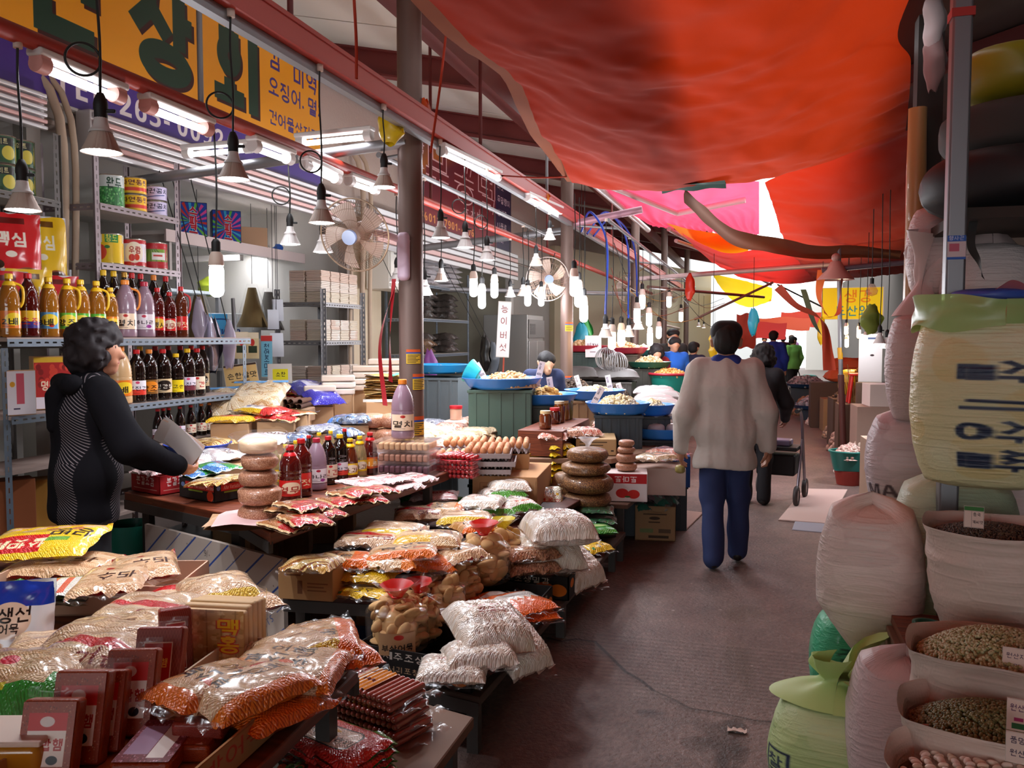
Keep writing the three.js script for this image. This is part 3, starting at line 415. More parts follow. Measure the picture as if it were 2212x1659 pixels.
{const p=onX(1183,603,-2.25);const f=fan(p,.24,toEye(p,.25,-.05),'second wall fan with frosted dusty cage on the grey pole',{far:1,rim:0xcdbcb4,ph:.2,wire:0xb89a88});const q=onX(1358,625,-2.3),f2=fan(q,.26,toEye(q,.1),'third fan with thin golden rim near the blue cords',{far:1,rim:0xc9a57c,badge:0xe8e2dc});const r=onX(1490,713,-2.2),f3=fan(r,.2,toEye(r,.4),'far orange brown fan by the seated vendors',{far:1,rim:0xa0583a,blade:0xb08068,badge:0xe0dcd8});const s=onX(1450,643,-2.2),f4=fan(s,.16,toEye(s,.1,-.3),'small far fan tilted down under the beam',{far:1,rim:0xb09088});
  for (const [f5,x,z] of [[f,-2.07,-9.1],[f2,-2,-13.9],[f3,-2,-18.3],[f4,-2,-18.3]]){const P=f5.position,iq=f5.quaternion.clone().invert();mesh('arm',tube([V(0,0,-.15),V(x,P.y+.03,z).sub(P).applyQuaternion(iq)],.025,6,8),M(0xcdb8b0,.4),f5);}}

// ---------- racks ----------
const angleMat=M(0x6f7a86,.45,{metalness:.35}),angleRed=M(0x8d7f82,.45,{metalness:.4});
function slotBar(L,w=.038,t=.002){// flat bar with slots, along z, face towards +x
  const s=new THREE.Shape();s.moveTo(-L/2,0);s.lineTo(L/2,0);s.lineTo(L/2,w);s.lineTo(-L/2,w);s.closePath();
  const n=Math.max(2,Math.floor(L/.05));for (let i=0;i<n;i++){const c=-L/2+(i+.5)*L/n,h=new THREE.Path();h.moveTo(c-.013,w*.4);h.lineTo(c-.013,w*.62);h.lineTo(c+.013,w*.62);h.lineTo(c+.013,w*.4);h.closePath();s.holes.push(h);}
  return new THREE.ExtrudeGeometry(s,{depth:t,bevelEnabled:false}).rotateY(Math.PI/2);
}
function rack(label,x,y,z,D,L,levels,top,m,name='slotted_rack'){// front face at x, depth D behind it, length L along z
  const o=thing(name,label,'shelf',V(x,y,z));
  for (const sz of [-1,1]) for (const dx of [0,-D]){mesh('upright',joined([slotBar(top-y).rotateX(Math.PI/2).translate(dx,(top-y)/2,sz*(L/2)),box(.03,top-y,.003,dx-.014,(top-y)/2,sz*(L/2+.019))]),m,o);}
  for (const h of levels){mesh('shelf_board',box(D,.018,L,-D/2,h-y-.009,0),M(0xa89c90,.6),o);mesh('edge_bar',slotBar(L).translate(.004,h-y-.042,0),m,o);mesh('edge_bar',slotBar(D).rotateY(Math.PI/2).translate(-D/2,h-y-.042,L/2+.004),m,o);}
  return o;
}
// ---------- bottles ----------
const PROF={
  soy:[[0,0],[.9,0],[1,.03],[1,.1],[.96,.115],[1,.13],[1,.42],[.95,.44],[1,.46],[1,.5],[.95,.52],[1,.54],[1,.6],[.95,.62],[.98,.64],[.9,.72],[.7,.8],[.42,.87],[.34,.9],[.34,.93]],
  jug:[[0,0],[.92,0],[1,.03],[1,.12],[.96,.14],[1,.16],[1,.44],[.97,.46],...Array.from({length:16},(_,i)=>[(i % 2?1:.965)*(1-Math.pow(i/16,2.4)*.62),.47+i*.027]),[.33,.91],[.33,.93]],
  vin:[[0,0],[.9,0],[1,.03],[1,.08],[.95,.1],[1,.12],[1,.42],[.93,.45],[1,.48],[1,.54],[.94,.57],[.97,.6],[.85,.72],[.6,.82],[.36,.88],[.34,.93]],
  slim:[[0,0],[.92,0],[1,.03],[1,.45],[.97,.5],[.9,.6],[.72,.72],[.45,.82],[.38,.86],[.38,.93]],
};
const capG=lathe([[0,1],[.8,1],[.98,.93],[1,.8],[1,.1],[.95,0],[0,0]],24);
const liquid={soy:M(0x150906,.08,{clearcoat:1,clearcoatRoughness:.05}),red:M(0x4a0d0a,.08,{clearcoat:1,clearcoatRoughness:.05}),amber:M(0xc07a22,.08,{transmission:.45,thickness:.06,clearcoat:1}),mauve:M(0x8f7280,.28,{clearcoat:.6}),tan:M(0xd0a878,.3,{clearcoat:.6}),clear:M(0xb9a878,.08,{transmission:.6,thickness:.06,clearcoat:1}),brown:M(0x5a2410,.08,{clearcoat:1,clearcoatRoughness:.05})};
const capMat={r:M(0xc5171c,.35),y:M(0xf0bf12,.35),o:M(0xe8862a,.35),w:M(0xe9e2dc,.4),g:M(0xb98a3a,.3,{metalness:.6}),wr:M(0xb02038,.35)};
const lab=(k,bg,txt,o={})=>print('lab'+k,110,110,(c,w,h)=>{
  fill(c,bg,0,0,w,h);if (o.band) fill(c,o.band,0,h*.62,w,h);if (o.top) fill(c,o.top,0,0,w,h*.3);
  if (o.disc) disc(c,o.disc,w*(o.dx??.6),h*.48,42,40);if (o.dot) disc(c,o.dot,w*.5,16,10);if (o.dot2) disc(c,o.dot2,w*.68,h*.8,12);
  const n=[...txt].length,s=Math.min(46,96/n);han(c,txt,w/2-(n*s*1.05)/2+3,h*.4,s,o.ink??'#1a1512',.12);fill(c,'rgba(40,30,30,.6)',14,h-14,50,3);fill(c,'rgba(40,30,30,.5)',14,h-24,36,2);
});
const LAB={
  two:lab('two','#ea7a1c','2배',{disc:'#f5cf2a'}),cho:lab('cho','#ecbf2c','초장',{band:'#3a2a80',ink:'#c02018'}),three:lab('three','#5ea0cf','3배',{disc:'#f3d02c',dot2:'#c32a18'}),yang:lab('yang','#6cc23a','양조',{disc:'#f0d93a'}),hyun:lab('hyun','#54b030','현미',{disc:'#efe04a'}),or2:lab('or2','#ee8a22','식초',{disc:'#f5d040'}),
  anch:lab('anch','#efd3b4','멸치',{dot:'#b3241c',band:'#efd3b4',ink:'#2a1c14'}),kana:lab('kana','#e9dfe2','까나리',{dot:'#b62440',dot2:'#a03a90',ink:'#26181e'}),redl:lab('redl','#cc1d1c','맥시',{disc:'#e8b83a',dx:.5}),yeol:lab('yeol','#d6201f','열무',{disc:'#efd9b8',ink:'#a02018'}),red3:lab('red3','#d8231f','액젓',{ink:'#f5e0b0'}),
  gojin:lab('gojin','#e8e4ea','고진간',{band:'#dc3a2a',dot:'#d84a70',ink:'#16122a'}),yangj:lab('yangj','#8a5a24','양조',{disc:'#ee8a20',ink:'#3a1c08'}),jin:lab('jin','#d9bd92','진간장',{disc:'#241812',dx:.5,ink:'#f2ead8'}),mong:lab('mong','#f0cf14','몽고순',{ink:'#1c1610'}),song:lab('song','#ded4de','고진간',{band:'#74303a',dot:'#d84a70',ink:'#16122a'}),jin2:lab('jin2','#ead7bc','진간',{dot:'#c5201f',ink:'#b02018'}),yel:lab('yel','#efc714','사과',{disc:'#f2e2c8',ink:'#704010'}),org:lab('org','#e05a14','식초',{disc:'#f09a20',ink:'#fff1d0'}),
};
const labG=new Map();
function bottle(pos,turn,type,liq,cap,label,text,o={}){
  const R=o.r??.047,H=o.h??.31,g=thing('bottle',text,'bottle',pos,turn,o.group),k=type+R+H;
  if (!labG.has(k)) labG.set(k,lathe(PROF[type].map(([r,y])=>[r*R,y*H]),24));
  const bd=mesh('body',labG.get(k),liquid[liq],g);
  mesh('cap',capG,capMat[cap],g).scale.set(R*.38,H*.085,R*.38);g.children[1].position.y=H*.915;
  if (o.collar) mesh('collar',lathe([[R*.5,H*.79],[R*.62,H*.8],[R*.62,H*.83],[R*.42,H*.88]],20),capMat[cap],g);
  if (o.grip) mesh('handle',tube([V(R*.4,H*.86,0),V(R*1.15,H*.8,0),V(R*1.2,H*.55,0),V(R*.95,H*.48,0)],.007,14,6),capMat[cap==='wr'?'w':cap],g);
  const lg='L'+type+R+H+label;if (!labG.has(lg)) labG.set(lg,uvTo(new THREE.CylinderGeometry(R*1.012,R*1.012,H*.27,20,1,true,-1.2,2.4).translate(0,H*.28,0),LAB[label]));
  mesh('label',labG.get(lg),pPlastic,bd);return g;
}
const faceEye=(p)=>Math.atan2(EYE.x-p.x,EYE.z-p.z);
const S1=1.58;// long bottle shelf
const onShelf=(px,y,x)=>{const p=onX(px,700,x);p.y=y;return p;};
rack('tall grey slotted steel rack holding cans above and bottles below',-3.86,0,-4.53,.42,.72,[2.40,2.04,.62],2.78,angleRed);
{const o=thing('long_shelf','long steel shelf carrying the row of vinegar and fish sauce bottles','shelf',V(-3.44,S1,-4.1));mesh('shelf_board',box(.4,.02,1.98,-.2,-.01,0),M(0xa08a80,.6),o);mesh('edge_bar',slotBar(1.98).translate(0,-.045,0),angleMat,o);for (const [z,n] of [[.97,0],[.45,0],[-.96,0]]) mesh('upright',slotBar(S1-.05).rotateX(Math.PI/2).translate(-.02,-S1/2-.025,z),angleMat,o);mesh('upright',slotBar(S1-.05).rotateX(Math.PI/2).translate(-.38,-S1/2-.025,.9),angleMat,o);mesh('upright',slotBar(S1-.05).rotateX(Math.PI/2).translate(-.38,-S1/2-.025,-.9),angleMat,o);
  mesh('lower_board',box(.38,.018,1.96,-.2,-.39,0),M(0xa08a80,.6),o);mesh('middle_board',box(.34,.018,1.96,-.2,-.66,0),M(0xa08a80,.6),o);mesh('lower_edge',slotBar(1.96).translate(0,-.42,0),angleMat,o);mesh('bottom_board',box(.38,.018,1.96,-.2,-1.0,0),M(0xa08a80,.6),o);}
const S2=S1-.38;
const bt=(px,x,y,...a)=>{const p=onShelf(px,y,x);return bottle(p,faceEye(p)+rr(-.25,.25),...a);};
bt(22,-3.5,S1,'vin','amber','y','two','amber vinegar bottle with orange label at the start of the long shelf',{collar:1,grip:1});bt(63,-3.5,S1,'vin','red','r','cho','dark red sauce bottle with purple and yellow label among vinegar bottles',{h:.32});bt(107,-3.5,S1,'vin','amber','y','three','amber vinegar bottle with light blue label',{collar:1});bt(147,-3.5,S1,'vin','amber','y','yang','amber vinegar bottle with green label beside the blue labelled one',{collar:1,grip:1});bt(176,-3.5,S1,'vin','amber','y','hyun','amber vinegar bottle with green label between two others',{collar:1});bt(210,-3.5,S1,'vin','amber','y','hyun','amber vinegar bottle with green label above the woman',{collar:1,grip:1});bt(240,-3.5,S1,'vin','amber','y','or2','small amber vinegar bottle with orange label beside the mauve jugs',{collar:1,r:.042,h:.28});
bt(272,-3.5,S1,'jug','mauve','o','anch','ribbed mauve fish sauce jug with cream label',{r:.06,h:.33,grip:1});bt(313,-3.5,S1,'jug','mauve','wr','kana','ribbed mauve fish sauce jug with white label',{r:.058,h:.33});bt(341,-3.5,S1,'soy','red','r','redl','dark bottle with red label next to the mauve jugs',{h:.3,r:.042});bt(367,-3.5,S1,'soy','red','r','yeol','dark red bottle with portrait label on the long shelf',{h:.28,r:.042});bt(392,-3.5,S1,'soy','brown','r','red3','last red labelled bottle at the end of the long shelf',{h:.32,r:.042,grip:1});
for (const [px,cap,l] of [[226,'y','mong'],[248,'y','mong'],[271,'g','song'],[287,'r','song'],[306,'r','jin2'],[334,'o','yangj'],[360,'r','jin']]) bt(px,-3.74,S1,'soy','soy',cap,l,'black soy sauce bottle in the rear row of the long shelf',{h:.4,r:.045,group:'rear row of soy bottles'});
bt(258,-3.5,S2,'jug','tan','o','two','tan jug with orange cap beside the woman',{r:.06,h:.33});
[[293,'r','gojin'],[320,'o','yangj'],[350,'r','jin'],[378,'y','mong'],[403,'y','song'],[424,'r','jin2']].forEach(([px,cap,l],i)=>bt(px,-3.5,S2,'soy','soy',cap,l,'black soy sauce bottle with '+['red and white','orange brown','round dark','yellow','white and brown','cream'][i]+' label on the lower shelf',{h:i===3?.28:.31,r:.05}));
for (const [px,cap] of [[301,'y'],[334,'r'],[362,'r'],[388,'r'],[412,'r'],[436,'r']]) bt(px,-3.68,S2,'soy','soy',cap,'jin','black soy sauce bottle in the rear row of the lower shelf',{h:.325,r:.046,group:'rear row of the lower shelf'});
// ---------- cans ----------
const canPrint=(k,draw)=>print('can'+k,200,90,draw);
const CAN={
  pea:canPrint('pea',(c,w,h)=>{fill(c,'#cdd3cf',0,0,w,h);fill(c,'#2f7a3c',0,34,w,h);for (let i=0;i<260;i++) disc(c,pick(['#3c9a48','#58b05a','#1f6a30','#8ccf84']),rnd()*w,38+rnd()*h*.6,3);han(c,'완두',120,8,30,'#18402a',.14);}),
  yel:canPrint('yel',(c,w,h)=>{fill(c,'#eeb81c',0,0,w,h);fill(c,'#d8341c',0,55,w,20);han(c,'자연동원',80,12,30,'#5a1810',.14);fill(c,'#c5281c',20,0,26,h);}),
  mac:canPrint('mac',(c,w,h)=>{fill(c,'#c3b8d4',0,0,w,h);han(c,'맹권꽁치',70,16,32,'#1d1c3a',.14);c.strokeStyle='#3a4a80';c.lineWidth=6;c.beginPath();c.moveTo(40,84);c.lineTo(180,56);c.stroke();disc(c,'#c06a50',60,70,16,6);}),
  peach:canPrint('peach',(c,w,h)=>{fill(c,'#f0c61a',0,0,w,h);fill(c,'#ece2c4',0,0,110,26);fill(c,'#2c8a3c',120,0,50,26);han(c,'황도',122,2,22,'#f4e85a',.12);disc(c,'#b3201c',70,13,9);disc(c,'#e0482a',100,56,26,24);disc(c,'#f08a3a',92,48,13,10);disc(c,'#2c7a34',128,40,10,5);}),
  tom:canPrint('tom',(c,w,h)=>{fill(c,'#d9d2da',0,0,w,h);fill(c,'#c01c24',0,0,w,14);fill(c,'#c01c24',0,76,w,14);disc(c,'#efe2cc',140,44,38,36);han(c,'우람',118,24,24,'#a02018',.13);disc(c,'#c8281c',130,62,12);disc(c,'#d23a1c',150,60,11);}),
  field:canPrint('field',(c,w,h)=>{fill(c,'#b8222a',0,0,w,h);fill(c,'#7fa03a',20,22,w-40,44);for (let i=0;i<8;i++){c.strokeStyle='#4a7024';c.lineWidth=4;c.beginPath();c.moveTo(20+i*24,66);c.lineTo(80+i*8,22);c.stroke();} fill(c,'#e5e0da',120,34,60,26);fill(c,'#c03a30',126,42,40,6);}),
  mango:canPrint('mango',(c,w,h)=>{fill(c,'#27532c',0,0,w,h);disc(c,'#e2b92a',70,50,30,34);disc(c,'#d8c64a',160,56,26,24);fill(c,'#1a1c12',90,6,90,26);han(c,'스위트',96,10,20,'#e8dca0',.13);}),
};
const canLid=M(0xc9c4b8,.25,{metalness:.9}),canG=new Map();
function can(p,turn,k,label,R=.078,H=.178){
  const key=k+R+H,g=thing('food_can',label,'can',p,turn);
  if (!canG.has(key)){const pr=[];for (let i=0;i<=26;i++) pr.push([R*(i % 2&&i>4&&i<22?.985:1),.006+(H-.012)*i/26]);const b=lathe(pr,32),uv=b.attributes.uv;for (let i=0;i<uv.count;i++){uv.setX(i,(uv.getX(i)*1.6) % 1);uv.setY(i,(b.attributes.position.getY(i)-.006)/(H-.012));} canG.set(key,[uvTo(b,CAN[k]),lathe([[0,.002],[R*.95,.002],[R*1.02,0],[R*1.02,.006]],32),lathe([[0,H-.004],[R*.94,H-.004],[R*.96,H],[R*1.02,H],[R*1.02,H-.007]],32)]);}
  const G=canG.get(key);mesh('label',G[0],pPlastic,g);mesh('rim',G[1],canLid,g);mesh('lid',G[2],canLid,g);return g;
}
const cn=(px,y,x,k,l,R,H)=>{const p=onShelf(px,y,x);return can(p,faceEye(p)+3.6,k,l,R,H);};
cn(247,2.402,-3.96,'pea','green pea can on the top shelf of the rack',.08,.2);cn(297,2.402,-3.96,'yel','lower yellow and red can of the pair below the black socket',.076,.11);cn(297,2.513,-3.96,'yel','upper yellow and red can of the pair',.076,.11);cn(343,2.402,-3.96,'mac','lower lilac mackerel can of the pair',.072,.1);cn(343,2.503,-3.96,'mac','upper lilac mackerel can of the pair',.072,.1);
cn(241,2.042,-3.96,'peach','yellow peach can with big orange fruit print',.082,.19);cn(292,2.042,-3.96,'tom','white and red tomato can on the middle shelf',.078,.18);cn(340,2.042,-3.96,'field','red can with green field print on the middle shelf',.076,.18);
// dark nook left of the post: mango cans and coffee bags
rack('dark shelf unit left of the door post with mango cans on top',-3.9,0,-3.42,.4,.98,[2.37,1.56,.7],2.75,M(0x5a5450,.5));
for (const [px,y,l] of [[58,2.373,'lower front'],[18,2.373,'lower rear'],[58,2.53,'upper front'],[18,2.53,'upper rear']]) cn(px,y,-4.02,'mango','dark green mango can, '+l+' one on the high dark shelf',.068,.155);
// stand-up coffee bags
function standBag(p,w,h,uv,turn,label,group,lean=.12){
  const g=tag(mesh('coffee_bag',uvTo(sheet(20,22,(u,v)=>{const a=u*2-1,t=Math.min(1,(1-v)*1.3),d=.05*Math.sqrt(Math.max(0,1-a*a))*t;return V(a*w/2*(1-.06*(1-v)),v*h,d+.006*noise(u*6,v*6,w*99)-v*lean*.4);}),uv),pGloss),label,'bag',group);
  const back=mesh('back',sheet(8,8,(u,v)=>{const a=u*2-1;return V(a*w/2*(1-.06*(1-v)),v*h,-.03*Math.sqrt(Math.max(0,1-a*a))*Math.min(1,(1-v)*1.3)-v*lean*.4);}),M(0xb9b4b0,.3,{metalness:.5}),g);
  g.position.copy(p);g.rotation.y=turn;return g;
}
const coffee=(k,bg,ink)=>print('coffee'+k,150,200,(c,w,h)=>{fill(c,bg,0,0,w,h);fill(c,'rgba(60,20,10,.7)',40,14,70,16);han(c,'맥심',34,52,40,ink,.16);c.font='bold 26px sans-serif';c.fillStyle=ink;disc(c,ink,74,112,14,9);disc(c,'#8a4a20',112,162,30,16);disc(c,'#3a1a0c',112,160,22,10);disc(c,'#e8c8a0',40,150,14,18);disc(c,'#3a2014',40,140,15,12);});
const cofR=coffee('r','#cf1c22','#f6ead8'),cofY=coffee('y','#efc01a','#f8efd8');
standBag(onShelf(30,1.585,-3.84).setY(1.85),.3,.4,cofR,1.0,'large red coffee bag at the back with a carry slot');standBag(onShelf(98,1.585,-3.9).setY(1.85),.26,.42,cofY,1.0,'large yellow coffee bag at the back with a carry slot');
standBag(onShelf(16,1.585,-3.72),.22,.34,cofR,1.0,'front red coffee bag behind the first vinegar bottle');standBag(onShelf(66,1.585,-3.72),.24,.36,cofY,1.0,'front yellow coffee bag between two red ones');standBag(onShelf(128,1.585,-3.72),.23,.34,cofR,1.0,'front red coffee bag nearest the door post');
tag(mesh('shelf_step',box(.14,.27,.9,-3.93,1.7,-3.42),M(0x4a3c34,.8)),'dark wooden step raising the rear coffee bags','step');
// dim shelf below the vinegar bottles
function carton(p,w,h,d,uv,turn,label,o={}){const g=thing(o.name??'carton',label,'box',p,turn,o.group);mesh('body',box(w,h,d,0,h/2,0,.004),M(o.col??0xb98d62,.8),g);if (uv){mesh('print',uvTo(new THREE.PlaneGeometry(w*.96,h*.96).translate(0,h/2,d/2+.001),uv),pPaper,g);if (o.side) mesh('print',uvTo(new THREE.PlaneGeometry(d*.96,h*.96).rotateY(Math.PI/2).translate(w/2+.001,h/2,0),uv),pPaper,g);} return g;}
const drinkUv=print('drink',120,130,(c,w,h)=>{fill(c,'#b3201c',0,0,w,h);fill(c,'#e0b02a',0,0,w,14);for (let i=0;i<20;i++) disc(c,pick(['#d8402a','#8a1410']),rnd()*w,20+rnd()*50,8);disc(c,'#c8201c',60,70,36,14);han(c,'명태전',20,60,24,'#f6e0c0',.14);fill(c,'#e5d8e0',0,100,w,30);});
carton(onShelf(108,S2+.002,-3.6),.19,.28,.1,drinkUv,1.0,'red patterned drink box on the dim shelf left of the woman');carton(onShelf(40,S2+.002,-3.44),.13,.22,.02,print('leaflet',90,130,(c,w,h)=>{fill(c,'#e7dfe6',0,0,w,h);fill(c,'#d25a6a',30,8,24,90);disc(c,'#e0a02a',18,40,8);fill(c,'#3a3050',20,110,20,4);}),1.1,'white leaflet card hanging on the dim shelf post');
for (const [px,c2] of [[20,0x8a4a24],[75,0xa8782c],[150,0x8a3a2a],[190,0x3a6a44]]) carton(onShelf(px,S1-1.0+.012,-3.6),.16,rr(.2,.3),.14,null,1,'stored '+{20:'brown',75:'ochre',150:'maroon',190:'dark green'}[px]+' box on the bottom board behind the woman',{col:c2});
tag(mesh('bucket',lathe([[0,0],[.1,0],[.13,.24],[.135,.24],[.105,-.005]],24),M(0x1d6a58,.4)),'dark green plastic bucket on the floor behind the woman','bucket').position.set(-3.5,.26,-3.95);
tag(mesh('low_cupboard',box(.5,.25,1.9,-3.7,.125,-4.1,.01),M(0x54504c,.5,{metalness:.3})),'low grey metal cupboard under the bottle rack','cupboard');

// ---------- inside the first shop ----------
{const x=-4.75,a=onX(372,500,x),b=onX(760,572,x);const o=thing('high_shelf','high white shelf inside the shop carrying detergent boxes','shelf',V(x,a.y,(a.z+b.z)/2));mesh('shelf_board',box(.45,.03,a.z-b.z+.2,-.22,-.015,0),M(0xd8cfca,.6),o);mesh('fascia',box(.02,.1,a.z-b.z+.2,.01,-.04,0),M(0xd9c4c0,.5),o);for (const s of [-1,1]) mesh('bracket',box(.4,.4,.03,-.22,-.2,s*(a.z-b.z)/2),M(0xb9b0aa,.5),o);mesh('back_support',box(2.45,.06,.06,-1.66,-.06,0),M(0xb9b0aa,.5),o);
  const spark=print('spark',200,210,(c,w,h)=>{fill(c,'#2048a8',0,0,w,h);for (let i=0;i<18;i++){const q=i/18*6.283;c.fillStyle=pick(['#e0489a','#e8e0f0','#3ab0d8','#d0302a','#6ac048']);c.beginPath();c.moveTo(100,120);c.lineTo(100+Math.cos(q)*130,120+Math.sin(q)*130);c.lineTo(100+Math.cos(q+.16)*130,120+Math.sin(q+.16)*130);c.fill();} c.save();c.translate(80,20);c.transform(1,.12,0,1,0,0);han(c,'스파크',0,0,62,'#f6eef0',.26,true,.95);han(c,'스파크',0,0,62,'#c8142a',.17,true,.95);c.restore();});
  const y=a.y+.001;for (const [px,turn,l] of [[412,.75,'first'],[487,.75,'second'],[668,.75,'third']]){const p=onX(px,480,x-.12);p.y=y;const g=carton(p,.26,.3,.17,spark,turn,'blue detergent box with red slanted lettering, '+(l==='first'?'beside the can rack':l==='second'?'next to the plain brown box':'behind the small white lamp'),{col:0x1c1f4a,name:'detergent_box'});}
  {const p=onX(545,500,x-.14);p.y=y;carton(p,.26,.2,.2,null,.75,'plain brown cardboard box on the high shelf',{col:0xc39a78});}
  {const p=onX(600,510,x-.16);p.y=y;wisp(p.add(V(0,.05,0)),.12,.1,M(0x3a6ac0,.3,{transmission:.3,thickness:0}),'crumpled blue plastic on the high shelf','plastic_wrap',7);}}
{// wall rack with freezer box and bags
  const o=thing('wall_rack','steel frame rack at the back of the shop with a white box on it','rack',V(-5.6,0,-7.1));for (const [x,z] of [[0,.9],[0,-.6],[-.5,.9],[-.5,-.6]]) mesh('upright',box(.04,2.2,.04,x,1.1,z),galv,o);for (const y of [1.02,1.55,2.05]) mesh('shelf_board',box(.56,.03,1.6,-.25,y,.15),M(0xa9b0b4,.5),o);
  const dv=print('dvoo',220,80,(c,w,h)=>{fill(c,'#e8eef2',0,0,w,h);fill(c,'#4aa8e0',0,0,120,h);c.strokeStyle='#1c3a80';c.lineWidth=4;c.beginPath();c.moveTo(70,20);c.quadraticCurveTo(140,10,130,40);c.stroke();c.font='italic bold 30px sans-serif';c.fillStyle='#1c3a80';c.fillText('Dwoo',76,66);disc(c,'#2c7ac0',180,26,7);disc(c,'#2c7ac0',200,22,7);});
  {const p=onX(470,620,-5.4);p.y=1.567;carton(p,.8,.26,.3,dv,Math.PI/2-.55,'white box with blue lettering on the back rack',{col:0xe0e6ea});}
  for (const [px,py,c2,l] of [[450,588,0xb8c83a,'yellow green'],[510,582,0xcfd23a,'lime yellow'],[555,585,0x6aa04a,'green striped']]){const p=onX(px,py,-5.7);p.y=2.13;wisp(p,.26,.2,M(c2,.35,{transmission:.2,thickness:0}),l+' bundle of plastic bags high on the back rack','bag_bundle',px);}
  for (const [px,py,l] of [[545,660,'broom shaped bundle of brown fern in clear plastic'],[580,668,'grey bundle in clear plastic next to the fern'],[430,680,'clear plastic bundle hanging left of the fern']]){const p=onX(px,py,-4.95),g=thing('dried_bundle',l,'bundle',p.clone().add(V(0,-.22,0)));mesh('stalks',sheet(30,10,(u,v)=>{const a=u*6.283,r=(.04+.1*(1-v)*(1+.25*noise(u*14,v*2)));return V(Math.cos(a)*r,v*.4,Math.sin(a)*r);}),M(px===580?0x6a6660:0x7a6238,.9),g);mesh('tie',lathe([[.09,.12],[.105,.13],[.09,.14]],16),M(0xd8c02a,.5),g);mesh('wrapper',sheet(24,10,(u,v)=>{const a=u*6.283,r=(.05+.12*(1-v)*(1+.15*noise(u*9,v*3,4)));return V(Math.cos(a)*r,v*.46-.02,Math.sin(a)*r);}),film,g);mesh('hook',bar(V(0,.44,0),V(0,2.95-p.y+.22,0),.003,5),black,g);}
  for (const [px,py,w,h] of [[600,670,.1,.2],[598,745,.12,.22],[590,690,.1,.18]]){const p=onX(px,py,-4.3),g=thing('memo_paper','white memo papers clipped on a string in the doorway','paper',p,.7,'memo papers on a string');mesh('paper',sheet(4,6,(u,v)=>V((u-.5)*w,(v-.5)*h,.02*Math.sin(v*3+u))),M(0xd9dce4,.8,{transmission:.15,thickness:0}),g);mesh('string',bar(V(0,h/2,0),V(0,2.9-p.y,0),.0025,4),black,g);}}
// step ladder legs
{const a=onX(470,690,-4.9),o=thing('step_ladder','grey steel step ladder inside the first shop','ladder',V(-4.9,0,a.z));for (const s of [-1,1]){mesh('rail',bar(V(s*.22,0,.25),V(s*.14,1.95,0),.018),galv,o);mesh('rail',bar(V(s*.22,0,-.35),V(s*.14,1.95,-.03),.015),galv,o);} for (let i=1;i<6;i++) mesh('rung',box(.4-i*.02,.02,.07,0,i*.32,.25-i*.04),galv,o);o.rotation.y=.7;}
// rack of wrapped cracker blocks
{const c=onX(697,700,-4.0),l=onZ(598,700,c.z),r=onX(782,700,-4.0),W=c.x-l.x,D=c.z-r.z;
  const o=thing('cracker_rack','grey slotted steel rack full of wrapped cracker blocks','shelf',V(c.x,0,c.z));for (const [x,z] of [[0,0],[-W,0],[0,-D],[-W,-D]]) mesh('upright',joined([slotBar(2.05).rotateX(Math.PI/2).translate(x,1.02,z),slotBar(2.05).rotateX(Math.PI/2).rotateY(Math.PI/2).translate(x,1.02,z)]),galv,o);
  const LV=[1.92,1.55,1.1,.7];for (const y of LV){mesh('shelf_board',box(W,.02,D,-W/2,y-.01,-D/2),M(0xa09a94,.5,{metalness:.3}),o);mesh('edge_bar',slotBar(D).translate(.004,y-.045,-D/2),galv,o);mesh('edge_bar',slotBar(W).rotateY(Math.PI/2).translate(-W/2,y-.045,.006),galv,o);}
  const blockG=(w,h,d,n)=>joined(Array.from({length:n},(_,i)=>box(w*rr(.95,1),h/n*.93,d*rr(.95,1),rr(-.003,.003),(i+.5)*h/n,rr(-.003,.003),h/n*.3)));
  const bgs=[blockG(.17,.1,.17,7),blockG(.17,.1,.17,6)],cols=[M(0xdccdb8,.4,{clearcoat:.7}),M(0xe2d3c6,.4,{clearcoat:.7}),M(0xd9bfae,.4,{clearcoat:.7})];
  const blk=(x,y,z,k,red)=>{const m=tag(mesh('cracker_block',bgs[k % 2],red?M(0xc03a44,.35,{clearcoat:.8}):cols[k % 3]),red?'red wrapped cracker block low on the slotted rack':'pale wrapped block of layered crackers stacked on the slotted rack','cracker pack',red?'red blocks on the slotted rack':'pale blocks on the slotted rack');m.position.set(x,y,z);m.rotation.y=rr(-.03,.03);};
  let k=0;for (const [y,n] of [[1.92,3],[1.55,2],[1.1,2]]){for (let i=0;i<Math.floor((W-.02)/.185);i++) for (let q=0;q<n;q++){blk(c.x-.1-i*.185,y+.001+q*.102,c.z-.1,k++,y===1.1&&i>1);} for (let i=1;i<5;i++) if (c.z-.1-i*.19>r.z+.05) for (let q=0;q<n;q++) blk(c.x-.1,y+.001+q*.102,c.z-.1-i*.19,k++,false);}}

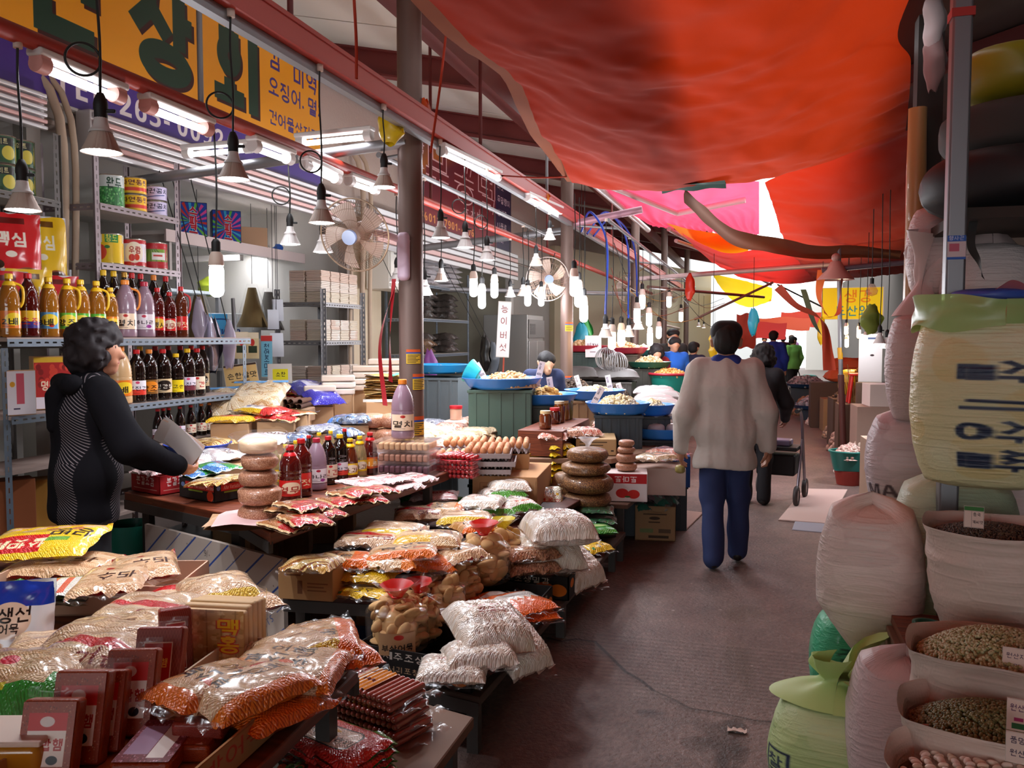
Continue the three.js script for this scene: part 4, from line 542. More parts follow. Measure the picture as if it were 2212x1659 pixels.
// ---------- packs ----------
function cells(x,y){const X=Math.floor(x),Y=Math.floor(y);let d=9;for (let i=-1;i<2;i++) for (let j=-1;j<2;j++){const a=X+i+.2+.6*hash3(X+i,Y+j,5),b=Y+j+.2+.6*hash3(X+i,Y+j,9);d=Math.min(d,(a-x) ** 2+(b-y) ** 2);} return Math.sqrt(Math.max(0,1-d*1.6));}
function pouchG(w,l,h,uv,o={}){// pillow pack lying flat, length along z, base at y = 0
  const nu=o.n??20,nv=o.n??22,sd=o.seed??1,lump=o.lump??0,lf=o.lf??5,e=o.crimp??.06,sq=o.sq??3.5;
  const P=(a,b)=>{const bb=Math.min(1,Math.abs(b)/(1-e));return Math.pow(Math.max(0,1-Math.pow(Math.abs(a),sq)),.5)*Math.pow(Math.max(0,1-Math.pow(bb,sq+.5)),.5);};
  const half=(top)=>{const g=sheet(nu,nv,(u,v)=>{const a=u*2-1,b=v*2-1,p=P(a,b),fl=Math.max(0,(Math.abs(b)-(1-e))/e),nz=noise(a*3+sd,b*3,sd),x=a*w/2*(1-.05*nz*(o.rag??.5)),z=b*l/2*(1-.03*noise(a*5,b*2,sd+4)*(o.rag??.5));
    let y=top?h*(.32+.68*p)+(lump?lump*p*cells(a*lf*.5+sd,b*lf*.5*l/w):0)+h*.1*p*noise(a*2.5,b*2.5,sd+7):h*.32*(1-p)*(o.flat?.2:1);
    y+=.006*noise(a*9,b*4,sd+11)*(1-p)+fl*.012*noise(a*4,b*8,sd);return V(x,Math.max(0,y),z);});if (!top){const uvA=g.attributes.uv;for (let i=0;i<uvA.count;i++) uvA.setY(i,.04+uvA.getY(i)*.1);} return g;};
  const t=half(true),b=half(false),ix=b.index.array;for (let i=0;i<ix.length;i+=3){const q=ix[i];ix[i]=ix[i+2];ix[i+2]=q;} b.computeVertexNormals();
  const g=mergeGeometries([uvTo(t,uv),uvTo(b,uv)]),p=g.attributes.position,u1=new Float32Array(p.count*2);for (let i=0;i<p.count;i++){u1[i*2]=p.getX(i)*5;u1[i*2+1]=p.getZ(i)*5;}
  g.setAttribute('uv1',new THREE.BufferAttribute(u1,2));return g;
}
const pg=new Map();
function pouch(name,label,cat,pos,turn,w,l,h,uv,o={}){
  const sd=o.seed??Math.floor(rr(1,4)),k=[w,l,h,uv,sd,o.lump,o.lf,o.crimp,o.flat,o.sq].join();if (!pg.has(k)) pg.set(k,pouchG(w,l,h,uv,{...o,seed:sd}));
  const g=thing(name,label,cat,pos,0,o.group);g.rotation.order='YXZ';g.rotation.set(o.rx??rr(-.05,.05),turn,o.rz??rr(-.05,.05));mesh('pack',pg.get(k),o.mat??pGloss,g);
  if (o.film){const fk='F'+w+l;if (!pg.has(fk)) pg.set(fk,[-1,1].map((s)=>sheet(14,4,(u,v)=>V((u-.5)*w*(1-.1*v),h*.32+.02*v*noise(u*7,v*2,s+3),s*(l/2-.01+v*.05)))));for (const q of pg.get(fk)) mesh('film_end',q,film,g);}
  return g;
}
// prints of the packs
const tan=(c,w,h,a='#c99a6c')=>{fill(c,a,0,0,w,h);for (let i=0;i<60;i++) disc(c,pick(['rgba(232,190,140,.5)','rgba(160,105,60,.35)','rgba(240,215,180,.45)']),rnd()*w,rnd()*h,rr(6,30),rr(3,10));};
const PK=(k,w,h,f)=>print('pk'+k,w,h,f);
const U={
  busan:PK('busan',150,210,(c,w,h)=>{tan(c,w,h,'#d9ac7e');fill(c,'#e8701c',0,0,w,34);fill(c,'#e8701c',0,h-30,w,30);disc(c,'#e89a5a',30,60,18);han(c,'부산',24,60,44,'#1a120e',.13);han(c,'어묵',60,118,40,'#1a120e',.13);disc(c,'#e05a28',116,70,18,9);}),
  busanr:PK('busanr',150,210,(c,w,h)=>{tan(c,w,h,'#dcb38a');fill(c,'#cf1e18',0,0,34,h);disc(c,'#3a7a3a',17,150,8);han(c,'부산어묵',46,40,36,'#1a120e',.13,true,1.0);fill(c,'#e87a20',120,0,30,h);}),
  orange:PK('orange',130,190,(c,w,h)=>{tan(c,w,h,'#c68a4e');fill(c,'#ea6a12',0,0,w,30);fill(c,'#ea6a12',88,0,42,h);han(c,'어묵',20,60,34,'#2a1408',.12);fill(c,'#222',20,150,46,5);fill(c,'#222',20,160,30,4);}),
  redband:PK('redband',150,200,(c,w,h)=>{tan(c,w,h,'#d8b696');c.save();c.translate(0,60);c.rotate(-.35);fill(c,'#c8181c',-40,30,260,26);c.restore();han(c,'어묵',70,20,34,'#7a1410',.12);fill(c,'#c8181c',0,h-26,w,26);}),
  yellow:PK('yellow',200,150,(c,w,h)=>{fill(c,'#efbd16',0,0,w,h);fill(c,'#c81c1c',20,12,100,56);han(c,'게맛살',26,22,32,'#fbe3b0',.15);fill(c,'#6aa02a',120,40,40,16);han(c,'명당',116,64,36,'#241408',.13);tanRow(c,20,100);}),
  tanred:PK('tanred',160,190,(c,w,h)=>{tan(c,w,h,'#dcae84');fill(c,'#a01414',0,h-28,w,28);for (let i=0;i<16;i++) fill(c,'#e0a03a',i*10,h-26+(i % 2)*12,5,8);han(c,'수라',50,50,44,'#3a140c',.12);disc(c,'#b82018',70,120,9);}),
  crab:PK('crab',170,110,(c,w,h)=>{fill(c,'#e6e0d2',0,0,w,h);for (let i=0;i<6;i++){fill(c,'#e0654c',6+i*27,10,18,h-30);fill(c,'#f0e4dc',6+i*27,10,6,h-30);} fill(c,'#3a7a34',0,h-20,w,20);fill(c,'#e8a02a',60,0,50,14);}),
  blue:PK('blue',170,190,(c,w,h)=>{fill(c,'#e6e2e4',0,0,w,h);fill(c,'#1c3aa4',0,0,w,70);disc(c,'#e8c6ac',66,104,52,48);han(c,'생선',36,70,40,'#201816',.12);han(c,'어묵',40,112,26,'#201816',.12);tanRow(c,0,168);}),
  clear:PK('clear',150,170,(c,w,h)=>{tan(c,w,h,'#d9b48e');for (let i=0;i<10;i++){c.strokeStyle='rgba(150,100,60,.5)';c.lineWidth=3;c.beginPath();c.moveTo(0,i*18+rr(-5,5));c.lineTo(w,i*18+rr(-8,8));c.stroke();} fill(c,'#e5bc2a',0,0,w,22);fill(c,'#8a5a34',40,90,60,6);}),
  ham:PK('ham',130,180,(c,w,h)=>{fill(c,'#983a1a',0,0,w,h);speck(c,w,h,['#a4583a','#6a2c18','#c07a58'],400,.8,2);fill(c,'#efe5dc',18,26,94,120);fill(c,'#c8201e',18,26,94,40);han(c,'김밥햄',24,84,27,'#b3201c',.13);disc(c,'#e8dcd8',64,46,18,12);disc(c,'#1e1c2a',40,130,14,10);disc(c,'#e0b04a',46,130,6);disc(c,'#1e1c2a',84,132,14,10);}),
  ham2:PK('ham2',130,180,(c,w,h)=>{fill(c,'#83342a',0,0,w,h);c.strokeStyle='rgba(190,110,90,.5)';c.lineWidth=1;for (let i=-20;i<30;i++){c.beginPath();c.moveTo(i*9,0);c.lineTo(i*9+90,h);c.moveTo(i*9+90,0);c.lineTo(i*9,h);c.stroke();} fill(c,'#e6d8cc',24,30,82,122);fill(c,'#b81c1e',27,33,76,116);disc(c,'#efe8e0',64,50,14,9);han(c,'부대햄',34,66,20,'#f2d060',.13);disc(c,'#4a8a3a',52,110,16,7);disc(c,'#d87058',76,122,20,9);disc(c,'#e2b43a',56,132,13,6);}),
  ham3:PK('ham3',130,100,(c,w,h)=>{fill(c,'#7c3038',0,0,w,h);speck(c,w,h,['#a0505a','#5e2028','#c890a0'],500,.8,2.4);fill(c,'#a884a0',12,16,56,66);fill(c,'#efe5dc',70,10,40,80);}),
  tofu:PK('tofu',130,170,(c,w,h)=>{fill(c,'#c49a62',0,0,w,h);for (let i=0;i<5;i++) fill(c,'rgba(120,80,40,.5)',i*28,0,3,h);speck(c,w,h,['rgba(230,200,150,.5)','rgba(150,110,60,.5)'],120,2,8);for (const [col,wt] of [['#c01810',.24],['#f0c01a',.14]]) han(c,'맥홍',76,26,46,col,wt,true,1.1);}),
  pepper:PK('pepper',150,200,(c,w,h)=>{fill(c,'#dcb888',0,0,w,h);fill(c,'#b81c18',6,6,w-12,70);fill(c,'#a86a3c',6,76,w-12,118);disc(c,'#c8321c',70,100,46,24);disc(c,'#7a6a2a',90,150,44,26);disc(c,'#5a3a1c',50,160,26,14);for (let i=0;i<7;i++){c.strokeStyle='#3a1a0c';c.lineWidth=3;c.beginPath();c.moveTo(20+i*18,140);c.lineTo(40+i*16,176);c.stroke();} han(c,'고추',36,24,34,'#f4dca0',.14);}),
  flour:PK('flour',150,200,(c,w,h)=>{fill(c,'#ecc8c4',0,0,w,h);speck(c,w,h,['rgba(255,240,240,.5)','rgba(220,160,160,.4)'],60,4,16);c.save();c.translate(30,50);han(c,'우리쌀',0,0,36,'#b81c28',.15);c.restore();fill(c,'#8a9a8a',40,110,70,8);fill(c,'#6a6a6a',40,124,50,5);}),
  seaweed:PK('seaweed',170,120,(c,w,h)=>{fill(c,'#2a70b8',0,0,w,h);fill(c,'#1f8a3c',0,0,70,60);fill(c,'#2f9a48',90,60,80,60);disc(c,'#58b0e0',100,40,40,18);disc(c,'#c8341c',50,84,14,7);han(c,'미역',84,30,32,'#eef6f8',.14);c.strokeStyle='#dfe8ee';c.lineWidth=4;c.strokeRect(2,2,w-4,h-4);}),
  noodle:PK('noodle',180,120,(c,w,h)=>{fill(c,'#d8a454',0,0,w,h);for (let i=0;i<50;i++){c.strokeStyle=pick(['#f0d9a4','#b87428','#e8c880','#7a3a18']);c.lineWidth=3;c.beginPath();c.moveTo(-10,i*4-30);c.lineTo(w,i*4+20);c.stroke();} fill(c,'#f2e6d0',50,60,70,24);han(c,'당면',56,60,22,'#7a2010',.13);}),
  whitepack:PK('whitepack',160,130,(c,w,h)=>{fill(c,'#e9e1e2',0,0,w,h);speck(c,w,h,['rgba(200,170,170,.4)','rgba(255,255,255,.6)'],60,4,18);han(c,'오징어채',18,52,30,'#2a2026',.12);}),
  anchovy:PK('anchovy',150,130,(c,w,h)=>{fill(c,'#8a8c98',0,0,w,h);for (let i=0;i<160;i++){c.strokeStyle=pick(['#c9ccd4','#3a3e4c','#e8e6e2','#6a6e7c']);c.lineWidth=3;const x=rnd()*w,y=rnd()*h;c.beginPath();c.moveTo(x,y);c.lineTo(x+rr(-16,16),y+rr(-8,8));c.stroke();}}),
  shrimp:PK('shrimp',150,130,(c,w,h)=>{fill(c,'#e2a892',0,0,w,h);for (let i=0;i<200;i++){c.strokeStyle=pick(['#f2cdb8','#cf7a68','#f6e0d2','#d8604c']);c.lineWidth=2.5;const x=rnd()*w,y=rnd()*h;c.beginPath();c.arc(x,y,6,rnd()*6,rnd()*6+2);c.stroke();}}),
  squid:PK('squid',150,130,(c,w,h)=>{fill(c,'#e4cba6',0,0,w,h);for (let i=0;i<140;i++){c.strokeStyle=pick(['#f4e6cc','#c9a06a','#ecd6b4','#b8895a']);c.lineWidth=2.5;const x=rnd()*w,y=rnd()*h;c.beginPath();c.moveTo(x,y);c.lineTo(x+rr(-34,34),y+rr(-10,10));c.stroke();}}),
  ricecake:PK('ricecake',140,140,(c,w,h)=>{fill(c,'#e9d9c9',0,0,w,h);speck(c,w,h,['#f5ece2','#dcc6b2','#efe2d4'],220,4,8);han(c,'떡볶이',40,60,18,'rgba(150,70,70,.6)',.1);fill(c,'rgba(220,150,150,.7)',30,88,60,6);}),
  rcgreen:PK('rcgreen',150,190,(c,w,h)=>{fill(c,'#e6d3c6',0,0,w,h);speck(c,w,h,['#f3e8e0','#d9bfae'],160,5,10);fill(c,'#4c9a2c',0,0,w,22);fill(c,'#4c9a2c',0,h-24,50,24);fill(c,'#c8281c',60,40,60,26);han(c,'떡국',64,40,24,'#f8eec0',.14);disc(c,'#3a2a80',44,100,12,8);han(c,'송학',60,110,34,'#241410',.12);}),
  yelbox:PK('yelbox',180,130,(c,w,h)=>{fill(c,'#efc81a',0,0,w,h);fill(c,'#e6e2d8',20,26,140,74);han(c,'국수',60,36,40,'#2a4a8a',.12);fill(c,'#3a7a34',20,100,60,10);}),
  dots:PK('dots',130,180,(c,w,h)=>{fill(c,'#e8e2c8',0,0,w,h);fill(c,'#dcd23a',0,0,w,26);speck(c,w,h,['#e8b83a'],14,6,7);speck(c,w,h,['#b8341c'],14,2.5,3);han(c,'쌀국수',26,60,28,'#b3241c',.12);han(c,'떡',50,110,30,'#2a1a14',.12);disc(c,'#8ac0d8',30,160,30,14);}),
  radish:PK('radish',210,150,(c,w,h)=>{fill(c,'#cf2420',0,0,w,h);c.strokeStyle='rgba(240,120,100,.5)';c.lineWidth=2;for (let i=0;i<26;i++){c.beginPath();c.moveTo(i*8,0);c.lineTo(i*8+6,h);c.stroke();} c.fillStyle='#2a1812';c.beginPath();c.roundRect(44,32,120,78,18);c.fill();c.fillStyle='#efd2bc';c.beginPath();c.roundRect(48,36,112,70,16);c.fill();han(c,'싱싱단무지',54,56,20,'#241410',.13);disc(c,'#d8341c',104,46,10,5);disc(c,'#e2a02a',90,92,16,7);fill(c,'#5a9a2a',0,h-16,w,16);fill(c,'#1f5a2a',0,0,12,h);}),
  radish2:PK('radish2',200,120,(c,w,h)=>{fill(c,'#c8202a',0,0,w,h);disc(c,'#1a2a1c',100,60,60,34);for (let i=0;i<40;i++) disc(c,pick(['#e8b43a','#d84a2a','#efe6dc','#4a8a3a']),100+rr(-46,46),60+rr(-24,24),rr(3,9));}),
  sausage:PK('sausage',170,110,(c,w,h)=>{fill(c,'#a04c3c',0,0,w,h);}),
  kelp:PK('kelp',150,110,(c,w,h)=>{fill(c,'#1d4a2c',0,0,w,h);for (let i=0;i<120;i++){c.strokeStyle=pick(['#2f7a44','#0f2a1a','#3a8a54','#5a3040']);c.lineWidth=3;const x=rnd()*w,y=rnd()*h;c.beginPath();c.moveTo(x,y);c.lineTo(x+rr(-12,12),y+rr(-12,12));c.stroke();}}),
  sesame:PK('sesame',120,120,(c,w,h)=>{fill(c,'#a86c4c',0,0,w,h);speck(c,w,h,['#c48a66','#7c4a30','#d8a884','#5e3420'],1600,.8,1.8);}),
  perilla:PK('perilla',120,120,(c,w,h)=>{fill(c,'#6a4428',0,0,w,h);speck(c,w,h,['#9a6a3c','#3a2012','#b8894c','#2a160c'],1700,.8,1.8);}),
  brownbag:PK('brownbag',130,130,(c,w,h)=>{fill(c,'#b08062',0,0,w,h);speck(c,w,h,['#c89878','#8e6044','#dcb498'],300,1,5);}),
  bluegray:PK('bluegray',120,100,(c,w,h)=>{fill(c,'#5a6478',0,0,w,h);speck(c,w,h,['#8a98b0','#2a303c','#c4ccd8','#3a6ab0'],120,2,9);}),
  redtub:PK('redtub',120,90,(c,w,h)=>{fill(c,'#a8201c',0,0,w,h);han(c,'맛다시',12,26,30,'#f6dcb4',.14);fill(c,'#e8b83a',0,70,w,8);}),
};
function tanRow(c,x,y){for (let i=0;i<12;i++) disc(c,pick(['#d89a62','#c47a44','#e8b684']),x+i*15,y+(i % 3)*12,12,8);}
const on=(px,py,y)=>onY(px,py,y);
// ---------- tables and steps ----------
const slab=(poly,y,t)=>{const s=new THREE.Shape(poly.map(([x,z])=>new THREE.Vector2(x,-z)));return new THREE.ExtrudeGeometry(s,{depth:t,bevelEnabled:true,bevelSize:.004,bevelThickness:.004,bevelSegments:1}).rotateX(-Math.PI/2).translate(0,y-t-.004,0);};
const woodTex=noiseTex(256,(u,v)=>{const n=noise(u*4,v*60)+.5*noise(u*9,v*150,3);return [150+34*n,98+26*n,66+20*n];},true),woodMat=M(0xb98a78,.5,{map:woodTex}),steelDark=M(0x4a4542,.5,{metalness:.4});
function stand(name,label,poly,y,t,legs,m,o={}){const g=thing(name,label,'table');mesh('top',uvWorld(slab(poly,y,t)),m,g);for (const [x,z] of legs) mesh('leg',box(.045,y-t,.045,x,(y-t)/2,z),steelDark,g);if (o.edge) for (let i=0;i<o.edge;i++){const [a,b]=[poly[i],poly[(i+1) % poly.length]];mesh('edge_bar',beam(V(a[0],y-t-.02,a[1]),V(b[0],y-t-.02,b[1]),.02,.05),steelDark,g);} return g;}
const YA=.62,YB=.75,YC=.5,YD=.25,YE=.34;
stand('display_table','near table heaped with fish cake packs and ham blocks',[[-1.1,-2.12],[-3.3,-2.9],[-3.3,-.95],[-1.02,-.95]],YA,.03,[[-1.16,-2.05],[-3.2,-2.7],[-1.1,-1],[-3.2,-1],[-2.2,-2.4]],woodMat,{edge:2});
stand('low_bench','low wooden bench under the sausages and red radish packs',[[-.88,-2.5],[-1.5,-2.66],[-1.5,-1.5],[-.88,-1.5]],YE,.03,[[-.94,-2.44],[-1.44,-2.58],[-.94,-1.56],[-1.44,-1.56]],M(0x6a4a34,.7));
stand('main_counter','long counter with reddish wooden edge crowded with bottles and pouches',[[-1.98,-3.05],[-2.3,-3.3],[-3.25,-3.64],[-3.25,-7.3],[-1.75,-7.3],[-1.84,-4.7]],YB,.045,[[-2.4,-3.42],[-3.2,-3.75],[-1.9,-4.6],[-3.2,-7.2],[-1.82,-7.2]],woodMat,{edge:2});
stand('step_board','middle step board with fish cake and rice cake packs',[[-1.36,-3.08],[-1.9,-3.02],[-1.9,-5.66],[-1.1,-5.66]],YC,.025,[[-1.44,-3.14],[-1.86,-3.1],[-1.2,-5.2],[-1.86,-5.2],[-1.3,-4.2]],M(0x7a4a34,.6,{map:woodTex}),{edge:1});
stand('step_board','lowest step along the lane carrying tangerine cartons',[[-.97,-2.84],[-1.5,-2.96],[-1.5,-5.6],[-.86,-5.6]],YD,.025,[[-1.02,-2.92],[-1.44,-3],[-.93,-5.5],[-1.44,-5.5],[-.98,-4.2]],M(0x4a3a30,.7),{edge:1});
stand('step_board','step board under the grain bags and tomato carton',[[-.86,-5.7],[-1.7,-5.7],[-1.7,-7.6],[-.72,-7.6]],.42,.025,[[-.92,-5.78],[-1.64,-5.78],[-.8,-7.5],[-1.64,-7.5]],M(0x6a5040,.7));
{// white panel with blue stripes in front of the counter
  const a=V(-3.05,0,-3.56),b=V(-1.98,0,-3.16),L=a.distanceTo(b);const t=canvasTex(512,256,(c,w,h)=>{fill(c,'#cdbcae',0,0,w,h);for (let i=-4;i<12;i++){c.strokeStyle='#2a4a9c';c.lineWidth=i % 2?2:4;c.beginPath();c.moveTo(i*60,h);c.lineTo(i*60+330,0);c.stroke();} c.font='18px sans-serif';c.fillStyle='#2a4a9c';for (let i=0;i<5;i++){c.save();c.translate(90+i*90,150-(i % 2)*40);c.rotate(-.66);fill(c,'#cdbcae',-4,-16,60,20);c.fillStyle='#2a4a9c';c.fillText('S T S',0,0);c.restore();} speck(c,w,h,['rgba(90,60,40,.6)'],60,.6,2);c.font='18px serif';c.fillStyle='#241c18';c.fillText("9/배미상",240,36);});
  const g=thing('panel_board','white sheet steel panel with diagonal blue stripes below the counter','panel',V((a.x+b.x)/2,0,(a.z+b.z)/2),Math.atan2(-(b.z-a.z),b.x-a.x));mesh('sheet',box(L,.58,.02,0,.32,0),M(0xcdbcae,.5),g);mesh('face',new THREE.PlaneGeometry(L,.58).translate(0,.32,.0115),M(0xffffff,.45,{map:t}),g);mesh('handle',tube([V(-L/2+.05,.35,.012),V(-L/2+.05,.34,.05),V(-L/2+.05,.22,.05),V(-L/2+.05,.21,.012)],.008,12,8),steel,g);mesh('foot',box(L,.03,.05,0,.015,-.02),steelDark,g);}
// ---------- near table: packs ----------
function prop(p,y,w,d,label){const b=p.x>-3.22?YB+.004:.002;if (y-b>.01){const m=tag(mesh('stock_carton',box(w,y-b-.002,d,0,(y-b)/2,0,.004),M(0xb08a64,.85)),'brown stock carton under the '+label.split(' ').slice(0,9).join(' '),'box');m.position.set(p.x,b,p.z);m.rotation.y=.4;}}
const G1=(px,py,y,turn,w,l,h,uv,label,o={})=>{const p=o.at?o.at.clone():o.d?atD(px,py,o.d):on(px,py,y+h*.6);if (o.d){y=p.y-h*.5;prop(p,y,w*.8,l*.8,label);} p.y=y;return pouch(o.name??'fish_cake_pack',label,o.cat??'food pack',p,turn,w,l,h,uv,o);};
const y0=YA+.002;
// cartons under the packs
function openCarton(name,label,p,w,d,h,turn,col,uv,o={}){const g=thing(name,label,'carton',p,turn,o.group),m=M(col,.85),t=.006;mesh('bottom',box(w,t,d,0,t/2,0),m,g);for (const s of [-1,1]){mesh('side',box(w,h,t,0,h/2,s*(d/2-t/2)),m,g);mesh('side',box(t,h,d,s*(w/2-t/2),h/2,0),m,g);} if (uv){mesh('print',uvTo(new THREE.PlaneGeometry(w*.98,h*.94).translate(0,h/2,d/2+.002),uv),pPaper,g);mesh('print',uvTo(new THREE.PlaneGeometry(d*.98,h*.94).rotateY(Math.PI/2).translate(w/2+.002,h/2,0),uv),pPaper,g);} return g;}
const krUv=print('kraft',260,50,(c,w,h)=>{fill(c,'#c2925c',0,0,w,h);han(c,'자사 일반어묵',40,6,30,'#c84a30',.1);han(c,'품 보장 맛이 좋 기업품',20,38,10,'#4a2a18',.12);fill(c,'#c03a24',226,8,26,26);});
const whUv=print('whitecar',260,50,(c,w,h)=>{fill(c,'#d6bfa6',0,0,w,h);fill(c,'#b02820',0,36,w,3);fill(c,'#c03a30',200,6,30,12);fill(c,'#3a6a3a',160,10,10,14);fill(c,'#7a6a5a',60,12,40,16);});
openCarton('open_carton','white shallow carton under the orange fish cake packs at the table corner',V(-1.28,y0,-1.94),.36,.32,.075,.12,0xcdb39a,whUv);openCarton('open_carton','orange printed kraft carton in front of the ham blocks',V(-1.3,y0,-1.36),.42,.7,.075,.06,0xb98550,krUv);openCarton('open_carton','plain brown tray carton beneath the rear packs',V(-2.3,y0,-2.42),.7,.34,.1,.32,0xc39a80,null);
const W1=y0+.01;
G1(700,1372,W1+.05,.6,.2,.27,.05,U.orange,'orange tipped fish cake pack at the far corner of the near table',{film:1});G1(735,1400,W1+.02,.9,.17,.26,.05,U.orange,'orange ended fish cake pack over the white carton edge',{film:1});G1(640,1388,W1+.06,1.2,.18,.24,.045,U.clear,'clear fish cake pack with orange strip behind the red ended pack');G1(665,1440,W1+.05,.25,.19,.27,.055,U.busanr,'fish cake pack with shiny red side lying on the white carton',{film:1});G1(590,1425,W1+.06,.2,.2,.28,.05,U.busan,'fish cake pack between the red sided and the orange packs',{film:1});
G1(540,1480,W1+.07,-.35,.21,.3,.06,U.busanr,'large orange sided fish cake pack lying across the kraft carton',{film:1,seed:3});G1(462,1470,W1+.07,-.35,.2,.3,.06,U.busan,'large fish cake pack with black lettering beside the ham blocks',{film:1,seed:2});G1(590,1520,W1+.02,-.3,.2,.27,.05,U.orange,'orange fish cake pack hanging over the kraft carton edge',{film:1});
// rear of the near table
G1(95,1165,YA+.14,.35,.42,.3,.06,U.yellow,'big yellow crab stick pack on top of the rear pile',{rz:.05,rx:.16,seed:2,film:1});G1(140,1215,YA+.06,.3,.4,.28,.06,U.tanred,'tan pack under the big yellow pack');G1(60,1180,YA+.07,.5,.36,.28,.06,U.clear,'clear tan pack below the yellow pack at the left');G1(245,1245,YA+.115,.5,.23,.3,.045,U.tanred,'tan fish cake pack with dark red patterned end',{film:1,rz:.05});G1(315,1218,YA+.115,.75,.22,.3,.05,U.tanred,'second tan pack with dark red end at the carton rim',{film:1});
for (let i=0;i<4;i++) G1(95+i*6,1268+i*6,YA+.1-i*.026,.5,.3,.2,.026,U.crab,'flat pack of pink crab sticks in a stack on the near table',{group:'stack of crab stick packs',name:'crab_stick_pack',flat:1});
G1(470,1272,YA+.06,.8,.26,.3,.075,U.clear,'puffy clear pack with yellow print near the striped panel',{film:1,lump:.012});G1(520,1290,YA+.05,1.0,.2,.3,.055,U.tanred,'clear pack with red end beside the yellow printed one',{film:1});G1(400,1282,YA+.03,.6,.26,.28,.07,U.redband,'fish cake pack with orange band behind the middle pile',{film:1});
G1(330,1325,YA+.06,.3,.34,.3,.09,U.redband,'puffy clear fish cake bag with slanted red band',{lump:.014,lf:4,film:1});G1(420,1330,YA+.05,.2,.28,.26,.07,U.redband,'clear fish cake bag with broad red hem',{film:1,lump:.01,seed:2});G1(245,1380,YA+.05,.25,.34,.32,.1,U.clear,'large clear bag of brown fish cake slices',{lump:.02,lf:4,film:1});G1(215,1432,YA+.03,.15,.34,.3,.11,U.redband,'clear bag of round fish cakes with red triangles',{lump:.03,lf:4,seed:2,film:1});G1(60,1470,YA+.03,.3,.34,.32,.12,PK('greenfc',150,180,(c,w,h)=>{tan(c,w,h,'#d2a878');fill(c,'#3a9a34',0,0,w,26);fill(c,'#e2d23a',30,20,50,10);disc(c,'#d0203a',66,70,10);for (let i=0;i<14;i++) fill(c,'rgba(130,85,45,.5)',30,84+i*6,90,2);fill(c,'#3a9a34',120,0,30,50);}),'green ended bag of folded fish cake sheets',{lump:.02,lf:4,film:1});
G1(130,1400,YA+.02,.6,.3,.3,.07,U.clear,'flat tan pack under the clear bags near the blue pouch');
// blue pouch standing
{const p=on(42,1400,YA);standBag(p.setY(YA+.002),.2,.2,U.blue,.55,'blue and white pouch with a round portrait circle standing up',undefined,.1);}
// ham blocks
function hamBlock(p,turn,lean,uv,label,w=.1,h=.17,t=.035,flat=false){const g=thing('ham_block',label,'ham',p);g.rotation.order='YXZ';g.rotation.set(flat?-Math.PI/2+lean:-lean,turn,0);const b=new RoundedBoxGeometry(w,h,t,3,.01).translate(0,h/2,flat?t/2:0);mesh('block',b,M(uv===U.ham2?0x8a2a1c:0x93380f,.4,{specularIntensity:.5,clearcoat:.35,clearcoatRoughness:.2,bumpMap:fineBump,bumpScale:.001}),g);mesh('label',uvTo(new THREE.PlaneGeometry(w*.94,h*.94).translate(0,h/2,(flat?t:t/2)+.0015),uv),M(0xffffff,.4,{map:atlasTex,specularIntensity:.4,clearcoat:.25,clearcoatRoughness:.2}),g);mesh('wrapper',sheet(10,3,(u,v)=>V((u-.5)*w*1.05,h+v*.025,(flat?t/2:0)+.008*noise(u*8,v*2))),film,g);return g;}
const hb=(px,py,y,...a)=>hamBlock(on(px,py,y).setY(y),...a);
hb(382,1470,y0+.01,.75,.12,U.ham2,'narrow dark ham block standing beside the fried tofu block',.085,.2,.04);hb(335,1540,y0+.01,.35,.35,U.ham2,'ham block with red picture label leaning back',.12,.21,.045);hb(275,1590,y0+.01,.35,.35,U.ham,'ham block with kimbap label leaning beside the red labelled one',.12,.2,.045);hb(215,1625,y0+.01,.35,.35,U.ham,'ham block half hidden between two kimbap hams',.1,.18,.04);hb(165,1650,y0+.01,.3,.3,U.ham,'upright kimbap ham block with white label',.12,.2,.045);hb(100,1690,y0+.01,.3,.3,U.ham,'ham block at the near edge beside the amber tray',.12,.17,.045);
hb(425,1600,y0+.045,.25,.03,U.ham2,'flat ham block with picture label on top of the stack',.12,.19,.04,true);hb(390,1650,y0+.01,.3,.03,U.ham,'flat kimbap ham block below the top one',.13,.2,.04,true);hb(300,1690,y0+.012,.3,.02,U.ham3,'flat mauve ham block at the near edge',.13,.2,.04,true);
{const p=on(485,1425,y0+.01),g=thing('fried_tofu_block','upright block of fried tofu sheets with yellow lettering','food pack',p.setY(y0+.01),.15);mesh('sheets',joined(Array.from({length:5},(_,i)=>box(.2,rr(.16,.18),.028,0,.09,-.06+i*.03,.008))),M(0xc39a62,.6),g);mesh('label',uvTo(new THREE.PlaneGeometry(.2,.17).translate(0,.09,.078),U.tofu),pGloss,g);mesh('wrapper',sheet(16,8,(u,v)=>{const a=u*6.283;return V(sgnPow(Math.cos(a),.5)*.115,v*.2,sgnPow(Math.sin(a),.5)*.09+.004*noise(u*20,v*5));}),film,g);}
{const p=on(40,1680,y0),g=thing('amber_tray','amber jelly tray with white rim at the table edge','tray',p.setY(y0),.3);mesh('tray',box(.16,.1,.12,0,.05,0,.02),M(0xb8791c,.15,{clearcoat:1}),g);mesh('lid',box(.17,.012,.13,0,.105,0,.004),M(0xd8c0b0,.4),g);}
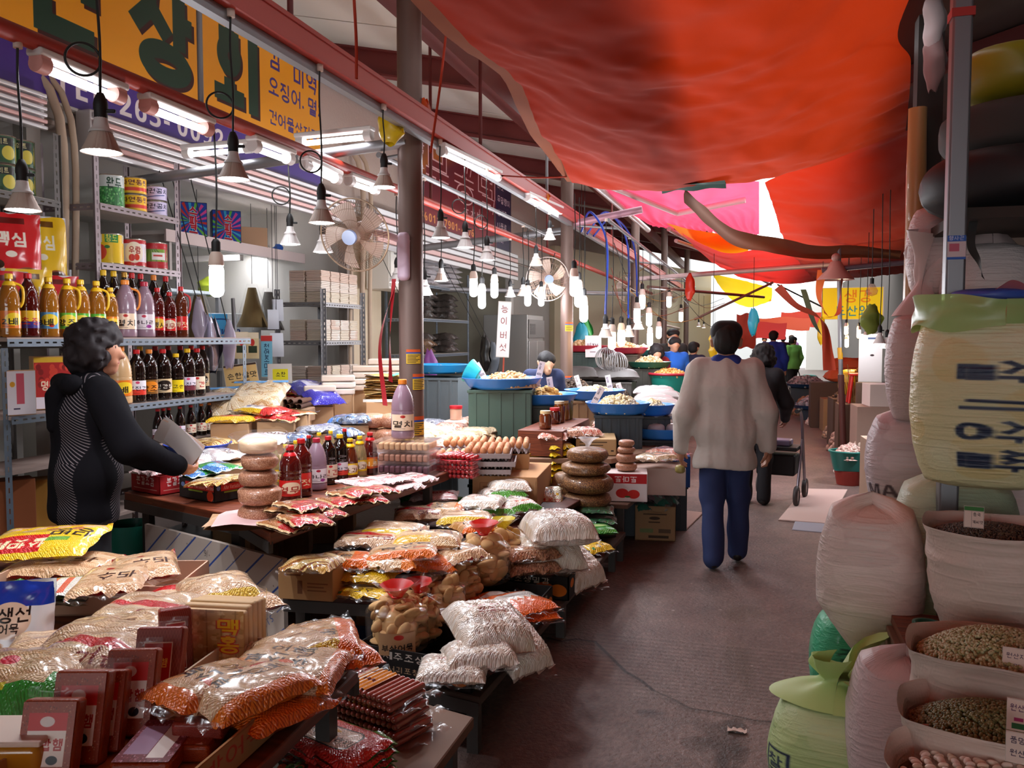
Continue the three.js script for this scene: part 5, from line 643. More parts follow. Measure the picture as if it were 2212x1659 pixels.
// lower bench
{const p=on(815,1500,YE+.1),sausG=new THREE.CapsuleGeometry(.011,.15,4,10).rotateX(Math.PI/2);
  const pack=(q,turn,label)=>{const g=thing('sausage_pack',label,'sausages',q,turn);for (let i=0;i<13;i++){const s=mesh('sausage',sausG,M(0x9c4638,.25,{clearcoat:1,clearcoatRoughness:.15}),g);s.position.set((i-6)*.021,.013,0);const s2=mesh('sausage',sausG,M(0x8e3c32,.25,{clearcoat:1,clearcoatRoughness:.15}),g);s2.position.set((i-6)*.021,.035,.002);} mesh('label',uvTo(sheet(39,2,(u,v)=>V((u-.5)*.1-.02,.0475+.003*Math.cos(u*10*Math.PI),(v-.5)*.15)),print('sauslab',80,90,(c,w,h)=>{fill(c,'#d88a3a',0,0,w,h);for (let i=0;i<6;i++) fill(c,'#efe0c8',i*14,0,5,h);fill(c,'#5a2a1c',20,36,40,8);})),pGloss,g);mesh('film_end',sheet(14,4,(u,v)=>V(.14+v*.06,.02+.02*noise(u*6,v*3),(u-.5)*.19)),film,g);return g;};
  const t=-.32;pack(V(p.x,YE+.1,p.z),t,'top clear pack of brown sausages in a neat row');pack(V(p.x+.015,YE+.05,p.z+.01),t+.04,'middle pack of brown sausages');pack(V(p.x+.03,YE+.002,p.z+.01),t-.05,'bottom pack of brown sausages');}
for (let i=0;i<4;i++) G1(0,0,YE+.078-i*.025,-.3,.3,.2,.026,U.radish,['top red pickled radish pack with cream label','second red radish pack of the stack','third red radish pack of the stack','lowest red radish pack of the stack'][i],{name:'radish_pack',flat:1,rx:0,rz:0,sq:6,at:on(724+(i % 2)*4,1598,YE+.09)});
G1(610,1662,YE+.01,-.3,.3,.18,.05,U.radish2,'red pack with a rice roll picture below the radish stack',{name:'radish_pack'});
for (const [px,py,c2] of [[585,1640,0x2a5a9a],[680,1640,0x1f5a2a]]) void 0;

// ---------- main counter ----------
const yb=YB+.004;
const redCar=print('redcar',220,70,(c,w,h)=>{fill(c,'#b3161c',0,0,w,h);han(c,'본갈죠감',40,8,34,'#f2dcd4',.13);fill(c,'#e0a090',20,54,180,3);}),blkCar=print('blkcar',220,70,(c,w,h)=>{fill(c,'#221a18',0,0,w,h);fill(c,'#c8281c',40,8,180,26);c.font='italic 18px serif';c.fillStyle='#f0d0c0';c.fillText('Aha Variable Drink',56,28);disc(c,'#d8401c',196,52,20);fill(c,'#8aa02a',60,36,90,6);disc(c,'#6a80b0',24,22,12,9);});
{const p=on(352,1058,yb),t=-.33;openCarton('open_carton','bright red open carton on the counter beside the woman',p.setY(yb),.27,.2,.1,t,0xb3161c,redCar);const q=on(462,1072,yb);openCarton('open_carton','black and red open carton next to the bright red one',q.setY(yb),.3,.2,.1,t,0x2a201c,blkCar);
  const gp=(px,py,y,...a)=>G1(px,py,y,...a);
  gp(345,1010,yb+.09,-.3,.22,.24,.05,U.flour,'pink white rice flour pack in the red carton',{name:'flour_pack'});gp(405,1000,yb+.1,-.2,.2,.22,.04,U.flour,'pink white flour pack behind the blue pouches',{name:'flour_pack'});gp(425,1020,yb+.1,-.5,.22,.16,.03,U.seaweed,'blue green seaweed pouch in front',{name:'seaweed_pouch'});gp(470,1006,yb+.13,-.4,.24,.17,.03,U.seaweed,'blue green seaweed pouch on top of the other',{name:'seaweed_pouch'});gp(500,1030,yb+.09,.4,.2,.2,.03,U.noodle,'striped noodle pack in the black carton',{name:'noodle_pack'});gp(455,1038,yb+.09,.2,.2,.18,.03,U.noodle,'striped noodle pack at the front of the black carton',{name:'noodle_pack'});
  gp(318,985,yb+.105,.2,.2,.22,.05,U.redtub,'red food pack beside the woman',{name:'red_food_pack'});gp(352,968,yb+.105,.1,.26,.28,.03,U.whitepack,'mauve clear flat pack behind the red pack',{name:'seafood_pack'});gp(415,965,yb+.12,-.3,.26,.24,.04,U.noodle,'pack of striped brown noodles',{name:'noodle_pack'});gp(462,952,yb+.15,-.4,.28,.2,.04,U.noodle,'second pack of striped noodles above the first',{name:'noodle_pack'});gp(478,978,yb+.12,-.5,.3,.2,.05,U.whitepack,'white squid pack with black lettering',{name:'seafood_pack'});gp(440,985,yb+.105,-.2,.26,.22,.05,U.whitepack,'pale squid pack under the lettered one',{name:'seafood_pack'});}
tag(mesh('basin',lathe([[0,0],[.14,0],[.19,.07],[.2,.07],[.2,.075],[.185,.072],[.13,.012],[0,.012]],32),M(0x1c4ac0,.35)),'blue plastic basin half hidden on the counter','basin').position.copy(atD(428,962,5.1)).setY(yb+.105);
tag(mesh('stock_carton',box(.62,.1,.7,-2.98,yb+.051,-4.35,.004),M(0xb08a64,.85)),'flat brown carton under the squid and noodle packs','box');
// brown grain blocks in plastic, stacked
const blobG=(r,h,sd,sq=2.6)=>{const g=new THREE.SphereGeometry(1,28,20),p=g.attributes.position;for (let i=0;i<p.count;i++){const x=p.getX(i),y=p.getY(i),z=p.getZ(i),rxy=Math.hypot(x,z),a=Math.atan2(z,x),k=1+.05*noise(Math.cos(a)*2+sd,y*2,Math.sin(a)*2)+.014*noise(Math.cos(a)*9+sd,y*8,Math.sin(a)*9),R=Math.pow(rxy,.55)*r*k;p.setXYZ(i,Math.cos(a)*R,(sgnPow(y,.75)*.5+.5)*h,Math.sin(a)*R);} g.computeVertexNormals();return g;};
const seedTex=(a,b,c2,d)=>canvasTex(256,256,(c,w,h)=>{fill(c,a,0,0,w,h);for (let i=0;i<7000;i++){c.fillStyle=pick([b,c2,d]);c.beginPath();c.ellipse(rnd()*w,rnd()*h,1.8,1.1,rnd()*3,0,7);c.fill();}});
const sesMat=M(0xffffff,.5,{map:seedTex('#a1684a','#c79070','#7a4630','#dcb294'),clearcoat:.4,clearcoatRoughness:.12}),perMat=M(0xffffff,.6,{map:seedTex('#70482a','#9c6c3e','#3a2214','#bc8e54'),clearcoat:.35,clearcoatRoughness:.1}),doughMat=M(0xe0bc98,.5,{clearcoat:.6});
[sesMat.map,perMat.map].forEach((t)=>t.repeat.set(2,1));
const blobs=new Map();
function block(p,r,h,m,label,o={}){const k=r.toFixed(3)+h.toFixed(3)+(o.sd??1);if (!blobs.has(k)) blobs.set(k,blobG(r,h,o.sd??1));const g=thing(o.name??'grain_block',label,o.cat??'food bag',p,rr(0,6),o.group);mesh('bag',blobs.get(k),m,g);if (o.knot) mesh('knot',sheet(20,8,(u,v)=>{const a=u*6.283,rr2=(.012+.05*v*v)*(1+.4*noise(u*8,v*3));return V(Math.cos(a)*rr2,h*.96+v*.07,Math.sin(a)*rr2);}),M(0xf2eeee,.3,{transmission:.7,thickness:0}),g);return g;}
{const p=on(560,1128,yb);let y=yb;const nm=['lowest','second','third','fourth'];for (const [i,h] of [.085,.085,.075,.075].entries()){block(V(p.x+(i % 2)*.006,y,p.z),i===1?.098:.09-i*.003,h,sesMat,'brown sesame block in plastic, '+nm[i]+' of the stack at the counter corner',{sd:i+1});y+=h*.97;}
  const g=block(V(p.x,y,p.z),.085,.07,doughMat,'pale round dough sheets in a clear bag on top of the brown stack',{name:'dough_bag',sd:7});mesh('wrapper',sheet(24,10,(u,v)=>{const a=u*6.283,R=(.1+.03*Math.sin(v*3.1))*(1+.18*noise(u*9,v*3,2))*(v>.8?1.15:1);return V(Math.cos(a)*R,v*.1-.005,Math.sin(a)*R);}),film,g);}
// bottles on the counter
const cb=(px,py,type,liq,cap,label,text,o)=>{const p=on(px,py,yb);p.y=yb;return bottle(p,faceEye(p)+rr(-.3,.3),type,liq,cap,label,text,o);};
cb(628,1086,'soy','red','r','yeol','dark red fish sauce bottle with portrait label at the front of the group',{r:.055,h:.29,collar:1});cb(652,1070,'soy','red','r','red3','tall dark red bottle behind the portrait labelled one',{r:.055,h:.3});cb(685,1056,'jug','mauve','wr','kana','mauve jug with white label between red and black bottles',{r:.055,h:.28});cb(710,1044,'soy','soy','r','jin2','black soy bottle with cream label and red cap on the counter',{r:.05,h:.27});cb(735,1038,'soy','soy','y','gojin','black soy bottle with gold medal and yellow cap on the counter',{r:.05,h:.27});cb(757,1036,'slim','brown','y','yel','brown sauce bottle with yellow label',{r:.045,h:.24,collar:1});cb(778,1028,'slim','clear','y','yel','pale vinegar bottle with yellow label',{r:.042,h:.24,collar:1});cb(800,1022,'slim','red','r','org','red bottle with orange label next to the cookie trays',{r:.048,h:.25,collar:1});
for (const [px,py,cap,liq,l] of [[618,1062,'y','clear','yel'],[640,1050,'y','clear','yel'],[668,1034,'r','soy','jin2'],[690,1026,'y','clear','yel'],[715,1020,'y','clear','yel'],[745,1014,'r','soy','jin2'],[594,1060,'y','clear','yel']]) cb(px,py-8,'slim',liq,cap,l,'small bottle in the rear row behind the counter bottles',{r:.036,h:.24,group:'rear counter bottles'});
cb(663,960,'soy','soy','o','jin','black soy bottle with orange cap among the crumpled bags',{r:.055,h:.3});cb(690,952,'soy','soy','r','jin2','black soy bottle with red cap near the cinnamon bark',{r:.05,h:.3});cb(714,962,'slim','clear','y','hyun','clear vinegar bottle with green label among the brown bags',{r:.036,h:.27});
{const p=on(538,950,yb+.1);const b=bottle(p.setY(yb+.12),0,'soy','soy','r','jin','black soy bottle lying tilted on the packs',{r:.05,h:.28});b.rotation.set(-1.1,.4,.5);}
for (const [px,cap] of [[336,'r'],[348,'r'],[360,'r'],[384,'r'],[408,'r'],[431,'o'],[448,'o'],[464,'r'],[478,'r']]){const p=onShelf(px,S1-.65,-3.55);bottle(p,faceEye(p),'slim','soy',cap,px<400?'song':'jin2','dark sauce bottle standing under the lower bottle shelf',{r:.034,h:.21,group:'dark bottles under the lower shelf'});}
// pepper powder pouches and flour pouches at the counter edge
const pf=(px,py,y,t,uv,l,o)=>G1(px,py,y,t,.17,.23,.03,uv,l,{name:uv===U.pepper?'pepper_pouch':'flour_pouch',flat:1,...o});
const fl=thing('flattened_cardboard','folded cardboard sheets under the red pepper pouches','cardboard');[[-2.08,-3.2,.0,0xb08a6c,.5],[-2.06,-3.19,.012,0xc9a4a0,.46],[-2.1,-3.24,-.014,0x9a7450,.54]].forEach(([x,z,dy,c2,w],i)=>{const s=mesh('cardboard_layer',sheet(16,4,(u,v)=>V((u-.5)*w,dy+.006*Math.sin(u*9+i)+.01*noise(u*4,v*2,i),(v-.5)*.32)),M(c2,.9),fl);s.position.set(x,yb+.02,z);s.rotation.y=.35+i*.08;});
const pz=yb+.035;pf(625,1128,pz,1.2,U.pepper,'red pepper pouch with tan border, lowest at the corner');pf(690,1105,pz,1.0,U.pepper,'red pepper pouch beside the brown stack foot');pf(640,1095,pz+.03,1.3,U.pepper,'red pepper pouch second in the corner pile');pf(660,1118,pz+.03,.9,U.pepper,'red pepper pouch overhanging the cardboard');pf(655,1088,pz+.06,1.1,U.pepper,'topmost red pepper pouch of the corner pile');pf(740,1078,pz,1.0,U.pepper,'red pepper pouch in the middle of the edge row');pf(765,1060,pz+.03,1.2,U.pepper,'red pepper pouch lying on its neighbour');pf(790,1072,pz,.8,U.pepper,'red pepper pouch near the flour packs');pf(810,1055,pz,1.1,U.pepper,'last red pepper pouch of the edge row');
pf(780,1040,yb+.05,1.2,U.flour,'pink white flour pouch behind the pepper pouches');pf(840,1032,yb+.05,1.1,U.flour,'pink white flour pouch on top at the counter edge');pf(870,1045,yb+.02,.9,U.flour,'pink white flour pouch overhanging the edge');pf(895,1030,yb+.02,1.2,U.flour,'pink white flour pouch next to the cookie trays');pf(830,1052,yb,1,U.flour,'pink white flour pouch below the others');
// clear trays of cookies with the mauve jug on top
{const c0=on(872,1024,yb);for (let k=0;k<3;k++){const g=thing('cookie_tray',['lower','middle','upper'][k]+' clear tray of brown finger cookies','cookies',V(c0.x,yb+k*.07,c0.z-.06),.1);const cm=k===2?M(0xc0966c,.7):k?M(0xa0705a,.7):M(0x5a3040,.6);for (let i=0;i<9;i++) mesh('cookie',box(.032,.045,.1,-.14+i*.035,.03,.045,.012),cm,g);for (let i=0;i<9;i++) mesh('cookie',box(.032,.045,.1,-.14+i*.035,.03,-.06,.012),cm,g);mesh('tray',joined([box(.35,.003,.25,0,.002,0),box(.35,.06,.003,0,.032,.125),box(.35,.06,.003,0,.032,-.125),box(.003,.06,.25,.175,.032,0),box(.003,.06,.25,-.175,.032,0),box(.37,.003,.27,0,.064,0)]),film,g);}
  const p=V(c0.x-.03,yb+.212,c0.z-.06);bottle(p,faceEye(p),'jug','mauve','o','anch','large ribbed mauve jug standing on the cookie trays beside the pole',{r:.07,h:.36});}
// brown bags behind the jug
[[790,948,0,'lower left'],[832,950,0,'lower middle'],[872,944,0,'lower right'],[795,905,1,'middle left'],[842,902,1,'large middle'],[805,866,2,'upper left'],[850,858,2,'upper right']].forEach(([px,py,k,l],i)=>{const p=atD(px,py,5.75);block(p.setY(yb+k*.1),.1+.015*(i===4),.1,sesMat,'clear bag of brown grain powder, '+l+' one of the heap behind the jug',{sd:i+11,name:'powder_bag',knot:i===4});});
// crumpled bags, packs, boards in the middle of the counter
const mid=(px,py,dy,t,w,l,h,uv,label,o)=>G1(px,py,0,t,w,l,h,uv,label,{name:'food_pack',film:1,d:5.3+(945-py)*.006+(px-600)*.0012,...o});
mid(600,900,.06,.3,.3,.24,.05,U.pepper,'brown red pouch on the counter middle');mid(570,885,.12,-.2,.34,.26,.06,PK('chips',160,120,(c,w,h)=>{fill(c,'#e3b414',0,0,w,h);fill(c,'#e9e4d8',20,12,120,50);disc(c,'#d8701c',80,60,40,20);han(c,'통짱',40,20,30,'#2a4a9a',.14);fill(c,'#c8241c',120,0,40,h);}),'yellow and white snack bag on the counter');mid(500,905,.08,.5,.3,.16,.05,PK('chips2',130,70,(c,w,h)=>{fill(c,'#ecb81c',0,0,w,h);disc(c,'#d85a1c',70,36,36,18);}),'yellow orange snack bag by the dark bottles');mid(630,890,.1,-.4,.28,.22,.03,U.pepper,'kraft bordered pouch lying on the snack bag');mid(625,945,.0,.2,.26,.22,.06,U.bluegray,'dark blue crumpled bag behind the counter bottles');mid(735,935,.02,-.3,.26,.24,.07,U.bluegray,'grey blue crumpled bag beside the green labelled bottle');mid(760,905,.06,.3,.3,.24,.07,U.bluegray,'second grey blue bag below the brown bags');mid(575,945,.0,.3,.3,.28,.06,U.whitepack,'pale bag near the lying bottle');mid(690,925,.01,.6,.3,.26,.05,U.anchovy,'silver anchovy pack in the counter middle');mid(540,980,.0,.2,.28,.24,.04,U.whitepack,'pale pack behind the brown stack');
{const p=atD(680,845,6.4);p.y-=.05;prop(p,p.y-.06,.3,.25,'large shiny blue pouch');pouch('blue_pouch','large shiny blue pouch leaning on the cracker blocks','food pack',p,-.5,.46,.3,.1,PK('bluep',120,90,(c,w,h)=>{fill(c,'#3a34b4',0,0,w,h);fill(c,'#dcd8ee',30,20,60,30);}),{rz:-.3,film:1,seed:3});}
{const p=atD(625,872,6),g=thing('cinnamon_bark','rolls of brown cinnamon bark in an open pack','bark',p.clone().setY(p.y-.03),.2);prop(p,p.y-.131,.28,.24,'cinnamon bark pack');for (let i=0;i<14;i++){const r=mesh('bark_roll',new THREE.CylinderGeometry(.018,.016,.26,10,1,true,0,5).rotateX(Math.PI/2),M(pick([0x5a3826,0x6e4630,0x4a2c1e]),.9),g);r.position.set((i % 7-3)*.038,.02+Math.floor(i/7)*.034,rr(-.02,.02));r.rotation.y=rr(-.15,.15);} mesh('pack_base',box(.3,.1,.26,0,-.05,0,.01),M(0x8a6a50,.8),g);}
for (const [px,py,t,l] of [[505,862,.5,'hanging clear bag of dried fish with blue strap'],[560,850,.3,'second clear bag of dried fish with blue strap']]){const p=atD(px,py,5.8);prop(p,p.y-.15,.28,.28,l);const g=pouch('dried_fish_bag',l,'food pack',p.clone().setY(p.y-.05),t,.36,.42,.09,U.squid,{film:1,lump:.02,lf:4,rx:.35});mesh('strap',box(.38,.004,.025,0,.1,-.1),M(0x6aa8e0,.5),g);mesh('support',box(.3,.1,.3,0,-.05,0,.01),M(0xa88a6c,.8),g);}
const cardUv=(k,bg,f)=>print('card'+k,110,90,(c,w,h)=>{fill(c,bg,0,0,w,h);f(c,w,h);});
const sign3=cardUv('ssal','#e3c07c',(c)=>{fill(c,'#3a2418',0,0,110,8);han(c,'손한쌀맛',8,34,24,'#241a12',.11);fill(c,'#7a5a3a',20,66,60,4);}),sign4=cardUv('yel','#d8d4cc',(c)=>{fill(c,'#e8e01c',22,24,70,50);han(c,'소찬',36,38,22,'#302a14',.12);});
function card(p,w,h,uv,turn,label,o={}){const g=thing(o.name??'price_card',label,'sign',p,turn,o.group);mesh('card',box(w,h,.005,0,h/2,0),M(o.back??0xd8d0c4,.7),g);mesh('face',uvTo(new THREE.PlaneGeometry(w*.97,h*.97).translate(0,h/2,.004),uv),pPaper,g);if (o.lean){g.rotation.order='YXZ';g.rotation.x=-o.lean;} if (o.roll) g.rotation.z=o.roll;return g;}
card(atD(525,835,6.15),.24,.17,sign3,.7,'yellow hand lettered board standing among dried fish bags',{lean:.15,roll:.12,name:'hand_sign'});card(atD(605,828,6.35),.18,.15,sign4,.6,'white frame with a yellow price note beside the blue pouch',{lean:.12,name:'hand_sign'});
for (const [px,py,w,n,l] of [[730,830,.26,3,'wrapped white cracker trays in the middle'],[800,815,.3,4,'stacked clear cracker trays near the rack'],[840,800,.34,4,'large flat wrapped cracker trays beside the dried sheets'],[690,845,.24,2,'clear plastic boxes of crackers before the red packs']]){const p=atD(px,py,6.2+(px-650)*.0045),b0=p.y-n*.026;prop(p,b0,w*.9,w*.7,l);for (let i=0;i<n;i++){const g=thing('cracker_tray',l+', '+['bottom','second','third','top'][i]+' layer','cracker pack',V(p.x,b0+i*.052,p.z),.5+rr(-.1,.1));mesh('crackers',box(w,.046,w*.8,0,.024,0,.012),M(pick([0xe2d2c2,0xdcc6b4,0xe6d9cc]),.5,{clearcoat:.7,clearcoatRoughness:.2}),g);}}
{const p=atD(680,838,6.75),b0=p.y-.1;prop(p,b0,.62,.3,'small red cracker packs');for (let i=0;i<9;i++) pouch('red_cracker_pack','small red cracker pack in the pile below the slotted rack','food pack',V(p.x+(i % 3-1)*.2,b0+Math.floor(i/3)*.044,p.z),.05,.19,.18,.042,U.redtub,{group:'red packs below the rack',rx:0,rz:0});}
{const p=atD(840,838,6.5);p.y-=.1;prop(p,p.y,.34,.26,'dried kelp sheets');const g=thing('dried_sheets','stack of dried yellowish kelp sheets tied with green tape','dried food',p,.3);for (let i=0;i<14;i++){const s=mesh('sheet',sheet(10,8,(u,v)=>V((u-.5)*.34+.02*noise(v*4,i),.004+.018*noise(u*3,v*3,i*2)+.01*Math.abs(u-.5),(v-.5)*.26)),M(pick([0xc9a25c,0xb58c48,0xd6b674,0xa67c3c]),.8),g);s.position.y=.02+i*.013;s.rotation.y=rr(-.12,.12);} mesh('tape',box(.02,.012,.3,.05,.205,0),M(0x5ac8a0,.5),g);mesh('base_box',box(.36,.02,.28,0,.01,0),M(0xd8d8d0,.7),g);}
{const hang=(px,py,w,h,m,l,n)=>{const p=onX(px,py,-3.7);hung(p,w,h,m,l,V(-4.0,2.74,p.z),n,px);};const lil=M(0xd8cfe0,.2,{transmission:.5,thickness:0});hang(455,745,.16,.4,M(0xb8b6c4,.22,{metalness:.8}),'shiny silver foil bundle hanging beside the bottle shelf','foil_bundle');hang(495,745,.12,.34,lil,'lilac clear plastic bundle right of the silver foil','plastic_bundle');hang(430,690,.1,.3,lil,'clear plastic sheet hanging at the end of the shelf','plastic_bundle');
  const sea=print('season',70,90,(c,w,h)=>{fill(c,'#d8c89a',0,0,w,h);fill(c,'#e6dcc0',0,0,w,20);disc(c,'#c02a24',36,34,12);fill(c,'#2a3a24',10,46,50,24);}),ban=print('banner',40,130,(c,w,h)=>{fill(c,'#7ac0d8',0,0,w,h);fill(c,'#c8302c',0,0,w,18);han(c,'천연조미료',10,26,19,'#1c3a5a',.12,true);});for (const [px,l] of [[522,'left'],[545,'right']]) card(onX(px,775,-3.7),.1,.2,sea,.75,l+' seasoning packet hanging on the clear bundle',{name:'seasoning_packet',back:0xd8c89a});card(onX(577,815,-3.8),.09,.34,ban,.7,'narrow light blue banner with red top behind the counter',{name:'banner'});}
{const rb=[V(-2.22,1.95,-4.84),V(-2.24,1.6,-4.82),V(-2.23,1.3,-4.8)],rb2=[V(-2.22,1.9,-4.84),V(-2.3,1.55,-4.8),V(-2.26,1.15,-4.78)];ribbon(rb,.03,M(0xb3202a,.6),'red_ribbon','red ribbon tied around the rusty pole','ribbon');ribbon(rb2,.03,M(0xb3202a,.6),'red_ribbon','longer red ribbon hanging down the rusty pole','ribbon',.6);}

// ---------- dried seafood spread beyond the pole ----------
stand('side_table','table extending the counter toward the lane under eggs and seafood packs',[[-1.02,-5.95],[-1.74,-5.75],[-1.74,-7.9],[-.74,-7.9],[-.8,-6.4]],.7,.03,[[-1.1,-6.05],[-1.68,-5.85],[-.84,-7.3],[-1.68,-7.3]],M(0x8a6a54,.7));
const kinds=[['squid','shredded dried squid'],['shrimp','pink dried shrimp'],['anchovy','silver dried anchovies'],['whitepack','white dried fish'],['squid','shredded dried squid'],['ricecake','pale dried flakes']];
for (let layer=0;layer<2;layer++) for (let z=-5.15;z>-7.2;z-=.26) for (let x=-3.05;x<-1.1;x+=.3){
  if (Math.hypot(x+2.13,z+4.9)<.32||(x>-1.75&&z>-6.05)||(x>-1.95&&x<-1.2&&z>-7)||(layer&&rnd()<.35)) continue;const [k,t]=pick(kinds),top=x>-1.72?.705:yb;
  pouch('seafood_pack','glossy clear pack of '+t+' on the seafood spread','food pack',V(x+rr(-.01,.01),top+layer*.056,z+rr(-.01,.01)),rr(-.12,.12),.27,.225,.05,U[k],{group:k+' packs on the seafood spread',seed:Math.floor(rr(1,4)),lump:.012,lf:6});
}
{const p=on(985,915,.82),g=thing('plastic_jar','clear plastic jar with a flat red lid','jar',p.setY(yb+.1));mesh('jar',lathe([[0,0],[.05,0],[.054,.01],[.054,.09],[.05,.1]],28),M(0xd8a890,.25,{clearcoat:1}),g);mesh('lid',cyl(.057,.057,.025,0,.1,0,28),M(0xc0202c,.35),g);mesh('base_pack',box(.2,.1,.2,0,-.05,0,.03),M(0xd8c4b4,.4),g);}
// ---------- eggs and cherries ----------
{const bx=on(985,1085,.52),kr=M(0xb9895c,.85),g0=thing('carton','long kraft carton under the cherry basket and egg trays','box',V(-1.56,YC+.003,-5.28),.1);mesh('body',box(.42,.2,.62,0,.1,0,.005),kr,g0);mesh('print',uvTo(new THREE.PlaneGeometry(.4,.18).translate(0,.1,.3125),print('kraft2',130,70,(c,w,h)=>{fill(c,'#b9895c',0,0,w,h);c.strokeStyle='#8a5a38';c.strokeRect(14,14,80,34);fill(c,'#8a5a38',20,22,60,3);fill(c,'#8a5a38',20,30,50,3);})),pPaper,g0);
  const top=YC+.206,c1=on(992,1012,top+.05),P=V(c1.x,top,c1.z);
  const bk=thing('cherry_basket','clear red tinted basket holding shiny red cherries','basket',P,.1);mesh('basket',sheet(40,6,(u,v)=>{const a=u*6.283,s=.94+.06*v;return V(sgnPow(Math.cos(a),.35)*.145*s,v*.115,sgnPow(Math.sin(a),.35)*.118*s);}),film,bk);mesh('rim',new THREE.TorusGeometry(.11,.004,6,40).rotateX(Math.PI/2).scale(1.28,1,1.02).translate(0,.115,0),M(0xd02838,.3),bk);
  const chG=new THREE.SphereGeometry(.0138,14,10),chM=M(0xa80c14,.12,{clearcoat:1,clearcoatRoughness:.05});let n=0;for (let ly=0;ly<5;ly++){const s=.76+ly*.05;for (let i=-4;i<=4;i++) for (let j=-3;j<=3;j++){const ex=Math.abs(i)>=3+(ly>0)||Math.abs(j)>=2+(ly>1),edge=ly===4||ex;if (!edge) continue;const m=tag(mesh('cherry',chG,chM),'shiny red cherry in the clear basket beside the eggs','cherry','cherries in the basket');m.position.set(P.x+i*.0284,P.y+.015+ly*.0278+(ly===4?.012*Math.cos(i*.35):0),P.z+j*.0284);}}
  // egg trays
  const e0=on(1040,985,top+.12),Q=V(e0.x+.02,top,e0.z),rot=.25,pulp=M(0x9a8a88,.95);
  const eggG=new THREE.SphereGeometry(.021,16,12);{const p=eggG.attributes.position;for (let i=0;i<p.count;i++) p.setY(i,p.getY(i)*(p.getY(i)>0?1.35:1.15));eggG.computeVertexNormals();}
  const trayG=sheet(60,60,(u,v)=>V((u-.5)*.29,.018*Math.cos(u*12*Math.PI)*Math.cos(v*12*Math.PI)+.02,(v-.5)*.29)),eggMs=[0xc98a5e,0xbd7c52,0xd39a6e].map((c)=>M(c,.55));
  for (let k=0;k<3;k++){const t=thing('egg_tray',['lowest','middle','top'][k]+' grey pulp egg tray of the stack beside the cherries','egg tray',V(Q.x+(k===1?.03:0),Q.y+k*.05,Q.z-.08),rot);mesh('tray',trayG,pulp,t);mesh('rim',joined([box(.3,.03,.006,0,.03,.148),box(.3,.03,.006,0,.03,-.148),box(.006,.03,.3,.148,.03,0),box(.006,.03,.3,-.148,.03,0)]),pulp,t);}
  for (let i=0;i<6;i++) for (let j=0;j<6;j++){const e=tag(mesh('egg',eggG,pick(eggMs)),'brown egg in the top grey egg tray','egg','eggs in the trays'),v=V((i-2.5)*.0483,0,(j-2.5)*.0483).applyAxisAngle(V(0,1,0),rot);e.position.set(Q.x+v.x,Q.y+.158,Q.z-.08+v.z);}
  for (const [dx,dz,l] of [[.04,-.4,'third'],[-.27,-.4,'fourth']]){const C2=V(Q.x+dx,Q.y+.1,Q.z+dz),t3=thing('egg_tray',l+' egg tray behind the front stack','egg tray',C2,rot);mesh('tray',trayG,pulp,t3);mesh('under_box',box(.28,.1,.28,0,-.05,0),M(0xb9895c,.85),t3);for (let i=0;i<36;i++){const e=tag(mesh('egg',eggG,pick(eggMs)),'brown egg in the '+l+' tray','egg','eggs in the '+l+' tray'),v=V((i % 6-2.5)*.0483,0,(Math.floor(i/6)-2.5)*.0483).applyAxisAngle(V(0,1,0),rot);e.position.set(C2.x+v.x,C2.y+.058,C2.z+v.z);}}
  const R2=V(Q.x-.3,Q.y,Q.z-.06);for (let k=0;k<2;k++){const t2=thing('egg_tray',(k?'upper':'lower')+' second stack egg tray behind the cherries','egg tray',V(R2.x,R2.y+k*.05,R2.z),rot);mesh('tray',trayG,pulp,t2);}
  for (let i=0;i<6;i++) for (let j=0;j<6;j++){const e=tag(mesh('egg',eggG,pick(eggMs)),'brown egg in the second tray behind the cherries','egg','eggs in the second tray'),v=V((i-2.5)*.0483,0,(j-2.5)*.0483).applyAxisAngle(V(0,1,0),rot);e.position.set(R2.x+v.x,R2.y+.108,R2.z+v.z);}}
// ---------- middle step: noodle, fish cake and rice cake packs ----------
const yc=YC+.003;
carton(on(682,1281,yc).setY(yc),.24,.13,.2,print('kraft3',130,70,(c,w,h)=>{fill(c,'#b98a58',0,0,w,h);fill(c,'#7a4a28',14,12,40,4);fill(c,'#7a4a28',46,26,12,30);fill(c,'#8a5a38',70,30,50,3);fill(c,'#8a5a38',70,38,40,3);fill(c,'#8a5a38',70,46,46,3);}),.1,'small kraft carton at the end of the middle step',{col:0xb98a58});
const S=(px,py,dy,t,w,l,h,uv,label,o)=>G1(px,py,yc+dy,t,w,l,h,uv,label,{name:'food_pack',film:1,...o});
const yelN=PK('yelnoo',150,100,(c,w,h)=>{fill(c,'#eab810',0,0,w,h);fill(c,'#c98a4c',20,50,110,34);for (let i=0;i<12;i++) fill(c,'#8a5a2c',20,52+i*3,110,1);fill(c,'#2a8a3a',24,8,14,8);han(c,'국수',60,12,22,'#3a2010',.12);});
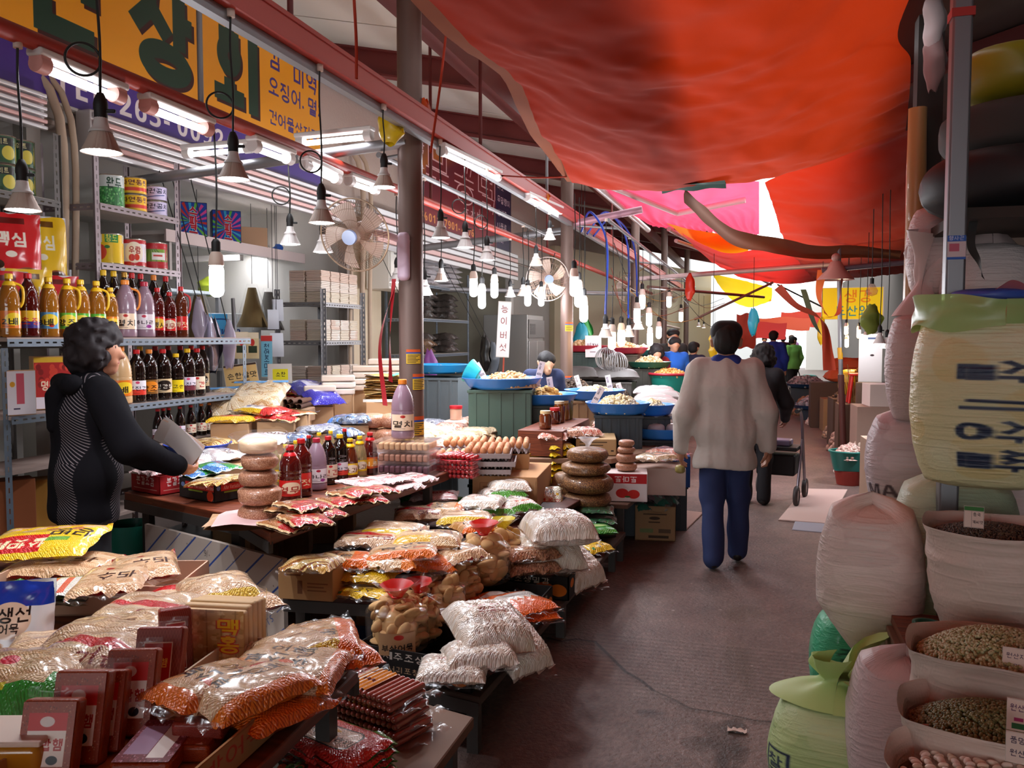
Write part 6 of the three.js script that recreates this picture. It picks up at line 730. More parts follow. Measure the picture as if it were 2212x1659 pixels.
S(677,1212,.13,.1,.22,.2,.06,U.noodle,'orange noodle bundle on the kraft carton');S(790,1272,.0,.1,.3,.2,.035,yelN,'flat yellow noodle pack at the front edge of the middle step');S(780,1236,.04,.15,.3,.2,.055,yelN,'yellow and clear noodle pack upon the flat one');S(742,1205,.1,.3,.24,.2,.05,U.orange,'orange noodle pack beside the kraft carton');S(832,1208,.09,.2,.3,.22,.05,U.busanr,'red topped fish cake pack above the yellow noodles');S(870,1188,.12,.4,.3,.22,.05,U.busan,'orange fish cake pack with white lettering zone');S(905,1210,.04,.6,.3,.24,.06,U.orange,'orange fish cake pack near the step rim');S(800,1160,.1,.3,.3,.24,.06,U.redband,'red banded fish cake pack behind the noodles');S(852,1140,.12,.2,.3,.24,.06,U.clear,'clear fish cake pack at the rear of the step');S(924,1160,.1,.3,.32,.26,.07,PK('tany',160,120,(c,w,h)=>{tan(c,w,h,'#dcb07c');fill(c,'#e2b01c',0,0,90,30);han(c,'황찰떡',40,50,32,'#4a1a10',.12);fill(c,'#a03a18',0,104,w,16);}),'large tan pack with yellow corner and dark lettering');S(950,1192,.04,.5,.26,.22,.06,U.tanred,'tan pack with dark red end under the large one');S(990,1190,.06,.9,.2,.24,.06,U.tanred,'crumpled dark red ended pack at the rim');S(1005,1116,.06,.3,.3,.24,.07,U.clear,'yellow topped clear pack in the middle of the step');S(1022,1136,.06,.8,.2,.2,.06,U.orange,'bright orange crumpled pack');S(905,1105,.06,.4,.28,.24,.06,U.redband,'red and clear pack behind the tan one');S(958,1096,.08,.2,.24,.22,.05,U.busanr,'orange yellow pack below the long kraft carton');S(938,1068,.08,.3,.3,.2,.05,U.flour,'white radish pack with green leaves printed',{});S(1058,1096,.05,.5,.26,.24,.06,U.rcgreen,'pink and red rice cake pack');S(1085,1060,.08,.5,.28,.26,.07,U.rcgreen,'white rice cake pack with green hem');S(1110,1088,.05,.9,.26,.24,.07,U.rcgreen,'rice cake pack with bright green side near the grain bags',{seed:3});S(1040,1080,.1,.1,.26,.22,.06,U.ricecake,'pale rice cake pack on top of the pile');S(1100,1045,.12,.4,.26,.24,.07,U.ricecake,'pale rice cake pack behind the green hemmed one');S(985,1080,.02,1.2,.2,.16,.04,PK('leaf',80,60,(c,w,h)=>{fill(c,'#2f8a2c',0,0,w,h);fill(c,'#bcd88a',20,20,40,10);}),'bright green wrapper end sticking out');S(895,1070,.05,.6,.2,.16,.04,prints.get('pkleaf'),'second bright green wrapper end');
// yellow noodle stacks
for (let i=0;i<5;i++) G1(0,0,.5+i*.05,.35,.3,.22,.052,i % 2?U.yelbox:U.yelbox,['lowest','second','third','fourth','topmost'][i]+' pack of the yellow and white noodle stack',{name:'noodle_pack',sq:6,flat:1,rx:0,rz:0,at:on(1135,1040,.5)});for (let i=0;i<6;i++) G1(0,0,.5+i*.05,.6,.2,.26,.052,U.yelbox,['lowest','second','third','fourth','fifth','topmost'][i]+' pack of the tall yellow stack beside the grain bags',{name:'noodle_pack',sq:6,flat:1,rx:0,rz:0,at:on(1205,1042,.5)});G1(1145,958,.76,.2,.2,.14,.05,U.yelbox,'small yellow pack in front of the date carton',{name:'noodle_pack'});
carton(on(1170,1045,.46).setY(.425),.56,.072,.34,null,.4,'low box under the yellow noodle stacks',{col:0xa88a5c});
for (const [px,py,t,l] of [[1145,1075,.5,'dotted yellow white bag slumped below the noodle stack'],[1185,1085,.3,'dotted yellow white bag leaning on the grain bag'],[1165,1050,.7,'yellow cornered dotted bag']]){const p=on(px,py,.48);pouch('rice_noodle_bag',l,'food pack',p.setY(.45),t,.2,.28,.1,U.dots,{rx:.7,film:1});}
carton(on(1165,1100,.28).setY(YD+.004),.5,.16,.3,null,.4,'dark box behind the rice cake bags on the lowest step',{col:0x5a4434});
// grain bags
{const p=on(1268,1092,.43);let y=.425;for (const [i,[r,h]] of [[.165,.1],[.17,.13],[.165,.09],[.14,.1]].entries()){block(V(p.x+[0,.01,-.01,0][i],y,p.z),r,h,perMat,'dark brown perilla seed bag, '+['lowest','second','third','knotted top one'][i]+' of the tall stack',{name:'seed_bag',sd:20+i,knot:i===3});y+=h*.96;} const q=on(1222,1085,.43);block(q.setY(.425),.1,.22,perMat,'upright reddish brown seed bag left of the tall stack',{name:'seed_bag',sd:30});}
const tomUv=print('tomato',170,130,(c,w,h)=>{fill(c,'#e6dcdc',0,0,w,h);fill(c,'#c01c22',0,0,w,46);c.save();c.translate(130,40);c.rotate(Math.PI);han(c,'토마토',0,0,30,'#f4e4e0',.14);c.restore();disc(c,'#c8201c',70,92,26,22);disc(c,'#d22a20',116,96,25,21);disc(c,'#2f6a2c',92,108,12,4);disc(c,'#1a1614',18,40,6);});
{const p=on(1352,1078,.42);carton(p.setY(.425),.3,.2,.24,tomUv,.15,'white and red tomato carton with printed tomatoes',{col:0xd8c8c4,side:1});let y=.627;for (const [i,h] of [.06,.07,.05,.05].entries()){block(V(p.x-.0,y,p.z+.0),.078-i*.007,h,sesMat,'brown grain cake, '+['lowest','second','third','top'][i]+' of the small stack on the tomato carton',{sd:40+i});y+=h*.96;} const q=on(1400,1040,.5);carton(V(p.x+.12,.425,p.z-.42),.5,.2,.5,null,.15,'pale carton behind the tomato carton',{col:0xc3a89c});for (let i=0;i<4;i++) G1(1375+i*22,985-(i % 2)*12,.63+(i>1?.05:0),.3+i*.3,.26,.24,.06,i % 2?U.shrimp:U.squid,['left','centre','right','rear'][i]+' clear pack of dried shreds on the pale carton',{name:'seafood_pack',film:1});
  carton(V(p.x+.3,.425,p.z-.75),.16,.24,.4,null,.15,'blue crate like box beside the walking man',{col:0x1f4a8c});carton(V(p.x+.14,.425,p.z-1.1),.26,.22,.4,null,.1,'brown open box with a dried root on the edge of the step',{col:0xa06a58});}
G1(1278,1098,.42,.2,.3,.22,.03,U.kelp,'upper dark green kelp tray beneath the seed bags',{name:'kelp_pack',flat:1});G1(1280,1120,.36,.2,.32,.24,.03,U.kelp,'lower dark green kelp tray on the lowest step',{name:'kelp_pack',flat:1});carton(on(1282,1150,YD).setY(YD+.003),.3,.1,.26,null,.2,'dark box under the green kelp trays',{col:0x3a2c24});G1(1290,1140,YD+.08,.6,.22,.2,.05,prints.get('pkleaf'),'tan and green packet at the lane edge',{name:'food_pack'});G1(1278,1178,YD+.01,.9,.2,.22,.06,yelN,'crumpled yellow packet hanging at the lane edge',{name:'food_pack',film:1});
// ---------- lowest step: tangerine cartons, tofu bags, rice cake bags ----------
const tang=print('tang',240,80,(c,w,h)=>{fill(c,'#161210',0,0,w,h);disc(c,'#e0701c',30,30,18,16);disc(c,'#d8621a',180,46,26,24);disc(c,'#e8801f',215,48,22,22);han(c,'제주조생밀감',56,6,22,'#e6dcd0',.12);han(c,'서귀포청정감귤',66,44,17,'#d8b48a',.11);});
const yd=YD+.003,tc=V(-1.24,yd,-3.05);openCarton('tangerine_carton','black tangerine carton with orange fruit print at the step end',tc,.5,.34,.12,-.1,0x1c1613,tang);openCarton('tangerine_carton','second black tangerine carton behind the first',V(-1.2,yd,-3.62),.5,.5,.12,-.02,0x1c1613,tang);openCarton('tangerine_carton','third black carton beneath the orange white packs',V(-1.15,yd,-4.3),.5,.55,.12,0,0x1c1613,tang);
function tiedBag(p,r,h,content,label,o={}){
  const g=thing('tied_bag',label,'food bag',p,rr(0,6),o.group),lumps=[],rl=o.rl??.026;for (let k=0;k<(o.n??70);k++){const a=rnd()*6.283,v=rnd(),R=r*.86*Math.sqrt(Math.sin(Math.PI*(.12+.78*v)))*(.75+.25*rnd());const b=new THREE.IcosahedronGeometry(rl*rr(.8,1.2),1).scale(rr(1,1.7),rr(.35,.7),rr(.9,1.3)).rotateY(rnd()*6).rotateX(rnd()*3).translate(Math.cos(a)*R,rl+v*h*.62,Math.sin(a)*R);lumps.push(b);}
  lumps.push(blobG(r*.74,h*.66,3).toNonIndexed());mesh('contents',joined(lumps),content,g).userData.kind='stuff';
  mesh('bag',sheet(44,22,(u,v)=>{const a=u*6.283,f=v<.72?Math.pow(Math.sin(Math.PI*(.04+.92*v/.72*.56)),.5):0,neck=.14,t=(v-.72)/.28,R=v<.62?r*1.04*Math.pow(Math.min(1,v/.1),.5):v<.78?r*THREE.MathUtils.lerp(1.04,neck,(v-.62)/.16):r*(neck+(v-.78)*2.6),pl=1+(v>.6?.22:.05)*noise(u*14,v*4,p.x*7)*(v>.6?1:1);return V(Math.cos(a)*R*pl,v*h,Math.sin(a)*R*pl);}),film,g);
  if (o.tie){mesh('tie',lathe([[r*.15,h*.76],[r*.2,h*.775],[r*.15,h*.79]],16),M(o.tie,.5),g);mesh('tag',sheet(10,6,(u,v)=>{const a=u*6.283;return V(Math.cos(a)*r*(.16+.42*v),h*(.8+.14*v)+.01*noise(u*6,v),Math.sin(a)*r*(.16+.42*v));}),M(o.tie,.4,{transmission:.2,thickness:0}),g);}
  if (o.lab){const lg=new THREE.CylinderGeometry(r*1.05,r*1.05,h*.3,12,1,true,faceEye(p)-g.rotation.y-.6,1.2).translate(0,h*.26,0);mesh('label',uvTo(lg,LABT),M(0xffffff,.3,{map:atlasTex,transparent:true}),g);} return g;
}
const LABT=print('tofulab',110,70,(c,w,h)=>{fill(c,'#c49a70',0,0,w,h);disc(c,'#c8342c',60,14,14,8);han(c,'부산어묵',10,36,22,'#1a1410',.13);});
const tofuM=M(0xc69a64,.75),riceM=M(0xe6dac8,.55),tb=(px,py,y,r,h,label,o={})=>tiedBag(on(px,py,y).setY(y),r,h,o.rice?riceM:tofuM,label,o);
tb(858,1408,yd+.06,.12,.29,'big clear bag of fried fish cake pieces with red tie at the carton front',{tie:0xc82018,lab:1});tb(905,1385,yd+.06,.1,.27,'clear bag of fried pieces just behind the big one',{tie:0xc82018});tb(945,1352,yd+.06,.12,.29,'clear bag of fried pieces with pink sticker in the second carton',{lab:1});tb(985,1318,yd+.06,.11,.29,'clear bag with orange yellow top among the fried pieces',{tie:0xe08a1c});tb(1005,1290,yd+.06,.1,.26,'clear bag of fried pieces next to the orange white packs',{});tb(1045,1262,yd+.12,.13,.32,'large clear bag of tofu puffs tied with red tape',{tie:0xc82018,rl:.03});tb(1085,1230,yd+.12,.12,.28,'clear bag of tofu puffs with a yellow tag',{tie:0xd8c02a,rl:.03});
const rc=(px,py,y,t,w,l,h,label,o={})=>G1(px,py,y,t,w,l,h,U.ricecake,label,{name:'rice_cake_bag',lump:.02,lf:14,film:1,n:40,...o});
rc(1050,1345,yd+.13,.7,.3,.32,.12,'large bag of white rice cake pieces on the second carton',{rx:.25,rz:-.1});rc(1098,1370,yd+.05,1.0,.22,.34,.1,'bag of white rice cake pieces slumping over the step edge',{rx:.5});rc(978,1440,yd+.075,.25,.26,.2,.055,'flat bag of small rice cakes on the tangerine carton front',{lump:.01});rc(1035,1408,yd+.1,.5,.27,.22,.07,'bag of small rice cakes behind the flat one',{lump:.014});rc(1205,1135,yd+.3,.5,.34,.36,.14,'large bag of sliced white rice cakes on top near the kelp trays');rc(1178,1180,yd+.16,.6,.34,.38,.14,'large bag of sliced white rice cakes below the top one',{rx:.2});rc(1225,1205,yd+.06,1.1,.26,.36,.12,'bag of white rice cakes sliding toward the lane',{rx:.5});
carton(on(1170,1225,YD).setY(yd),.36,.15,.5,null,.2,'brown carton under the white rice cake bags',{col:0x6a4a38});
for (const [dy,l] of [[.0,'lower'],[.06,'upper']]) G1(0,0,yd+.16+dy,.5,.26,.2,.06,U.sesame,l+' brown paste pack on the carton by the lane',{at:on(1150,1215,yd+.2),name:'paste_pack',sq:6,film:1,mat:pGloss});
for (const [px,py,dy,t,l] of [[1125,1298,.13,.9,'orange and white wavy pack on top'],[1135,1318,.09,.7,'orange and white wavy pack beneath'],[1075,1300,.1,1.2,'orange pack at the end of the third carton']]) G1(px,py,yd+dy,t,.24,.28,.05,PK('wavy',130,110,(c,w,h)=>{fill(c,'#e8621a',0,0,w,h);c.fillStyle='#efe6dc';c.beginPath();c.moveTo(0,30);for (let i=0;i<=13;i++) c.lineTo(i*10,40+(i % 2)*12);c.lineTo(w,90);c.lineTo(0,80);c.fill();}),l,{name:'food_pack',film:1});
// things under the steps
for (const [x,z,c2,l] of [[-1.75,-3.3,0x3a5a9a,'blue box'],[-1.75,-3.7,0xa8835c,'brown carton'],[-1.8,-4.3,0x9a9a98,'grey carton']]) carton(V(x,.003,z),.22,.24,.26,null,.1,l+' stored under the middle step',{col:c2});
// carton with foil packs on the lane floor
{const p=on(1415,1160,0),kb=print('kraft4',120,100,(c,w,h)=>{fill(c,'#a8835c',0,0,w,h);fill(c,'#5a4430',24,20,70,4);disc(c,'#4a3828',58,34,16,5);fill(c,'#5a4430',40,44,34,4);fill(c,'#7a8a5a',14,66,40,12);fill(c,'#6a5440',70,66,36,12);fill(c,'#4a3828',40,86,60,8);});const g=openCarton('open_carton','brown cardboard carton standing on the lane floor',p.setY(.002),.31,.26,.27,.12,0xa8835c,kb);for (const [dx,dz,ry,l] of [[-.07,.02,.4,'left'],[.05,-.02,-.3,'right'],[.03,.04,.9,'top']]) pouch('foil_pack','shiny silver green pouch, '+l+' one in the floor carton','food pack',V(p.x+dx,l==='top'?.31:.26,p.z+dz),ry,.2,.26,.06,PK('foil',90,90,(c,w,h)=>{fill(c,'#6a7a72',0,0,w,h);fill(c,'#1f6a58',0,0,w,16);speck(c,w,h,['#a8b4b0','#3a4a44','#8a6a70'],40,4,14);}),{rx:.3,film:1});}
const flat=(pp,label,col)=>{const q=pp.map(([a,b])=>onY(a,b,0));tag(mesh('flattened_cardboard',slab(q.map((v)=>[v.x,v.z]),.014,.006),M(col,.9)),label,'cardboard');};
flat([[1455,1140],[1482,1146],[1518,1110],[1452,1102]],'small pinkish cardboard sheet beside the floor carton',0xb99a90);flat([[1682,1125],[1790,1133],[1830,1060],[1738,1058]],'large pale cardboard sheet lying on the lane',0xc4aaa0);{const q=[[1712,1145],[1790,1152],[1800,1128],[1718,1128]].map(([a,b])=>onY(a,b,0));tag(mesh('flattened_cardboard',slab(q.map((v)=>[v.x,v.z]),.007,.004),M(0x9a9aa4,.9)),'grey cardboard piece under the large pale sheet','cardboard');}
{const p=onY(1592,1582,0);tag(mesh('paper_scrap',sheet(10,6,(u,v)=>V((u-.5)*.075,.004+.012*Math.abs(noise(u*6,v*4)),(v-.5)*.03)),M(0xd8bcae,.9)),'crumpled pale paper scrap on the floor','paper').position.copy(p);}

// ---------- mushroom shop ----------
{const a=onX(914,700,-4.15),b=onX(1012,700,-4.15),L=a.z-b.z,zc=(a.z+b.z)/2;rack('blue grey slotted rack in the mushroom shop with white sacks on top',-4.15,0,zc,.5,L,[2.27,1.83,1.36,.8],2.5,angleMat);
  const bagM=M(0xe0dcdc,.35,{clearcoat:.5}),blkM=M(0x4a423e,.25,{clearcoat:1,clearcoatRoughness:.2,bumpMap:fineBump,bumpScale:.004}),wg=pouchG(.42,.5,.08,[0,0,1,1],{seed:2,rag:1}),bg=pouchG(.4,.34,.1,[0,0,1,1],{seed:3,rag:1.4,lump:.015,lf:9});
  for (let i=0;i<5;i++) for (let j=0;j<2;j++){const g=tag(mesh('white_sack',wg,i % 2?bagM:M(0xd2cdd2,.35,{clearcoat:.5})),'flat white printed sack in the pile above the mushroom rack','sack','white sacks above the mushroom rack');g.position.set(-4.4,2.272+i*.075,zc+L/4-j*L/2);g.rotation.y=Math.PI/2+rr(-.1,.1);}
  for (const [y,n] of [[1.832,4],[1.362,3]]) for (let i=0;i<n;i++) for (let j=0;j<2;j++){const g=tag(mesh('mushroom_bag',bg,y<1.5&&j===0&&i<2?M(0x7a5a40,.3,{clearcoat:.8}):blkM),'dark clear bag of dried mushrooms on the mushroom rack','bag','mushroom bags on the rack');g.position.set(-4.38,y+i*.085,zc+L/4-j*L/2);g.rotation.y=Math.PI/2+rr(-.2,.2);}}
{const p=onX(1135,800,-3.75),g=thing('steel_refrigerator','tall brushed steel refrigerator behind the seated woman','refrigerator',V(-3.95,0,p.z)),st=M(0xb4b2ae,.35,{metalness:.8});mesh('body',box(.75,1.95,1.0,0,.975,0,.01),st,g);for (const s of [-1,1]) mesh('handle',box(.03,.28,.02,.42,.95,s*.05,.006),steel,mesh('door',box(.03,1.35,.48,.39,.85,s*.25,.008),st,g));mesh('top_panel',box(.03,.3,.98,.39,1.72,0,.006),M(0x8f8c88,.4,{metalness:.7}),g);for (let i=0;i<8;i++) mesh('vent_slat',box(.01,.008,.3,.41,1.64+i*.022,.3),M(0x3a3836,.6),g);}
{const p=onX(1085,715,-3.0),uv=print('neungi',60,240,(c,w,h)=>{fill(c,'#eee6e2',0,0,w,h);['능','이','버','섯'].forEach((t,i)=>han(c,t,13,[14,66,128,182][i],34,'#8a3a34',.08));});const g=card(V(p.x,p.y-.32,p.z),.16,.68,uv,faceEye(p)+.1,'tall white board with red lettering hanging in the mushroom shop',{name:'mushroom_board'});mesh('stick',box(.02,1.2,.015,.02,-.55,-.01),M(0xa8442c,.7),g);g.rotation.z=-.05;mesh('foot',box(.25,.03,.25,.02,-1.16,0),M(0x6a4a38,.8),g);}
for (const [px,py,c2,l] of [[1048,765,0x1c1a1a,'black plastic bag hanging by the mushroom shop post'],[1065,775,0x7a8490,'grey plastic bag hanging beside the black bag'],[1262,720,0x3a9a4a,'green plastic bags hanging behind the second pole'],[1255,735,0x2a9ab0,'blue plastic bag hanging behind the second pole'],[928,800,0x8a4a90,'purple plastic bag hanging on the rack upright']]){const p=onX(px,py,px>1200?-2.5:-3.4);hung(p,px>1200?.22:.16,px>1200?.5:.45,M(c2,.35,{transmission:.25,thickness:0}),l,px>1200?V(p.x,roofL(p.x)+.005,p.z):V(-4.01,2.57,p.z),'plastic_bag',px);}
{const o=thing('wall_cabinet','white cabinet high on the cream wall beside the fan','cabinet',onX(850,580,-4.35));mesh('body',box(.3,.55,.9,0,0,0,.01),M(0xe6e0d6,.5),o);mesh('door',box(.02,.5,.42,.16,0,.23,.005),M(0xeeeae2,.4),o);mesh('door',box(.02,.5,.42,.16,0,-.23,.005),M(0xeeeae2,.4),o);mesh('bracket',box(.3,.06,.9,-.1,.3,0),M(0x9a948c,.6),o);}
struct('wall_left',box(.1,2.9,1.6,-4.75,1.45,-9.05),M(0xe0cfb4,.8),'cream wall panel between the first shop and the mushroom shop','wall');
// ---------- nut trays on crates ----------
function crate(p,w,h,d,col,label,turn=0,group){const g=thing('plastic_crate',label,'crate',p,turn,group),m=M(col,.45);mesh('bottom',box(w,.01,d,0,.006,0),m,g);for (const s of [-1,1]){mesh('wall',box(w,h,.012,0,h/2,s*d/2),m,g);mesh('wall',box(.012,h,d,s*w/2,h/2,0),m,g);mesh('lip',box(w+.03,.025,.02,0,h-.012,s*(d/2+.006),.004),m,g);for (let i=-2;i<=2;i++) mesh('rib',box(.02,h-.03,.012,i*w/5,h/2,s*(d/2+.008)),m,g);} return g;}
const trayPr=(r)=>[[0,0],[r*.8,0],[r*.86,.02],[r*.97,.07],[r*1.02,.085],[r*1.02,.09],[r*.96,.085],[r*.84,.03],[r*.78,.012],[0,.012]];
function heap(p,r,h,n,s,cols,label,cat,o={}){// uncountable pile of small food pieces on a mound
  const g=thing('food_heap',label,cat,p);g.userData.kind='stuff';const md=o.mound??cols[0];mesh('mound',sheet(28,10,(u,v)=>{const a=u*6.283,k=1-v;return V(Math.cos(a)*r*v,h*(1-v*v)*(.9+.2*noise(Math.cos(a)*2,Math.sin(a)*2,v*2)),Math.sin(a)*r*v);}),M(md,.8),g).userData.kind='stuff';
  const base=o.geo??new THREE.IcosahedronGeometry(1,1),im=new THREE.InstancedMesh(base,M(0xffffff,.65),n),m4=new THREE.Matrix4(),q=new THREE.Quaternion(),col=new THREE.Color();im.name='pieces';im.castShadow=im.receiveShadow=true;
  for (let i=0;i<n;i++){const a=rnd()*6.283,v=Math.sqrt(rnd());q.setFromEuler(new THREE.Euler(rnd()*6,rnd()*6,rnd()*6));m4.compose(V(Math.cos(a)*r*v,h*(1-v*v)*(.95+.2*noise(Math.cos(a)*2,Math.sin(a)*2,v*2))+s*.3,Math.sin(a)*r*v),q,V(s*rr(.8,1.25),s*rr(.6,1),s*rr(.7,1.1)));im.setMatrixAt(i,m4);im.setColorAt(i,col.setHex(pick(cols)));} im.userData.kind='stuff';g.add(im);return g;
}
const tagUv=print('pricetag',40,120,(c,w,h)=>{fill(c,'#e9dada',0,0,w,h);han(c,'인삼',6,10,15,'#2a2028',.12,true);han(c,'400',4,56,16,'#2a2028',.12);fill(c,'#6a5a60',8,90,20,3);});
function nutTray(px,py,d,r,cols,label,nutLabel,o={}){
  const p=atD(px,py,d),g=thing('round_tray',label,'tray',p.clone());mesh('tray',lathe(trayPr(r),48),M(o.col??0x2a78d0,.35),g);
  if (cols) heap(V(p.x+(o.ox??.0),p.y+.013,p.z),r*(o.k??.8),o.h??.1,o.n??500,o.s??.014,cols,nutLabel,o.cat??'nuts');
  if (o.tag) for (const [dx,roll] of o.tag){const c=card(V(p.x+dx,p.y+.03,p.z+.02),.05,.2,tagUv,.3,'white price stick '+(roll<-.3?'slanting right':roll<0?'tilted right':roll>.12?'leaning left':'nearly upright')+' in the tray of '+nutLabel.split(' ').slice(0,3).join(' '),{name:'price_stick'});c.rotation.z=roll;}
  return p;
}
const nutC=[0xd9b78c,0xc49b6a,0xe6cda6,0xb8905e],cashC=[0xd8a858,0xc08a3a,0xe6c27e],palC=[0xe6d6ac,0xd6c08a,0xf0e4c4];
const stackUnder=(p,w,top,col,label,n=2)=>{const h=(top-.004)/n;for (let i=0;i<n;i++) crate(V(p.x,.003+i*h,p.z),w,h-.004,w*.8,col,label+(n>1?', '+['lowest','second','third'][i]+' of the pile':''),.2);};
{const p=nutTray(1085,838,6.9,.33,nutC,'large blue tray of peanuts on green crates with a turquoise scoop bowl','peanut heap in the largest blue tray',{tag:[[-.12,.5],[.3,-.25]],ox:.05,h:.11});stackUnder(p,.5,p.y,0x3a5248,'dark green crate under the peanut tray',3);const b=tag(mesh('scoop_bowl',lathe([[0,0],[.06,0],[.1,.1],[.105,.1],[.065,-.004]],24).rotateZ(1.1),M(0x2ab4b4,.4)),'turquoise scoop bowl lying in the peanut tray','bowl');b.position.set(p.x-.2,p.y+.1,p.z+.03);}
{const p=nutTray(1180,872,7.0,.26,cashC,'blue tray of walnuts in front of the seated woman','walnut heap of knobbly brown pieces',{tag:[[-.1,.1],[.06,.15]],s:.024,n:160,h:.11,k:.6});stackUnder(p,.36,p.y,0x2a3c34,'dark crate under the walnut tray',2);}
{const p=nutTray(1285,862,7.7,.28,palC,'blue tray of pale beans right of the second pole','pale bean heap behind the honey jars',{tag:[[.16,.2]]});stackUnder(p,.4,p.y,0x8a6a4a,'brown crate under the pale bean tray',2);}
{const p=nutTray(1335,892,6.7,.26,palC,'blue tray heaped with pale gingko nuts','gingko nut heap in the front blue tray',{tag:[[-.22,-.5]],s:.015,h:.12});stackUnder(p,.36,p.y,0x24303a,'dark crate under the gingko tray',2);}
{const p=nutTray(1405,895,7.0,.2,palC,'smaller blue tray of pale nuts beside the gingko tray','pale nut heap in the smaller blue tray',{s:.014,h:.1});stackUnder(p,.3,p.y,0x1c1c1e,'black crate under the smaller nut tray',2);}
{const p=nutTray(1432,945,6.9,.25,null,'flat blue tray holding knotted white bags near the walking man','',{col:0x3a84d8});for (const [dx,l] of [[-.06,'left'],[.1,'right']]){const g=block(V(p.x+dx,p.y+.02,p.z),.08,.1,M(0xe8dcd4,.35,{transmission:.35,thickness:0}),'small knotted white bag, '+l+' one in the flat blue tray',{name:'knotted_bag',knot:1,sd:50});} const c=card(V(p.x-.16,p.y+.04,p.z+.05),.09,.24,print('inja',60,130,(c,w,h)=>{fill(c,'#e8d6d2',0,0,w,h);han(c,'인진',8,14,22,'#3a2a2a',.1);han(c,'4000',4,60,20,'#3a2a2a',.1);fill(c,'#9a8a86',14,96,24,4);}),.2,'large white price stick slanting before the flat blue tray',{name:'price_stick'});c.rotation.z=.45;stackUnder(p,.36,p.y,0x1a1c24,'black crate under the flat blue tray',2);}
nutTray(945,806,8.2,.3,nutC,'blue tray behind the rusty pole','brown nut heap behind the rusty pole',{h:.05,col:0x2a90d0});{const p=atD(945,812,8.2);crate(V(p.x,.003,p.z),.6,p.y-.01,.5,0x5a6468,'grey plastic crate under the tray behind the pole');}
// honey jars
for (const [px,py,h,c2,lid,l] of [[1178,926,.13,0x7a3410,0xd8bc8a,'dark honey jar with pale lid at the front'],[1198,915,.12,0x5a1c0c,0xc02028,'small dark jar with red lid between honey jars'],[1208,912,.17,0x8a4410,0xc8b894,'amber honey jar with metal lid'],[1218,907,.16,0xa86a20,0xd0b888,'golden honey jar behind the amber one'],[1226,905,.19,0x9a8a40,0xc8a060,'olive jar with brown lid beside the second pole']]){const p=on(px,py,.9),g=thing('honey_jar',l,'jar',p.setY(.9));mesh('jar',lathe([[0,0],[.042,0],[.047,.01],[.047,h*.75],[.036,h*.86],[.036,h*.88]],24),M(c2,.08,{transmission:.35,thickness:.05,clearcoat:1}),g);mesh('lid',cyl(.039,.039,.022,0,h*.87,0,24),M(lid,.45),g);}
tag(mesh('jar_board',box(.34,.19,1.0,-1.53,.803,-6.36,.005),woodMat),'wooden box under the honey jars','box');
carton(V(-1.2,.705,-6.3),.3,.12,.5,print('datebox',200,50,(c,w,h)=>{fill(c,'#b49468',0,0,w,h);for (let i=0;i<3;i++) fill(c,'#4a3a28',16,8+i*10,140-i*20,3);fill(c,'#1c1814',176,34,14,4);}),.2,'kraft carton of dates with printed lines',{col:0xb49468});for (let i=0;i<3;i++) G1(1195+i*34,938-i*3,.826,.2+i*.2,.22,.24,.06,i===1?U.sesame:U.shrimp,['left','middle','right'][i]+' clear bag of reddish dates on the kraft carton',{name:'date_bag',film:1,lump:.014,lf:8});
for (let i=0;i<4;i++){const p=on(1300+i*28,935-(i % 2)*12,.74);tiedBag(p.setY(.705),.1,.22,i % 2?M(0xa86a58,.7):M(0xd8a898,.7),['first','second','third','fourth'][i]+' clear tied bag of reddish dried fruit beside the price sticks',{n:50,rl:.018});}
// cartons of dark mushrooms
for (const [px,py,d,w,l] of [[1235,848,8.8,.6,'carton full of dark dried mushrooms behind the second pole'],[1322,868,8.2,.55,'carton full of dark brown fern right of the second pole']]){const p=atD(px,py+20,d);openCarton('open_carton',l,V(p.x,p.y-.1,p.z),w,.4,.2,.1,0xb08a5c,null);crate(V(p.x,.003,p.z),w,p.y-.11,.4,0x4a4a44,'grey crate under the '+l.slice(0,40));heap(V(p.x,p.y+.04,p.z),w*.42,.2,900,.016,[0x2e1c12,0x46301e,0x3a2618,0x1e120c],'dark heap of '+(px<1300?'dried mushrooms':'dried fern')+' in a carton','dried food');const c=card(V(p.x+.15,p.y+.1,p.z+.2),.05,.2,tagUv,.2,'white price stick in the '+(px<1300?'mushroom':'fern')+' carton',{name:'price_stick'});c.rotation.z=.3;}
// stacked clear plastic bags at the next stall
for (let i=0;i<6;i++){const p=atD(1425-(i % 2)*12,890-i*9,9.4+i*.15);pouch('clear_bag','puffed clear plastic bag in the row at the next stall','bag',V(p.x,Math.max(.52,p.y-.05),p.z),.1,.5,.3,.12,U.whitepack,{mat:M(0xdcd4d4,.2,{transmission:.5,thickness:0}),group:'clear bags at the next stall'});}
stand('far_table','far stall table beneath the clear bags',[[-.95,-9.2],[-1.7,-9.2],[-1.7,-11.6],[-.9,-11.6]],.55,.03,[[-1.02,-9.3],[-1.6,-9.3],[-1,-11.5],[-1.6,-11.5]],M(0x6a5a50,.7));
